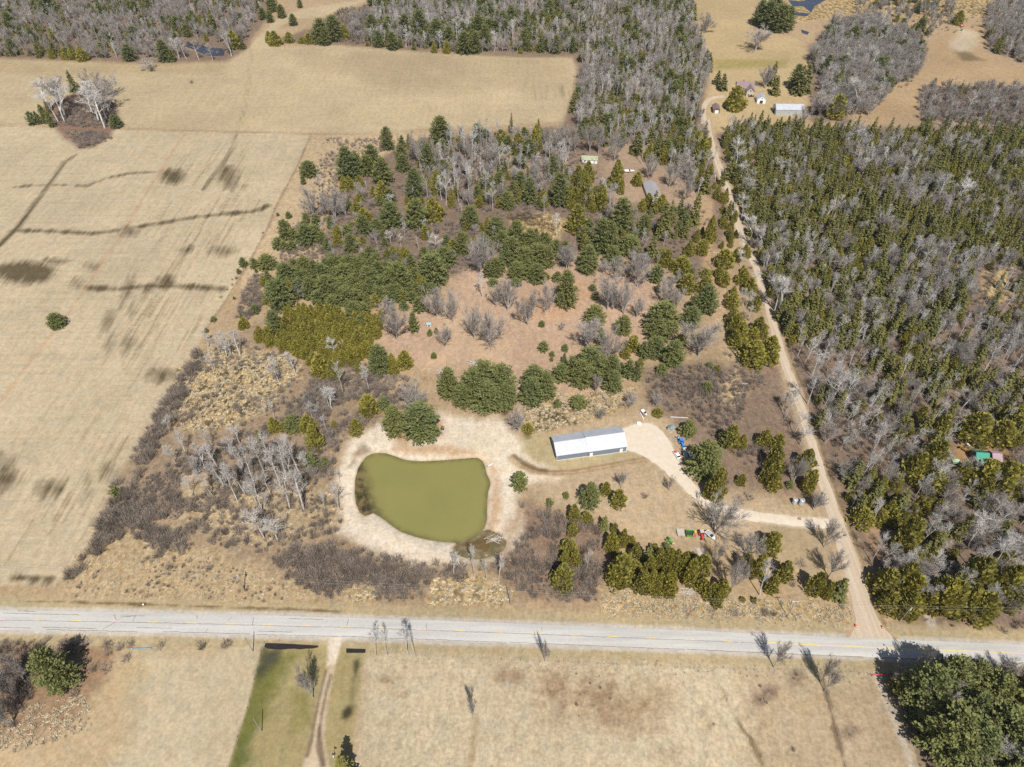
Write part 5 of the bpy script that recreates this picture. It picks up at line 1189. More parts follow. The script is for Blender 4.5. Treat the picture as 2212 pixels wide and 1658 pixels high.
wood([(430, 1000), (600, 960), (740, 1020), (735, 1130), (600, 1170), (440, 1110)], 9.5, {'w': 50, 'b': 8, 'h': 30, '-': 20}, 'in the brushy wet ground west of the pond', 'birches west of the pond', hs=.72)
wood([(560, 900), (700, 830), (800, 860), (740, 950), (600, 960)], 8.5, {'w': 40, 'b': 20, 'h': 30, '-': 20}, 'in the brushy wet ground west of the pond', 'birches west of the pond', hs=.65)
EAST = 'in the dense spruce woods east of the gravel road'
wood([(1556, 292), (1600, 275), (1700, 285), (1740, 290), (1830, 292), (1900, 300), (2010, 290), (2300, 300), (2300, 560), (2100, 590), (2080, 700), (1990, 740), (1880, 760), (1760, 755), (1700, 755), (1682, 700), (1656, 610), (1630, 540), (1598, 455), (1574, 390)], 4.3, {'s': 56, 'c': 32, 'w': 10, 'b': 9, '-': 4}, EAST, 'eastern spruce woods', hs=.95)
wood([(1700, 755), (1880, 765), (1990, 745), (2100, 710), (2300, 700), (2300, 900), (2050, 920), (1960, 960), (1900, 1010), (1830, 1060), (1800, 1025), (1772, 940), (1742, 850)], 4.5, {'w': 25, 'b': 12, 's': 20, 'c': 18, 'h': 22, '-': 12}, 'in the birch and brush woods east of the gravel road', 'eastern birch woods', hs=.92)
wood([(2085, 570), (2300, 540), (2300, 720), (2100, 710)], 6.0, {'w': 14, 'b': 22, 's': 10, 'h': 50, '-': 10}, 'in the birch and brush woods east of the gravel road', 'eastern birch woods', hs=.8)
wood([(1826, 1085), (1900, 1015), (1970, 960), (2050, 925), (2300, 905), (2300, 1330), (2060, 1330), (1930, 1310), (1890, 1240), (1860, 1130)], 4.6, {'c': 34, 'w': 24, 'b': 18, 's': 10, 'h': 14, '-': 4}, 'in the woods east of the gravel road', 'woods by the road corner', hs=.92)
wood([(1745, 130), (1795, 60), (1900, 48), (1985, 110), (1985, 165), (1930, 190), (1880, 250), (1800, 262), (1752, 250), (1770, 190)], 5.2, {'b': 78, 'w': 18, 's': 3, 'p': 2}, 'in the bare hardwood grove beyond the farm', 'bare grove beyond the farm', nogo=False)
wood([(1985, 195), (2050, 185), (2300, 190), (2300, 300), (2100, 300), (1990, 262), (1978, 230)], 5.0, {'b': 55, 'h': 40, 'w': 7, 's': 2}, 'in the low bare thicket east of the farm', 'bare thicket east of the farm', hs=.62, nogo=False)
wood([(2128, 20), (2300, -40), (2300, 140), (2212, 140), (2130, 108)], 5.6, {'b': 70, 'w': 22, 's': 4, 'c': 3}, 'in the far northeastern woods', 'northeastern woods', hs=.85, nogo=False)
wood([(1830, -40), (1960, -60), (2060, 20), (2050, 70), (1990, 100), (1900, 44), (1850, 44)], 8.0, {'b': 50, 's': 14, 'c': 8, 'p': 6, '-': 40}, 'in the far northeastern woods', 'northeastern woods', hs=.8, nogo=False)
wood([(1950, 1480), (2300, 1440), (2300, 1760), (2040, 1760), (1990, 1620)], 7.5, {'p': 50, 'b': 26, 'c': 14, 'w': 10}, 'in the pine grove south of the paved road', 'pine grove south of the road', hs=.9)
wood([(740, 60), (800, 22), (812, 60), (790, 98), (745, 92)], 4.5, {'h': 70, 'b': 20}, 'along the northern woods edge', 'northern woods edge', hs=1.0)

# --- brush: masses nobody could count
BRUSH = []
def brush(pts, step, h0, h1, keep=1.0, f='V', lump=0.0):
    poly = gpoly(pts, f)
    step *= .8
    cs = cells(poly, step, .5, (GP['ROAD'], GP['GRAVEL'], GP['APRON'], GP['POND'], GP['SHALLOW']))
    if not cs: return
    a = np.array(cs)
    nz = fbm(a[:, 0], a[:, 1], 14, 77)
    ed = np.clip(.22 - sd_poly(a[:, 0], a[:, 1], poly) / 7.0 + (fbm(a[:, 0], a[:, 1], 5, 41) - .5) * 1.1, .06, 1)
    for (q, v, e_) in zip(cs, nz, ed):
        if rng.random() > keep * min(1, e_ * 1.15) or v < .5 + (lump - .5) * .5: continue
        BRUSH.append((q[0], q[1], rng.uniform(h0 * .6, h1)))
brush([(420, 755), (385, 815), (340, 890), (300, 960), (262, 1020), (240, 1060), (215, 1110), (200, 1165), (165, 1215), (128, 1262), (150, 1275), (230, 1190), (265, 1120), (300, 1050), (340, 975), (385, 900), (420, 830), (450, 775)], 2.0, 2.6, 4.6)
brush([(240, 1095), (330, 1085), (345, 1140), (430, 1140), (420, 1195), (330, 1205), (280, 1160), (220, 1190), (205, 1170)], 1.7, 2.2, 3.6)
brush([(590, 1190), (640, 1180), (740, 1170), (800, 1195), (880, 1215), (1000, 1225), (1010, 1260), (940, 1250), (900, 1300), (810, 1300), (800, 1262), (720, 1300), (640, 1270), (580, 1230)], 1.8, 2.2, 3.8)
brush([(280, 1060), (420, 970), (560, 930), (640, 870), (700, 800), (760, 850), (820, 880), (810, 915), (740, 960), (720, 1040), (640, 1060), (520, 1080), (420, 1110), (340, 1130), (250, 1120)], 2.0, 1.6, 3.6, .95, lump=.22)
brush([(380, 810), (450, 760), (560, 750), (650, 770), (640, 870), (560, 920), (430, 940), (350, 930)], 3.4, 1.6, 3.2, .8, lump=.5)
brush([(400, 1090), (740, 1050), (740, 1150), (640, 1200), (520, 1200), (420, 1160)], 2.4, 1.4, 3.2, .8, lump=.42)
brush([(150, 1255), (300, 1200), (440, 1200), (620, 1260), (720, 1300), (600, 1305), (160, 1290)], 2.5, .7, 1.7, .75, lump=.36)
brush([(1000, 1225), (1100, 1195), (1140, 1140), (1180, 1095), (1290, 1130), (1320, 1230), (1290, 1300), (1190, 1305), (1110, 1280), (1080, 1245)], 2.2, 2.0, 3.6, .9, lump=.3)
brush([(1400, 800), (1540, 790), (1650, 790), (1690, 850), (1740, 960), (1760, 1010), (1640, 1010), (1540, 960), (1480, 900), (1400, 870)], 2.3, 1.6, 3.2, .9, lump=.42)
brush([(1530, 1000), (1640, 1000), (1760, 1030), (1780, 1080), (1700, 1070), (1560, 1060)], 3.4, 1.4, 2.8, .6, lump=.45)
brush([(520, 640), (540, 605), (570, 590), (570, 660), (545, 700), (510, 690)], 1.9, 2.0, 3.4)
brush([(640, 470), (720, 420), (900, 420), (1010, 480), (1100, 560), (960, 590), (700, 565), (600, 590)], 4.0, 1.8, 3.6, .8, lump=.35)
brush([(860, 310), (930, 300), (1230, 300), (1320, 440), (1100, 460), (960, 440), (880, 380)], 5.0, 1.6, 3.2, .8, lump=.3)
brush([(700, 800), (830, 780), (900, 830), (930, 880), (840, 900), (740, 860)], 2.6, 1.8, 3.4, .85, lump=.3)
brush([(1860, 1050), (1960, 960), (2212, 900), (2260, 1330), (2000, 1330), (1890, 1260)], 4.6, 1.6, 3.4, .7, lump=.3)
brush([(1720, 720), (2260, 600), (2260, 920), (2000, 960), (1840, 1050), (1780, 880)], 3.3, 1.6, 3.2, .85, lump=.3)
brush([(140, 285), (225, 285), (245, 300), (205, 318), (172, 322)], 1.9, 1.6, 2.8)
brush([(130, 215), (250, 215), (258, 280), (120, 275)], 2.6, 1.6, 3.0)
brush([(-60, 1385), (60, 1382), (170, 1378), (255, 1390), (240, 1420), (120, 1430), (70, 1520), (30, 1590), (-60, 1600)], 2.4, 1.6, 3.4, .9, lump=.35)
brush([(330, 1385), (440, 1385), (540, 1390), (535, 1412), (330, 1408)], 2.8, 1.0, 2.0, .7, lump=.4)
brush([(1180, 1480), (1460, 1490), (1470, 1540), (1240, 1560)], 4.5, .7, 1.4, .5, lump=.55)
brush([(1620, 1480), (1690, 1480), (1680, 1540), (1625, 1530)], 3.0, 1.0, 1.7, .6, lump=.5)
brush([(1890, 1450), (1960, 1445), (2010, 1560), (2040, 1720), (2000, 1720), (1960, 1600)], 2.6, 1.4, 3.0, .8)
brush([(2210, 1325), (2260, 1300), (2260, 1380), (2150, 1370)], 2.2, 1.6, 3.0)
brush([(740, 20), (805, 15), (790, 95), (640, 92), (690, 50)], 3.2, 2.0, 3.5)
brush([(640, 365), (600, 440), (575, 500), (545, 555), (478, 665), (470, 655), (540, 540), (570, 490), (632, 362)], 3.0, .8, 2.0, .5)
brush([(690, 295), (860, 300), (700, 420), (650, 460)], 6.0, .7, 1.8, .5, lump=.4)
brush([(1240, 600), (1480, 580), (1480, 660), (1300, 640)], 5.5, 1.2, 2.6, .6, lump=.4)
brush([(1640, 560), (2260, 480), (2260, 720), (1800, 760), (1700, 690)], 5.0, 1.4, 3.0, .8)
brush([(1560, 300), (2260, 310), (2260, 480), (1640, 560)], 6.5, 1.4, 3.0, .7)
brush([(1250, 130), (1500, 60), (1520, 300), (1300, 320)], 6.5, 1.4, 3.0, .7)
brush([(700, 300), (930, 300), (1010, 470), (1100, 560), (960, 600), (700, 570), (600, 600), (590, 560), (660, 440)], 2.9, 1.2, 2.6, .85, lump=.3)
brush([(900, 300), (1240, 300), (1330, 440), (1330, 500), (1080, 480), (960, 440)], 3.2, 1.2, 2.8, .85, lump=.3)
brush([(1230, 480), (1500, 460), (1530, 620), (1440, 660), (1300, 600)], 3.3, 1.2, 2.6, .8, lump=.38)
brush([(1500, 440), (1560, 470), (1660, 740), (1620, 800), (1560, 780), (1530, 600)], 3.4, 1.0, 2.4, .7, lump=.42)
brush([(720, 810), (830, 790), (860, 850), (830, 900), (700, 870), (650, 800)], 2.2, 1.4, 3.0, .9, lump=.25)
brush([(1185, 1440), (1290, 1440), (1310, 1500), (1200, 1510)], 3.4, .6, 1.3, .5, lump=.5)
for x0_, y0_, r_ in ((1350, 1160, 50), (1400, 1110, 40), (1650, 1180, 45), (1780, 1120, 40), (1860, 1090, 22), (470, 1185, 20), (335, 1185, 14), (410, 1190, 18), (1440, 1265, 25), (2170, 1560, 40), (370, 1340, 10), (565, 1410, 10)):
    brush([(x0_ + r_ * math.cos(q * .785), y0_ + r_ * .6 * math.sin(q * .785)) for q in range(8)], 2.4, .5, 1.2, .6, 'T7')
for x0_, y0_, r_ in ((500, 1230, 42), (580, 1180, 36), (1090, 1430, 40), (740, 1080, 50), (500, 1380, 18), (185, 1385, 20), (710, 1545, 18)):
    brush([(x0_ + r_ * math.cos(q * .785), y0_ + r_ * .8 * math.sin(q * .785)) for q in range(8)], 1.7, .7, 1.5, .8, 'T8')
brush([(870, 985), (900, 985), (960, 1250), (1060, 1650), (1035, 1650), (935, 1250)], 2.0, .6, 1.6, .6, 'T8')
brush([(1900, 1290), (1900, 1340), (2150, 1365), (2150, 1340)], 2.6, .8, 2.0, .6)
brush([(1985, 190), (2260, 190), (2260, 280), (1995, 265)], 3.4, 1.8, 3.4)
brush([(1750, 110), (1990, 70), (1985, 180), (1800, 262)], 5.5, 1.8, 3.4, .7)
brush([(-80, -60), (590, -60), (500, 126), (0, 125)], 8.0, 1.6, 3.2, .8, lump=.3)
brush([(1800, 20), (1960, 0), (2212, 0), (2120, 60), (1990, 90), (1900, 40)], 8.0, 1.2, 2.6, .7)

GRASS = []
def tufts(pts, step, h0, h1, keep=.8):
    for q in cells(gpoly(pts), step, .5, (GP['ROAD'], GP['GRAVEL'], GP['APRON'], GP['POND'])):
        if rng.random() < keep:
            GRASS.append((q[0], q[1], rng.uniform(h0, h1)))
for pl, s_ in MARSHES[:6]:
    tufts(pl, 1.5, .8, 1.7, .8)
tufts([(200, 1200), (430, 1195), (700, 1290), (500, 1305), (150, 1290)], 2.0, .6, 1.2, .7)
tufts([(800, 1395), (1880, 1440), (1880, 1480), (800, 1430)], 2.2, .5, 1.0, .6)
tufts([(1300, 1250), (1840, 1300), (1840, 1360), (1300, 1335)], 1.9, .5, 1.1, .7)
tufts([(400, 1080), (740, 1060), (740, 1150), (520, 1190)], 2.2, .7, 1.4, .7)
tufts([(740, 1150), (900, 1210), (1100, 1195), (1110, 1215), (860, 1230)], 2.2, .5, 1.0, .5)

# ---------------------------------------------------------------- planting
LAND = [('the log pile in the clearing', PF('O', 1060, 905)), ('the blue-roofed hut in the clearing', PF('O', 315, 305)), ('the metal building', PF('F', 650, 400)), ('the pond', PF('V', 920, 1080)), ('the grey-roofed cabin', PF('H', 1585, 960)),
        ('the mossy-roofed cabin', PF('H', 325, 300)), ('the green-roofed cabin', PF('J', 950, 830)), ('the farmhouse', PF('U', 850, 430)), ('the pair of metal bins', PF('V', 1722, 1088)), ('the crossarm pole in the scrub', PF('C', 978, 1562)),
        ('the crossarm pole by the overgrown lane', PF('C', 685, 142)), ('the gravel road mouth', PF('V', 1880, 1360)), ('the red gate', PF('V', 1895, 1460)), ('the blue tractor', PF('Q', 1515, 1150)), ('the hay wagon', PF('R', 480, 360)), ('the transformer pole', PF('T6', 1583, 517)),
        ('the plain pole by the roadside marsh', PF('T7', 1096, 606)), ('the culvert', PF('T6', 920, 892)), ('the small woodland pool', PF('V', 445, 108)), ('the brown marsh pool', PF('V', 1140, 475)), ('the lawn pole', PF('T6', 1697, 1427)), ('the field corner fence', PF('V', 672, 291)),
        ('the driftwood by the pond', PF('T7', 1000, 185)), ('the fallen grey logs', PF('G', 420, 1170)), ('the long pale barn', PF('U', 1640, 800)), ('the warning sign', PF('T8', 1262, 655))]
ORD = ['closest to', 'second closest to', 'third closest to', 'fourth closest to', 'fifth closest to', 'sixth closest to']
PLAIN = {'p': 'pine', 'c': 'cedar', 's': 'spruce', 'w': 'birch', 'b': 'bare grey tree', 'h': 'shrub'}
near = {}
for t in TREES:
    d_, nm = min((math.hypot(t['x'] - q.x, t['y'] - q.y), nm) for nm, q in LAND)
    near.setdefault((t['k'], nm), []).append((d_, id(t), t))
for (k, nm), lst in near.items():
    lst.sort()
    for o_, (d_, _, t) in zip(ORD, lst):
        if d_ < 45 and ',' in t['group'] and t['fix']:
            t['label'] = '%s %s, the one %s %s' % (t['label'].split(' ')[0], WORD[k], o_, nm)
def in_view(t):
    g = Vector((t['x'], t['y'], t['h'] * .6)); z = depth(g)
    if z < 5: return False
    px = CX + g.x * FPX / z
    upc = (g.y * math.sin(PITCH) + (g.z - HGT) * math.cos(PITCH)) * FPX / z
    return -8 < px < 2220 and -8 < CY - upc < 1668

def scatter(name, label, cat, meshes, recs):
    """a mass of plants: one object whose points carry copies of a few plant meshes"""
    if not recs: return
    src = bpy.data.collections.new(name + '_kinds')
    for i, me in enumerate(meshes):
        o = bpy.data.objects.new('%s_%02d' % (cat.replace(' ', '_'), i), me); src.objects.link(o)
    me = bpy.data.meshes.new(name)
    me.from_pydata([(r[0], r[1], r[2]) for r in recs], [], [])
    def at(nm, ty, vals, key='value'):
        a = me.attributes.new(nm, ty, 'POINT'); a.data.foreach_set(key, np.array(vals, dtype=np.int32 if ty == 'INT' else np.float32).ravel())
    at('turn', 'FLOAT_VECTOR', [(rng.uniform(-.04, .04), rng.uniform(-.04, .04), rng.uniform(0, 6.283)) for _ in recs], 'vector')
    at('size', 'FLOAT_VECTOR', [(r[3], r[3], r[4]) for r in recs], 'vector')
    at('kind', 'INT', [rng.randrange(len(meshes)) for _ in recs])
    o = bpy.data.objects.new(name, me); col.objects.link(o)
    ng = bpy.data.node_groups.new(name, 'GeometryNodeTree')
    ng.interface.new_socket('Geometry', in_out='INPUT', socket_type='NodeSocketGeometry')
    ng.interface.new_socket('Geometry', in_out='OUTPUT', socket_type='NodeSocketGeometry')
    n, l = ng.nodes, ng.links
    gi, go = n.new('NodeGroupInput'), n.new('NodeGroupOutput')
    ip = n.new('GeometryNodeInstanceOnPoints'); ci = n.new('GeometryNodeCollectionInfo')
    ci.inputs['Collection'].default_value = src; ci.inputs['Separate Children'].default_value = True; ci.inputs['Reset Children'].default_value = True
    ip.inputs['Pick Instance'].default_value = True
    def na(nm, ty):
        q = n.new('GeometryNodeInputNamedAttribute'); q.data_type = ty; q.inputs['Name'].default_value = nm; return q.outputs['Attribute']
    l.new(gi.outputs[0], ip.inputs['Points']); l.new(ci.outputs[0], ip.inputs['Instance'])
    l.new(na('kind', 'INT'), ip.inputs['Instance Index'])
    e2r = n.new('FunctionNodeEulerToRotation'); l.new(na('turn', 'FLOAT_VECTOR'), e2r.inputs[0]); l.new(e2r.outputs[0], ip.inputs['Rotation'])
    l.new(na('size', 'FLOAT_VECTOR'), ip.inputs['Scale']); l.new(ip.outputs[0], go.inputs[0])
    o.modifiers.new('scatter', 'NODES').node_group = ng
    return tag(o, label, cat, kind='stuff')

MASS = {'p': ('distant_pine_woodland', 'distant pines mixed through the far woods', 'pines'), 'c': ('distant_cedar_woodland', 'distant olive cedars mixed through the far woods', 'cedars'),
        's': ('distant_spruce_woodland', 'distant dark spruces mixed through the far woods', 'spruces'), 'w': ('distant_birch_woodland', 'distant pale birches mixed through the far woods', 'birches'),
        'b': ('distant_bare_woodland', 'distant bare grey hardwoods mixed through the far woods', 'bare trees'), 'h': ('scattered_brush', 'low bare brush scattered under the trees', 'brush')}
CATS = {'p': 'pine', 'c': 'cedar', 's': 'spruce', 'w': 'birch', 'b': 'tree', 'h': 'shrub'}
LIMIT = {'p': 300, 'c': 300, 's': 280, 'w': 300, 'b': 290, 'h': 120}
for k in 'pcswbh':
    lst = [t for t in TREES if t['k'] == k]
    for t in lst:
        t['vis'] = in_view(t)
        t['key'] = (0 if (t['fix'] and t['vis']) else 1 if t['vis'] else 2, -t['h'] * t['r'] ** .5 / math.hypot(t['x'], t['y'], HGT))
    lst.sort(key=lambda t: t['key'])
    n_ind = min(LIMIT[k], sum(t['vis'] for t in lst))
    h0, r0 = NOM[k]
    for t in lst[:n_ind]:
        e = bpy.data.objects.new(NAME[k], None); e.empty_display_size = .5; col.objects.link(e)
        e.location = (t['x'], t['y'], -.05); e.rotation_euler = (rng.uniform(-.03, .03), rng.uniform(-.03, .03), rng.uniform(0, 6.283))
        e.scale = (t['r'] / r0, t['r'] / r0, t['h'] / h0)
        tag(e, t['label'], CATS[k], t['group'])
        if k == 'h':
            c = bpy.data.objects.new('stems', rng.choice(SHRUBS)); col.objects.link(c); c.parent = e
            continue
        tm, cm, jm = rng.choice(KIND['P' if k == 'p' and t['r'] > 3.6 else k])
        for nm, me in (('trunk', tm), ('crown', cm)):
            c = bpy.data.objects.new(nm, me); col.objects.link(c); c.parent = e
    rest = lst[n_ind:]
    scatter(*MASS[k], SHRUBS if k == 'h' else [v[2] for v in KIND[k]], [(t['x'], t['y'], -.05, t['r'] / r0, t['h'] / h0) for t in rest])
    print('TREES', k, len(lst), n_ind)
scatter('shrub_thicket', 'dense leafless purple-brown shrub thickets', 'thicket', SHRUBS, [(x_, y_, -.05, h_ / 2.7 * rng.uniform(.8, 1.1), h_ / 2.7) for x_, y_, h_ in BRUSH])
scatter('grass_tussocks', 'straw-coloured dead grass tussocks in marsh and verge', 'grass', TUSSOCKS, [(x_, y_, -.02, h_ * rng.uniform(.9, 1.3), h_ * .8) for x_, y_, h_ in GRASS])
print('BRUSH', len(BRUSH), 'GRASS', len(GRASS))

# ---------------------------------------------------------------- buildings
def ang(f, a, b):
    p, q = PF(f, *a), PF(f, *b)
    return math.atan2(q.y - p.y, q.x - p.x)

def sheet_roof(name, c, rib=.9):
    """ribbed metal roofing"""
    m, n, l, b = newmat(name)
    b.inputs['Roughness'].default_value = .45; b.inputs['Metallic'].default_value = .15
    tc = n.new('ShaderNodeTexCoord'); w = n.new('ShaderNodeTexWave'); w.inputs['Scale'].default_value = .55; w.inputs['Distortion'].default_value = 0
    l.new(tc.outputs['Object'], w.inputs['Vector'])
    z = n.new('ShaderNodeTexNoise'); z.inputs['Scale'].default_value = .4; z.inputs['Detail'].default_value = 5; l.new(tc.outputs['Object'], z.inputs['Vector'])
    mx = n.new('ShaderNodeMix'); mx.data_type = 'RGBA'; mx.inputs['A'].default_value = (*c, 1); mx.inputs['B'].default_value = (*[v * .86 for v in c], 1)
    r = n.new('ShaderNodeMapRange'); r.inputs['From Min'].default_value = .4; r.inputs['From Max'].default_value = .7; l.new(z.outputs['Fac'], r.inputs['Value'])
    l.new(r.outputs['Result'], mx.inputs['Factor']); l.new(mx.outputs['Result'], b.inputs['Base Color'])
    bp = n.new('ShaderNodeBump'); bp.inputs['Strength'].default_value = .25; bp.inputs['Distance'].default_value = .04
    l.new(w.outputs['Fac'], bp.inputs['Height']); l.new(bp.outputs[0], b.inputs['Normal'])
    return m

M['roof_white'] = sheet_roof('pale_metal_roof', (.42, .435, .465))
M['steel_wall'] = mat('slate_blue_steel_siding', (.155, .185, .225), .55, var=.06, scale=.6)
M['white'] = mat('white_paint', (.72, .72, .71), .5, var=.06)
M['off_white'] = mat('weathered_white_paint', (.58, .57, .54), .6, var=.12)
M['dark'] = mat('dark_rubber', (.03, .03, .032), .8, var=.2)
M['glass'] = mat('dark_glass', (.03, .035, .045), .08, var=.1, spec=.6)
M['steel'] = mat('galvanised_steel', (.46, .49, .50), .45, .4, var=.18, scale=1.2)
M['rust'] = mat('rusty_steel', (.26, .11, .06), .9, var=.35, scale=2)
M['wood'] = mat('weathered_wood', (.40, .36, .31), .9, var=.22, scale=2)
M['log'] = mat('bleached_log', (.36, .325, .285), .9, var=.25, scale=2)
M['red'] = mat('red_paint', (.50, .045, .04), .4, var=.1)
M['orange'] = mat('orange_paint', (.75, .17, .03), .5, var=.1)
M['yellow'] = mat('yellow_paint_metal', (.75, .43, .04), .5, var=.12)
M['blue'] = mat('blue_paint', (.03, .19, .55), .4, var=.12)
M['green'] = mat('tractor_green', (.07, .30, .05), .45, var=.15)
M['black'] = mat('black_paint', (.02, .02, .024), .25, var=.1, spec=.5)
M['concrete'] = mat('pale_concrete', (.50, .50, .50), .9)
M['pole'] = mat('weathered_pole', (.27, .24, .21), .9, var=.2)
M['wire'] = mat('wire', (.22, .22, .22), .6, var=.05)

def gable(root, L, D, hw, rise, wallm, roofm, over=.3, along='x', th=.12, dz=0.0, x0=None, trim=None):
    """walls and two roof slopes; ridge along local x (or y)"""
    x0 = -L / 2 if x0 is None else x0
    b = MB(); x1 = x0 + L
    if along == 'x':
        b.add([(x0, -D / 2, 0), (x1, -D / 2, 0), (x1, D / 2, 0), (x0, D / 2, 0), (x0, -D / 2, hw), (x1, -D / 2, hw), (x1, D / 2, hw), (x0, D / 2, hw), (x0, 0, hw + rise), (x1, 0, hw + rise)],
              [(0, 1, 5, 4), (2, 3, 7, 6), (3, 0, 4, 8, 7), (1, 2, 6, 9, 5)])
    else:
        b.add([(x0, -D / 2, 0), (x1, -D / 2, 0), (x1, D / 2, 0), (x0, D / 2, 0), (x0, -D / 2, hw), (x1, -D / 2, hw), (x1, D / 2, hw), (x0, D / 2, hw), ((x0 + x1) / 2, -D / 2, hw + rise), ((x0 + x1) / 2, D / 2, hw + rise)],
              [(0, 1, 5, 8, 4), (2, 3, 7, 9, 6), (3, 0, 4, 7), (1, 2, 6, 5)])
    b.build('wall', wallm, root)
    for sg in (-1, 1):
        b = MB()
        half = (D if along == 'x' else L) / 2
        k = rise / half; e = half + over; zE = hw - over * k
        a0, a1 = (x0 - over, x1 + over) if along == 'x' else (-D / 2 - over, D / 2 + over)
        mid = 0 if along == 'x' else (x0 + x1) / 2
        pts = []
        for a in (a0, a1):
            for (d, z) in ((0, hw + rise), (sg * e, zE)):
                for t in (.02, .02 + th):
                    pts.append((a, mid + d, z + t + dz) if along == 'x' else (mid + d, a, z + t + dz))
        b.add(pts, [(0, 2, 6, 4), (1, 5, 7, 3), (0, 1, 3, 2), (4, 6, 7, 5), (2, 3, 7, 6), (0, 4, 5, 1)])
        b.build('roof_slope', roofm, root)

def opening(root, name, c, w, h, face, m, frame=None, t=.06):
    """door or window set 3 cm proud of a wall facing -y (face 's') or +x / -x"""
    sx, sy = (w, t) if face in 'sn' else (t, w)
    o = MB().box((c[0], c[1], c[2] + h / 2), (sx, sy, h)).build(name, m, root)
    if frame:
        f = MB()
        for d in (-1, 1):
            if face in 'sn':
                f.box((c[0] + d * (w / 2 + .05), c[1], c[2] + h / 2), (.1, t + .04, h + .2))
            else:
                f.box((c[0], c[1] + d * (w / 2 + .05), c[2] + h / 2), (t + .04, .1, h + .2))
        if face in 'sn': f.box((c[0], c[1], c[2] + h + .05), (w, t + .04, .1))
        else: f.box((c[0], c[1], c[2] + h + .05), (t + .04, w, .1))
        f.build('frame', frame, o)
    return o

# long two-part metal building beside the drive
FLp, FRp = PF('F', 298, 560), PF('F', 1047, 456)
bx = FRp - FLp; BL = bx.length; brz = math.atan2(bx.y, bx.x)
nrm = Vector((-math.sin(brz), math.cos(brz), 0))
DEP = 11.0
c0 = FLp + nrm * DEP / 2
barn = thing('metal_barn', 'long two-part metal building with white roof and slate-blue walls by the drive', 'barn', c0, brz)
cut = BL * .45
gable(barn, cut, DEP - .5, 3.3, 2.2, M['steel_wall'], M['roof_white'], .25, x0=0)
gable(barn, BL - cut, DEP, 3.45, 2.45, M['steel_wall'], M['roof_white'], .25, x0=cut)
for xx in (cut + .35 + .9, BL - 2.2):
    opening(barn, 'door', (xx, -DEP / 2 - .02, .05), 1.05, 2.1, 's', M['white'], M['white'])
MB().box((.06, -DEP / 2 + .2, 1.65), (.14, .14, 3.3)).box((BL - .02, -DEP / 2 - .02, 1.7), (.16, .16, 3.4)).box((BL - .02, DEP / 2, 1.7), (.16, .16, 3.4)).build('corner_trim', M['white'], barn)
MB().box((cut / 2, -DEP / 2 + .22, .12), (cut, .07, .24)).box((cut + (BL - cut) / 2, -DEP / 2 - .03, .12), (BL - cut, .07, .24)).build('base_trim', M['off_white'], barn)
opening(barn, 'garage_door', (BL + .03, -1.0, 0), 4.2, 2.9, 'e', M['off_white'], M['white'])

def small_shed(name, label, f, at, w, d, h, rise, rz, wallm, roofm, cat='shed', along='x', group=None, door=None):
    t = thing(name, label, cat, PF(f, *at), rz, group)
    gable(t, w, d, h, rise, wallm, roofm, .18, along)
    if door:
        opening(t, 'door', (0, -d / 2 - .02, .05), door[0], door[1], 's', door[2])
    return t
M['teal_roof'] = mat('dull_teal_shingles', (.17, .22, .22), .9, var=.15)
M['pale_wall'] = mat('pale_board_wall', (.50, .47, .41), .8, var=.12)
small_shed('garden_shed', 'tiny pale shed with dull teal roof near the gravel apron', 'Q', (1160, 680), 2.1, 2.1, 2.0, .5, .75, M['pale_wall'], M['teal_roof'], door=(.8, 1.7, M['wood']))
M['blue_roof'] = mat('faded_blue_roof', (.24, .34, .42), .8, var=.15)
small_shed('playhouse', 'tiny hut with faded blue roof in the leaf-strewn clearing', 'O', (315, 305), 2.0, 1.8, 1.5, .5, .1, M['pale_wall'], M['blue_roof'], 'hut', door=(.6, 1.2, M['dark']))

# farmyard at the head of the gravel road
M['plum_roof'] = mat('plum_brown_shingles', (.20, .145, .155), .85, var=.12, scale=1)
M['stone_wall'] = mat('cream_stone_wall', (.44, .38, .31), .9, var=.2, scale=1.5)
hs = thing('farmhouse', 'two-storey farmhouse with plum-brown roof behind the white shed', 'house', PF('U', 850, 430), -.12)
gable(hs, 12.5, 8, 4.6, 3.2, M['stone_wall'], M['plum_roof'], .5, 'x')
b = MB(); b.add([(.8, -8.5, 0), (6.2, -8.5, 0), (6.2, -3.9, 0), (.8, -3.9, 0), (.8, -8.5, 4.4), (6.2, -8.5, 4.4), (6.2, -3.9, 4.4), (.8, -3.9, 4.4), (3.5, -8.5, 7.0), (3.5, -1.0, 7.0)],
                [(0, 1, 5, 8, 4), (3, 0, 4, 7), (1, 2, 6, 5)])
b.build('front_wing', M['stone_wall'], hs)
for sg in (-1, 1):
    e = 3.5 + sg * 3.1; b = MB()
    b.add([(3.5, -9.0, 7.05), (3.5, -.6, 7.05), (e, -.9, 4.05), (e, -9.0, 4.05), (3.5, -9.0, 7.2), (3.5, -.6, 7.2), (e, -.9, 4.2), (e, -9.0, 4.2)], [(0, 1, 2, 3), (7, 6, 5, 4), (0, 3, 7, 4), (2, 6, 7, 3), (1, 5, 6, 2)])
    b.build('roof_slope', M['plum_roof'], hs)
for cx_, z_ in ((2.4, 1.0), (4.8, 1.0), (3.5, 4.0)):
    opening(hs, 'window', (cx_, -8.53, z_), .9, 1.2, 's', M['glass'], M['white'])
for cx_ in (-4.5, -2.0):
    opening(hs, 'window', (cx_, -4.03, 1.2), 1.0, 1.3, 's', M['glass'], M['white'])
MB().box((-1.5, .6, 8.0), (.7, .7, 1.8)).build('chimney', M['rust'], hs)
sh = thing('white_outbuilding', 'white gabled outbuilding with dark doorway beside the black car', 'shed', PF('U', 1150, 600), -.1)
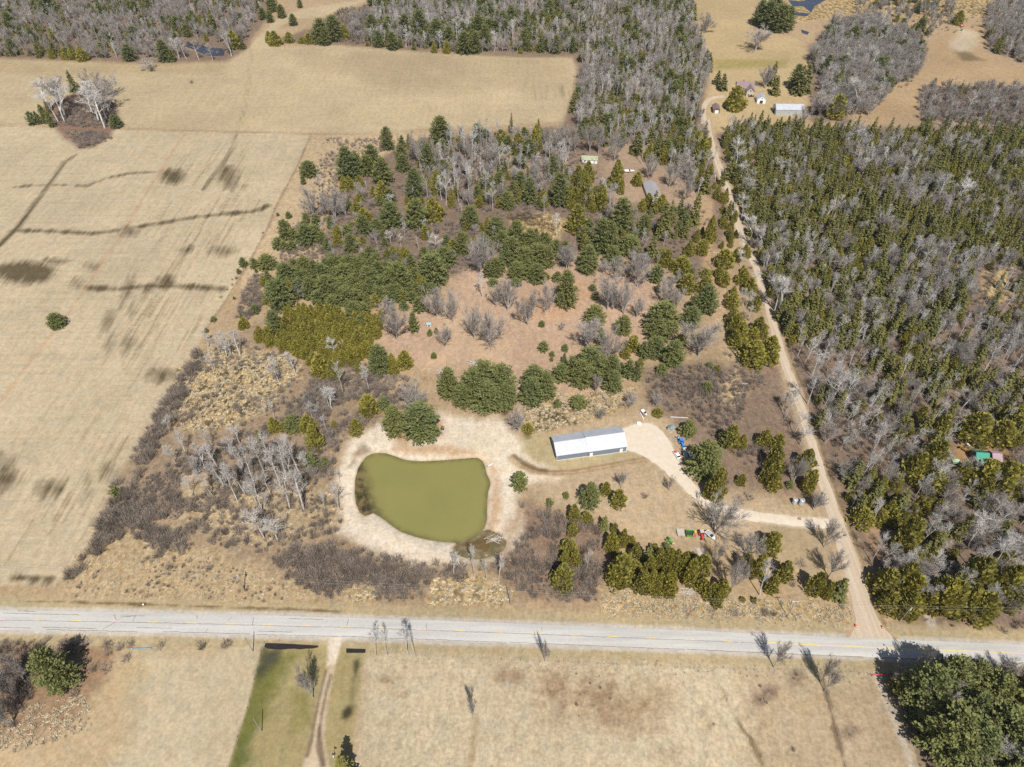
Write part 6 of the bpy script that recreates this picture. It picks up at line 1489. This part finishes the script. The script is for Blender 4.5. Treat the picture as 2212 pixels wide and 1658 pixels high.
gable(sh, 6.2, 7.5, 3.0, 2.4, M['white'], M['roof_white'], .2, 'y')
opening(sh, 'doorway', (0, -3.78, .05), 2.2, 2.2, 's', M['dark'], M['off_white'])
opening(sh, 'window', (0, -3.78, 3.4), .7, .7, 's', M['glass'])
mb2 = thing('pole_barn', 'long pale grey metal barn in the far farmyard', 'barn', PF('U', 1640, 800), -.035)
gable(mb2, 20, 9.5, 4.0, 2.3, M['steel'], M['roof_white'], .2, 'x')
opening(mb2, 'door', (-10.03, 0, 0), 3.0, 3.0, 'w', M['dark'])
M['brown_roof'] = mat('brown_metal_roof', (.165, .115, .105), .6, var=.12)
M['brown_wall'] = mat('brown_board_wall', (.14, .10, .08), .85, var=.15)
bs = thing('brown_shed', 'brown shed with a white door beside the farm lane', 'shed', PF('U', 345, 770), -.12)
gable(bs, 4.8, 8.5, 2.7, 1.3, M['brown_wall'], M['brown_roof'], .25, 'y')
opening(bs, 'door', (.3, -4.28, .05), 2.6, 2.2, 's', M['white'])
# cabins
M['moss_roof'] = mat('mossy_roof', (.27, .29, .19), .9, var=.3, scale=.6)
cb = thing('mossy_cabin', 'white cabin with mossy green roof half hidden by cedars', 'cabin', PF('H', 325, 300), -.12)
gable(cb, 10.2, 5.6, 2.5, 1.3, M['white'], M['moss_roof'], .3, 'x')
for cx_ in (-3, 0):
    opening(cb, 'window', (cx_, -2.83, 1.0), .9, .9, 's', M['glass'])
opening(cb, 'door', (3.2, -2.83, .05), .9, 2.0, 's', M['wood'])
M['grey_shingle'] = mat('grey_shingles', (.25, .24, .245), .9, var=.12, scale=1.2)
gc = thing('grey_cabin', 'white cabin with long grey shingle roof behind cedars', 'cabin', PF('H', 1585, 960), .06)
gable(gc, 7.6, 17, 2.6, 1.8, M['white'], M['grey_shingle'], .4, 'y')
opening(gc, 'window', (-1.8, -8.53, 1.0), 1.1, 1.0, 's', M['glass'], M['off_white'])
opening(gc, 'door', (1.6, -8.53, .05), .95, 2.0, 's', M['wood'])
M['green_roof'] = mat('bright_green_metal_roof', (.018, .20, .135), .5, var=.08)
gr = thing('green_roofed_cabin', 'dark little cabin with bright green metal roof in the eastern woods', 'cabin', PF('J', 950, 830), -.08)
gable(gr, 4.6, 6.8, 2.4, 2.6, M['brown_wall'], M['green_roof'], .35, 'x')
opening(gr, 'door', (-2.33, -.6, .05), .9, 2.0, 'w', M['wood'])
M['mauve_roof'] = mat('mauve_shingles', (.30, .215, .235), .9, var=.15, scale=1.5)
mv = thing('mauve_roofed_shed', 'shed with faded mauve shingles next to the green roof', 'shed', PF('J', 1370, 800), -.12)
gable(mv, 3.4, 5.4, 2.3, 1.5, M['brown_wall'], M['mauve_roof'], .25, 'x')
cn = thing('covered_trailer', 'pale green tarp over a small trailer left of the green-roofed cabin', 'trailer', PF('J', 345, 900), -.06)
MB().prof([(-1.6, .5), (1.6, .5), (1.5, 1.5), (.9, 1.8), (-.9, 1.8), (-1.5, 1.5)], -.75, .75).build('tarp', mat('pale_green_tarp', (.30, .46, .30), .7), cn)
for yy in (-.8, .8):
    MB().cyl((0, yy - .08, .35), (0, yy + .08, .35), .35, n=10).build('wheel', M['dark'], cn)
tk = thing('propane_tank', 'white propane tank at the edge of the cabin yard', 'tank', PF('J', 670, 410), 1.9)
MB().cyl((-1.0, 0, .7), (1.0, 0, .7), .45, n=12).cyl((1.0, 0, .7), (1.25, 0, .7), .45, .15, n=12).cyl((-1.25, 0, .7), (-1.0, 0, .7), .15, .45, n=12).build('shell', M['white'], tk, True)
for xx in (-.7, .7):
    MB().box((xx, 0, .16), (.15, .8, .34)).build('foot', M['concrete'], tk)

# ---------------------------------------------------------------- vehicles and yard things
def wheel(root, x, y, r, w=.22, hub=None):
    o = MB().cyl((x, y - w / 2, r), (x, y + w / 2, r), r, n=12).build('wheel', M['dark'], root)
    MB().cyl((x, y - w / 2 - .012, r), (x, y + w / 2 + .012, r), r * .55, n=10).build('rim', hub or M['steel'], o)
    return o

def car(label, loc, rz, body, roof, hood=None, group=None, L=4.5):
    t = thing('parked_car', label, 'car', loc, rz, group); k = L / 4.5
    MB().prof([(-2.25 * k, .35), (2.2 * k, .35), (2.25 * k, .62), (2.1 * k, .80), (1.0 * k, .92), (-1.9 * k, .95), (-2.25 * k, .85)], -.86, .86, .97).build('body', body, t)
    MB().prof([(1.0 * k, .90), (.35 * k, 1.38), (-1.15 * k, 1.40), (-1.85 * k, .93)], -.78, .78, .86).build('windows', M['glass'], t)
    MB().prof([(.42 * k, 1.36), (.30 * k, 1.45), (-1.10 * k, 1.46), (-1.22 * k, 1.38)], -.76, .76, .9).build('roof', roof, t)
    MB().box((1.55 * k, 0, .885), (1.0 * k, 1.5, .09)).build('bonnet', hood or body, t)
    for xx in (-1.35 * k, 1.4 * k):
        for yy in (-.78, .78):
            wheel(t, xx, yy, .33)
    for yy in (-.6, .6):
        MB().box((2.22 * k, yy, .66), (.08, .3, .14)).build('headlight', M['white'], t)
        MB().box((-2.24 * k, yy, .72), (.06, .3, .14)).build('tail_light', M['red'], t)
    return t
car('white car with red bonnet parked at the edge of the gravel apron', PF('Q', 1350, 1500), ang('Q', (1410, 1590), (1290, 1410)), M['white'], M['white'], M['red'])
car('black car parked beside the white outbuilding', PF('U', 985, 515), .05, M['black'], M['black'])
car('dark red car by the cedar at the far end of the sandy clearing', PF('T2', 1808, 176), .5, M['red'], M['off_white'])

def tractor(label, loc, rz, paint, hub, cab=None, L=1.0):
    t = thing('tractor', label, 'tractor', loc, rz)
    MB().prof([(-.3, .6), (1.55, .6), (1.6, 1.0), (1.45, 1.22), (-.3, 1.3)], -.36, .36, .92).build('hood', paint, t)
    MB().box((-.75, 0, .75), (1.1, .7, .4)).build('chassis', M['dark'], t)
    for yy in (-.72, .72):
        wheel(t, -.85, yy, .68, .38, hub)
        wheel(t, 1.15, yy * .85, .40, .24, hub)
        MB().prof([(-1.55, 1.0), (-1.3, 1.42), (-.5, 1.42), (-.25, 1.05), (-.4, 1.05), (-.6, 1.3), (-1.2, 1.3), (-1.4, 1.0)], yy - .18, yy + .18).build('fender', paint, t)
    MB().box((-.85, 0, 1.15), (.5, .5, .12)).box((-1.08, 0, 1.4), (.1, .5, .45)).build('seat', M['dark'], t)
    MB().cyl((-.15, 0, 1.3), (-.4, 0, 1.6), .03).build('steering_column', M['dark'], t)
    if cab:
        MB().box((-.8, 0, 2.25), (1.3, 1.35, .1)).build('canopy', cab, t)
        for xx in (-1.35, -.25):
            for yy in (-.6, .6):
                MB().cyl((xx, yy, 1.0), (xx, yy, 2.22), .035, n=6).build('canopy_post', M['dark'], t)
    t.scale = (L, L, L)
    return t
bt = tractor('blue tractor with white canopy parked beside the gravel apron', PF('Q', 1515, 1150), ang('Q', (1470, 1060), (1560, 1220)), M['blue'], M['white'], M['blue'], 1.12)
MB().box((2.25, 0, .45), (.5, 1.7, .55)).build('bucket', M['off_white'], bt)
for yy in (-.5, .5):
    MB().cyl((.9, yy, 1.1), (2.1, yy, .5), .06, n=6).build('loader_arm', M['blue'], bt)
gt = tractor('green and yellow tractor beside the cedar row', PF('R', 120, 640), ang('R', (70, 580), (230, 710)), M['green'], M['yellow'], None, .95)
MB().box((1.75, 0, .8), (.35, .7, .45)).build('nose_panel', M['yellow'], gt)
rt = tractor('red tractor carrying a grey platform among the parked implements', PF('R', 1165, 480), -1.5, M['red'], M['red'], M['wood'], 1.1)
q = thing('quad_bike', 'small grey quad bike in front of the blue tractor', 'quad bike', PF('Q', 1375, 935), ang('Q', (1330, 890), (1430, 990)))
MB().prof([(-.85, .45), (.9, .45), (.95, .7), (.5, .92), (-.2, .78), (-.9, .85)], -.25, .25).build('body', M['steel'], q)
for xx in (-.65, .65):
    MB().box((xx, 0, .8), (.65, 1.05, .07)).build('rack', M['steel'] if xx < 0 else M['blue'], q)
    for yy in (-.45, .45):
        wheel(q, xx, yy, .28, .24)
MB().box((-.15, 0, .92), (.6, .3, .14)).build('seat', M['dark'], q)
MB().cyl((.35, -.4, 1.05), (.35, .4, 1.05), .025, n=6).build('handlebar', M['dark'], q)

def trailer(label, loc, rz, L, Wd, n=8, z=.62, deckm=None, sides=None, tongue=1.2):
    t = thing('flat_trailer', label, 'trailer', loc, rz)
    for i in range(n):
        MB().box((0, -Wd / 2 + Wd * (i + .5) / n, z), (L, Wd / n - .025, .07)).build('plank', deckm or M['wood'], t)
    MB().box((0, -Wd / 2 + .05, z - .1), (L, .08, .12)).box((0, Wd / 2 - .05, z - .1), (L, .08, .12)).box((L / 2 + tongue / 2, 0, z - .15), (tongue, .1, .1)).build('frame', M['rust'], t)
    for yy in (-1, 1):
        wheel(t, -.15, yy * (Wd / 2 + .13), .32)
    return t
trailer('tan-planked flat trailer parked under the big pine', PF('Q', 1612, 1455), ang('Q', (1650, 1590), (1570, 1315)), 4.5, 1.75)
trailer('weathered flat hay wagon alone on the dry grass', PF('R', 480, 360), -math.pi / 2 + .03, 3.1, 2.6, 10)
bb = thing('blue_boat', 'blue boat under the big pine beside the flat trailer', 'boat', PF('Q', 1770, 1500), ang('Q', (1840, 1600), (1720, 1410)))
def hull(t, L, Wd, h, m, deck=None, z=.0):
    b = MB(); st = 9; vs = []; fs = []
    for i in range(st):
        u = i / (st - 1); x_ = -L / 2 + L * u; w = Wd / 2 * (1 - max(0, (u - .45) / .55) ** 2.2) + .02; lift = .25 * max(0, u - .6)
        vs += [(x_, -w, z + h + lift * .6), (x_, -w * .72, z + .12 + lift), (x_, 0, z + lift * .9), (x_, w * .72, z + .12 + lift), (x_, w, z + h + lift * .6)]
    for i in range(st - 1):
        for k in range(4):
            fs.append((i * 5 + k, i * 5 + k + 1, (i + 1) * 5 + k + 1, (i + 1) * 5 + k))
    fs.append((4, 3, 2, 1, 0))
    b.add(vs, fs); b.build('hull', m, t)
    d = MB(); vs = []; fs = []
    for i in range(st):
        vs += [(vs0[0], vs0[1], vs0[2] - .10) for vs0 in (b.v[i * 5], b.v[i * 5 + 4])]
    d.add(vs, [(2 * i, 2 * i + 1, 2 * i + 3, 2 * i + 2) for i in range(st - 1)])
    d.build('deck', deck or m, t)
hull(bb, 3.8, 1.5, .7, M['blue'], M['blue'], .25)
def boat(label, loc, rz, L, Wd, m, deck, cover=None):
    t = thing('boat', label, 'boat', loc, rz)
    hull(t, L, Wd, .75, m, deck, .45)
    MB().prof([(-.2, 1.15), (.9, 1.15), (.5, 1.6), (.0, 1.62)], -Wd * .36, Wd * .36, .9).build('windscreen', M['glass'], t)
    if cover: MB().prof([(-L * .45, 1.15), (-.3, 1.15), (-.5, 1.5), (-L * .4, 1.4)], -Wd * .4, Wd * .4, .9).build('cover', cover, t)
    MB().box((-.2, 0, .38), (L * .8, .9, .12)).box((L / 2 + .3, 0, .38), (1.4, .1, .1)).build('trailer_frame', M['steel'], t)
    for yy in (-1, 1):
        wheel(t, -.6, yy * Wd * .48, .3)
    MB().box((-L / 2 - .2, 0, .95), (.35, .4, .8)).build('outboard_motor', M['black'], t)
    return t
boat('white motorboat on a trailer among the parked implements', PF('R', 1450, 480), ang('R', (1330, 350), (1580, 590)), 4.6, 1.8, M['white'], M['off_white'], M['steel'])
boat('large white boat with dark glass on the cabin lawn', PF('H', 1125, 520), .03, 7.0, 2.3, M['white'], M['off_white'], M['white'])
boat('white boat with orange gear by the scrub behind the gravel apron', PF('Q', 300, 150), ang('Q', (250, 80), (370, 220)), 3.8, 1.4, M['white'], M['white'])
ok = thing('orange_canoe', 'narrow orange canoe lying beside the white boat', 'canoe', PF('Q', 255, 165), ang('Q', (220, 100), (285, 215)))
hull(ok, 3.2, .7, .4, M['orange'], M['rust'], .05)
def pipe(name, label, f, a, b_, r0, r1, m, cat):
    p0, p1 = PF(f, *a), PF(f, *b_)
    t = thing(name, label, cat, p0, math.atan2(p1.y - p0.y, p1.x - p0.x)); L = (p1 - p0).length
    MB().cyl((0, 0, r0 + .02), (L, 0, r1 + .05), r0, r1, n=8).build('tube', m, t)
    for xx in (.1, L - .1):
        MB().box((xx, 0, .03), (.12, r0 * 3, .10)).build('chock', M['wood'], t)
    return t
pipe('white_mast', 'tapered white mast on the grass beside the white boat', 'Q', (275, 325), (165, 95), .24, .10, M['white'], 'mast')
pipe('white_pole', 'long thin white pole lying in the scrub behind the apron', 'Q', (1155, 250), (1720, 282), .10, .09, M['white'], 'pole')
tb = thing('stock_tank', 'round white stock tank at the back of the gravel apron', 'tank', PF('Q', 130, 490))
MB().cyl((0, 0, 0), (0, 0, .62), .95, .98, n=20, caps=False).build('wall', M['off_white'], tb)
MB().cyl((0, 0, .60), (0, 0, .70), .99, n=20).build('cover', M['white'], tb)
for i in range(4):
    MB().cyl((.97 * math.cos(i * 1.57), .97 * math.sin(i * 1.57), 0), (.97 * math.cos(i * 1.57), .97 * math.sin(i * 1.57), .6), .05, n=6).build('stave', M['dark'], tb)
gw = thing('green_hopper', 'green wire-sided wagon with dark inside among the implements', 'wagon', PF('R', 765, 420), -.08)
for sx in (-1, 1):
    MB().box((sx * 1.15, 0, 1.1), (.08, 2.5, .9)).build('side', M['green'], gw)
    for sy in (-1, 1):
        wheel(gw, sx * 1.0, sy * .9, .35)
for sy in (-1, 1):
    MB().box((0, sy * 1.25, 1.1), (2.3, .08, .9)).build('side', M['green'], gw)
MB().box((0, 0, .62), (2.25, 2.45, .08)).build('floor', M['dark'], gw)
for xx in (-.55, 0, .55):
    MB().cyl((xx, -1.25, 1.57), (xx, 1.25, 1.57), .03, n=6).build('rail', M['green'], gw)
yi = thing('yellow_implement', 'yellow hopper implement beside the green wagon', 'farm implement', PF('R', 950, 375))
MB().box((0, 0, 1.0), (.7, .7, .7)).build('hopper', M['yellow'], yi)
MB().box((0, 0, .62), (.45, .45, .12)).build('funnel', M['yellow'], yi)
for xx in (-.45, .45):
    wheel(yi, xx * .9, 0, .28, .14)
MB().cyl((0, 0, .5), (0, -1.3, .35), .05, n=6).build('drawbar', M['dark'], yi)
ri = thing('red_implement', 'small red cultivator in front of the yellow hopper', 'farm implement', PF('R', 920, 490))
MB().box((0, 0, .55), (1.3, .12, .12)).box((0, .5, .55), (1.0, .12, .12)).box((-.4, .25, .55), (.1, .6, .1)).box((.4, .25, .55), (.1, .6, .1)).build('frame', M['red'], ri)
for xx in (-.55, -.2, .2, .55):
    MB().cyl((xx, 0, .55), (xx, -.15, .0), .04, n=6).build('tine', M['red'], ri)
MB().cyl((0, .5, .6), (0, .9, 1.1), .05, n=6).build('mast', M['red'], ri)
tl = thing('teal_drum', 'small teal drum between the red tractor and the boat', 'drum', PF('R', 1265, 480))
MB().cyl((0, 0, 0), (0, 0, .85), .3, n=12).build('shell', mat('teal_paint', (.18, .36, .38), .6), tl)
for zz in (.28, .56, .84):
    MB().cyl((0, 0, zz - .02), (0, 0, zz + .02), .315, n=12).build('hoop', M['steel'], tl)

# stacked boards and logs, every piece its own
def board_stack(label, f, at, rz, L, n, layers, m=None):
    t = thing('board_stack', label, 'boards', PF(f, *at), rz)
    for k in range(layers):
        for i in range(n):
            MB().box((rng.uniform(-.15, .15), (i - (n - 1) / 2) * .26 + rng.uniform(-.03, .03), .07 + k * .09), (L * rng.uniform(.85, 1), .2, .08), rng.uniform(-.03, .03)).build('board', m or M['wood'], t)
    return t
board_stack('wide stack of weathered boards at the edge of the cedar row', 'R', (1100, 1010), -1.35, 4.6, 6, 2)
board_stack('narrow stack of weathered boards next to the wide stack', 'R', (1240, 980), -1.35, 3.8, 3, 2)
board_stack('single weathered plank lying beside the green tractor', 'R', (270, 655), -1.3, 3.2, 1, 1)
board_stack('rust-brown pallet in front of the right-hand metal bin', 'T8', (757, 50), 0, 1.5, 5, 1, M['rust'])
def log_pile(label, f, at, n, L, sp, rz=0.0):
    t = thing('log_pile', label, 'logs', PF(f, *at), rz)
    for i in range(n):
        a = rng.uniform(-.5, .5) + (1.2 if i % 4 == 0 else 0); c = Vector((rng.uniform(-sp, sp), rng.uniform(-sp * .6, sp * .6), .16 + .12 * (i % 3)))
        d = Vector((math.cos(a), math.sin(a), rng.uniform(-.06, .06))) * L * rng.uniform(.3, .55)
        MB().cyl(c - d, c + d, .14 * rng.uniform(.7, 1.2), .09, n=6).build('log', M['log'], t)
    return t
log_pile('pile of bleached logs and branches in the leaf-strewn clearing', 'O', (1060, 905), 16, 4.2, 2.4)
log_pile('tangle of grey driftwood at the muddy corner of the pond', 'T7', (1000, 185), 14, 4.5, 2.6)
log_pile('fallen grey logs beside the cedar row above the roadside marsh', 'G', (420, 1170), 10, 6.0, 2.0, -.4)
log_pile('fallen pale timber among brush in the eastern woods', 'T5', (1640, 690), 9, 9.0, 3.5, .1)
kx = thing('kayak', 'dark purple kayak on the sandy bank of the pond', 'kayak', PF('T4', 968, 1355), ang('T4', (950, 1365), (988, 1345)))
hull(kx, 2.8, .75, .35, mat('purple_plastic', (.12, .09, .17), .5), M['off_white'], .02)

def bin_(label, f, at, h):
    t = thing('metal_bin', label, 'bin', PF(f, *at), 0)
    MB().cyl((0, 0, .35), (0, 0, h), .9, n=24, caps=False).build('shell', M['steel'], t)
    for zz in np.linspace(.5, h - .05, 6):
        MB().cyl((0, 0, zz - .03), (0, 0, zz + .03), .925, n=24).build('hoop', M['steel'], t)
    MB().cyl((0, 0, h), (0, 0, h + .28), .95, .25, n=24).build('roof', M['steel'], t)
    MB().box((.15, -.55, h + .17), (.5, .35, .1)).build('hatch', M['rust'], t)
    MB().cyl((0, 0, h + .25), (0, 0, h + .36), .25, n=10).build('lid', M['rust'], t)
    for i in range(5):
        a = i * 1.257; MB().cyl((.8 * math.cos(a), .8 * math.sin(a), 0), (.8 * math.cos(a), .8 * math.sin(a), .4), .06, n=6).build('leg', M['rust'], t)
    return t
bin_('rust-topped metal bin, the shorter of the pair by the driveway', 'V', (1715, 1088), 2.7)
bin_('cleaner pale metal bin, the taller of the pair by the driveway', 'V', (1729, 1090), 3.0)

# ---------------------------------------------------------------- poles, wires, fences, roadside
def util_pole(label, base, h=11.5, arm=None, extra=None):
    t = thing('utility_pole', label, 'pole', base)
    MB().cyl((0, 0, 0), (0, 0, h), .17, .11, n=8).build('shaft', M['pole'], t)
    if arm:
        MB().box((0, 0, h - .5), (2.4, .12, .14), arm - 1).build('crossarm', M['off_white'], t)
        for xx in (-1.05, 0, 1.05):
            MB().cyl((xx, 0, h - .42), (xx, 0, h - .15), .06, n=6).build('insulator', M['white'], t)
    if extra:
        MB().cyl((.35, 0, h - 2.6), (.35, 0, h - 1.6), .28, n=10).build('transformer', M['steel'], t)
        MB().box((.3, 0, h - .8), (.8, .1, .1)).build('bracket', M['off_white'], t)
    return t
PB = [P(-75, 1252), PF('T6', 1583, 517), PF('T7', 1096, 606), PF('T8', 675, 686), PF('T8', 1405, 715), P(2330, 1345)]
util_pole('utility pole carrying a transformer above the roadside brush', PB[1], 11.5, None, True)
util_pole('plain utility pole between roadside marsh and brush', PB[2])
util_pole('utility pole with a white crossarm near the gravel road corner', PB[3], 11.5, 1.0)
util_pole('utility pole with lamp rising from roadside cedars', PB[4], 10.5, None, True)
S1, S2 = PF('T6', 1640, 910), PF('T6', 1697, 1427)
util_pole('dark utility pole beside the lawn corner south of the road', S1, 10.5)
util_pole('dark utility pole standing in the green lawn', S2, 10.0)
N1, N2 = PF('C', 978, 1562), PF('C', 685, 142)
util_pole('utility pole with crossarm on the sandy patch in brown scrub', N1, 11.0, 1.0)
util_pole('utility pole with crossarm beside cedars at the overgrown lane', N2, 11.0, 1.0)
lp = thing('lamp_post', 'thin yard post with dark box beside the drive', 'post', PF('T6', 2168, 1610))
MB().cyl((0, 0, 0), (0, 0, 6.0), .07, .05, n=8).build('shaft', M['off_white'], lp)
MB().box((.35, 0, 5.0), (.7, .35, .35)).build('box', M['dark'], lp)
MB().box((.1, 0, 2.6), (.35, .25, .5)).build('meter', M['off_white'], lp)
def wire(a, b_, za, zb, sag, off=0.0):
    b = MB(); k = 14; pts = []
    for i in range(k + 1):
        u = i / k; p = a.lerp(b_, u)
        pts.append((p.x, p.y + off, za + (zb - za) * u - sag * 4 * u * (1 - u)))
    for i in range(k):
        b.cyl(pts[i], pts[i + 1], .018, n=3, caps=False)
    return b.build('power_line', M['wire'])
for i in range(5):
    nm = ['west of the transformer pole', 'between the transformer pole and the plain pole', 'between the plain pole and the crossarm pole', 'crossing the gravel road mouth', 'east of the roadside cedars'][i]
    tag(wire(PB[i], PB[i + 1], 11.3, 11.3, 1.2), 'upper power line ' + nm, 'power line', 'power lines along the road')
    tag(wire(PB[i], PB[i + 1], 9.9, 9.9, 1.4, -.1), 'lower power line ' + nm, 'power line', 'power lines along the road')
tag(wire(PB[1], S1, 10.8, 10.2, .6), 'power line crossing the paved road', 'power line')
tag(wire(S1, S2, 10.2, 9.6, .8), 'power line above the green lawn', 'power line')
tag(wire(PB[3], N1, 11.0, 10.8, 1.2), 'power line from the crossarm pole to the scrub pole', 'power line')
tag(wire(N1, N2, 10.8, 10.8, 1.4), 'power line running up the overgrown lane', 'power line')

def fence(label, pts, step, h=1.2, group=None, jit=.3):
    g = resample(gpoly(pts), step); c = g[0]
    t = thing('wire_fence', label, 'fence', (c[0], c[1], 0), 0, group)
    pm = MB().cyl((0, 0, 0), (0, 0, h), .08, .06, n=6).mesh('post', M['pole'])
    w = MB()
    for i, q_ in enumerate(g):
        o = bpy.data.objects.new('post', pm); col.objects.link(o); o.parent = t
        o.location = (q_[0] - c[0], q_[1] - c[1], 0); o.rotation_euler = (rng.uniform(-.08, .08), rng.uniform(-.08, .08), 0)
        if i:
            p_ = g[i - 1]
            for zz in (.5, .95):
                w.cyl((p_[0] - c[0], p_[1] - c[1], zz * h), (q_[0] - c[0], q_[1] - c[1], zz * h), .012, n=3, caps=False)
    w.build('wire', M['wire'], t)
    return t
fence('wire fence along the western edge of the green lawn', [(571, 1390), (564, 1408), (549, 1470), (534, 1532), (513, 1594), (495, 1657)], 5.0)
fence('wire fence along the brushy side of the west field', [(672, 291), (640, 365), (600, 440), (575, 500), (545, 555), (510, 615), (478, 665), (440, 720)], 7.0)
fence('wire fence between the west and north fields', [(0, 273), (120, 276)], 7.0)
fence('wire fence below the north field', [(400, 284), (540, 287), (672, 290), (800, 292)], 7.0)
fence('wire fence along the meadow south of the road', [(800, 1412), (1000, 1424), (1250, 1434), (1500, 1446), (1760, 1452), (1876, 1458)], 6.0)
fence('wire fence down the middle of the southeastern meadow', [(1768, 1432), (1780, 1470), (1790, 1520), (1810, 1590), (1826, 1657)], 6.0)
fence('wire fence north of the road west of the gravel road', [(1440, 1318), (1600, 1330), (1720, 1338), (1820, 1340)], 6.0)
g0, g1 = PF('T8', 1222, 1070), PF('T8', 1332, 1064)
gt_ = thing('red_gate', 'low red tube gate across the two-track south of the road', 'gate', g0, math.atan2(g1.y - g0.y, g1.x - g0.x)); GL = (g1 - g0).length
for zz in (.4, .7, 1.0, 1.25):
    MB().cyl((0, 0, zz), (GL, 0, zz), .04, n=6).build('bar', M['red'], gt_)
for xx in (0, GL):
    MB().cyl((xx, 0, 0), (xx, 0, 1.45), .09, n=8).build('post', M['rust'], gt_)
cv = thing('culvert', 'pale culvert pipe under the field entrance', 'culvert', PF('T6', 920, 892), .03)
MB().cyl((-3.2, 0, .12), (3.2, 0, .12), .26, n=12, caps=False).build('pipe', M['teal_roof'], cv)
for xx in (-3.2, 3.2):
    MB().cyl((xx - .06, 0, .22), (xx + .06, 0, .22), .36, n=12, caps=False).build('collar', M['steel'], cv)
def barrel(label, at):
    t = thing('traffic_barrel', label, 'barrel', PF('T8', *at))
    for i, m_ in enumerate((M['orange'], M['white'], M['orange'], M['orange'])):
        MB().cyl((0, 0, .05 + i * .28), (0, 0, .05 + (i + 1) * .28), .36 - i * .03, .33 - i * .03, n=12).build('band', m_, t)
    MB().cyl((0, 0, 0), (0, 0, .06), .45, n=12).build('base', M['dark'], t)
barrel('orange and white marker barrel on the west side of the gravel road mouth', (1121, 748))
barrel('orange and white marker barrel on the east side of the gravel road mouth', (1293, 756))
ys = thing('warning_sign', 'yellow warning sign on the east verge of the gravel road', 'sign', PF('T8', 1262, 655), .2)
MB().cyl((0, 0, 0), (0, 0, 2.2), .04, n=6).build('post', M['steel'], ys)
b = MB(); b.add([(0, -.05, 1.4), (.5, -.05, 1.9), (0, -.05, 2.4), (-.5, -.05, 1.9), (0, -.02, 1.4), (.5, -.02, 1.9), (0, -.02, 2.4), (-.5, -.02, 1.9)], [(0, 1, 2, 3), (7, 6, 5, 4), (0, 4, 5, 1), (1, 5, 6, 2), (2, 6, 7, 3), (3, 7, 4, 0)])
b.build('panel', M['yellow'], ys)
def mailbox(label, f, at):
    t = thing('mailbox', label, 'mailbox', PF(f, *at))
    MB().cyl((0, 0, 0), (0, 0, 1.0), .06, n=6).build('post', M['wood'], t)
    MB().prof([(-.3, 1.0), (.3, 1.0), (.3, 1.25), (.15, 1.36), (-.15, 1.36), (-.3, 1.25)], -.18, .18).build('box', M['white'], t)
mailbox('white mailbox on the north verge of the paved road', 'T6', (935, 616))

# ---------------------------------------------------------------- thin spring haze over the whole place
hz = tag(MB().box((0, 400, 118), (11000, 11000, 248)).build('haze', None), 'thin pale haze in the air', 'haze', kind='stuff')
hm = bpy.data.materials.new('haze'); hm.use_nodes = True
hn = hm.node_tree.nodes; hn.remove(hn['Principled BSDF'])
pv = hn.new('ShaderNodeVolumePrincipled'); pv.inputs['Color'].default_value = (.86, .92, 1.0, 1); pv.inputs['Density'].default_value = .00005; pv.inputs['Anisotropy'].default_value = .2
hm.node_tree.links.new(pv.outputs[0], hn['Material Output'].inputs['Volume'])
hz.data.materials.clear(); hz.data.materials.append(hm)
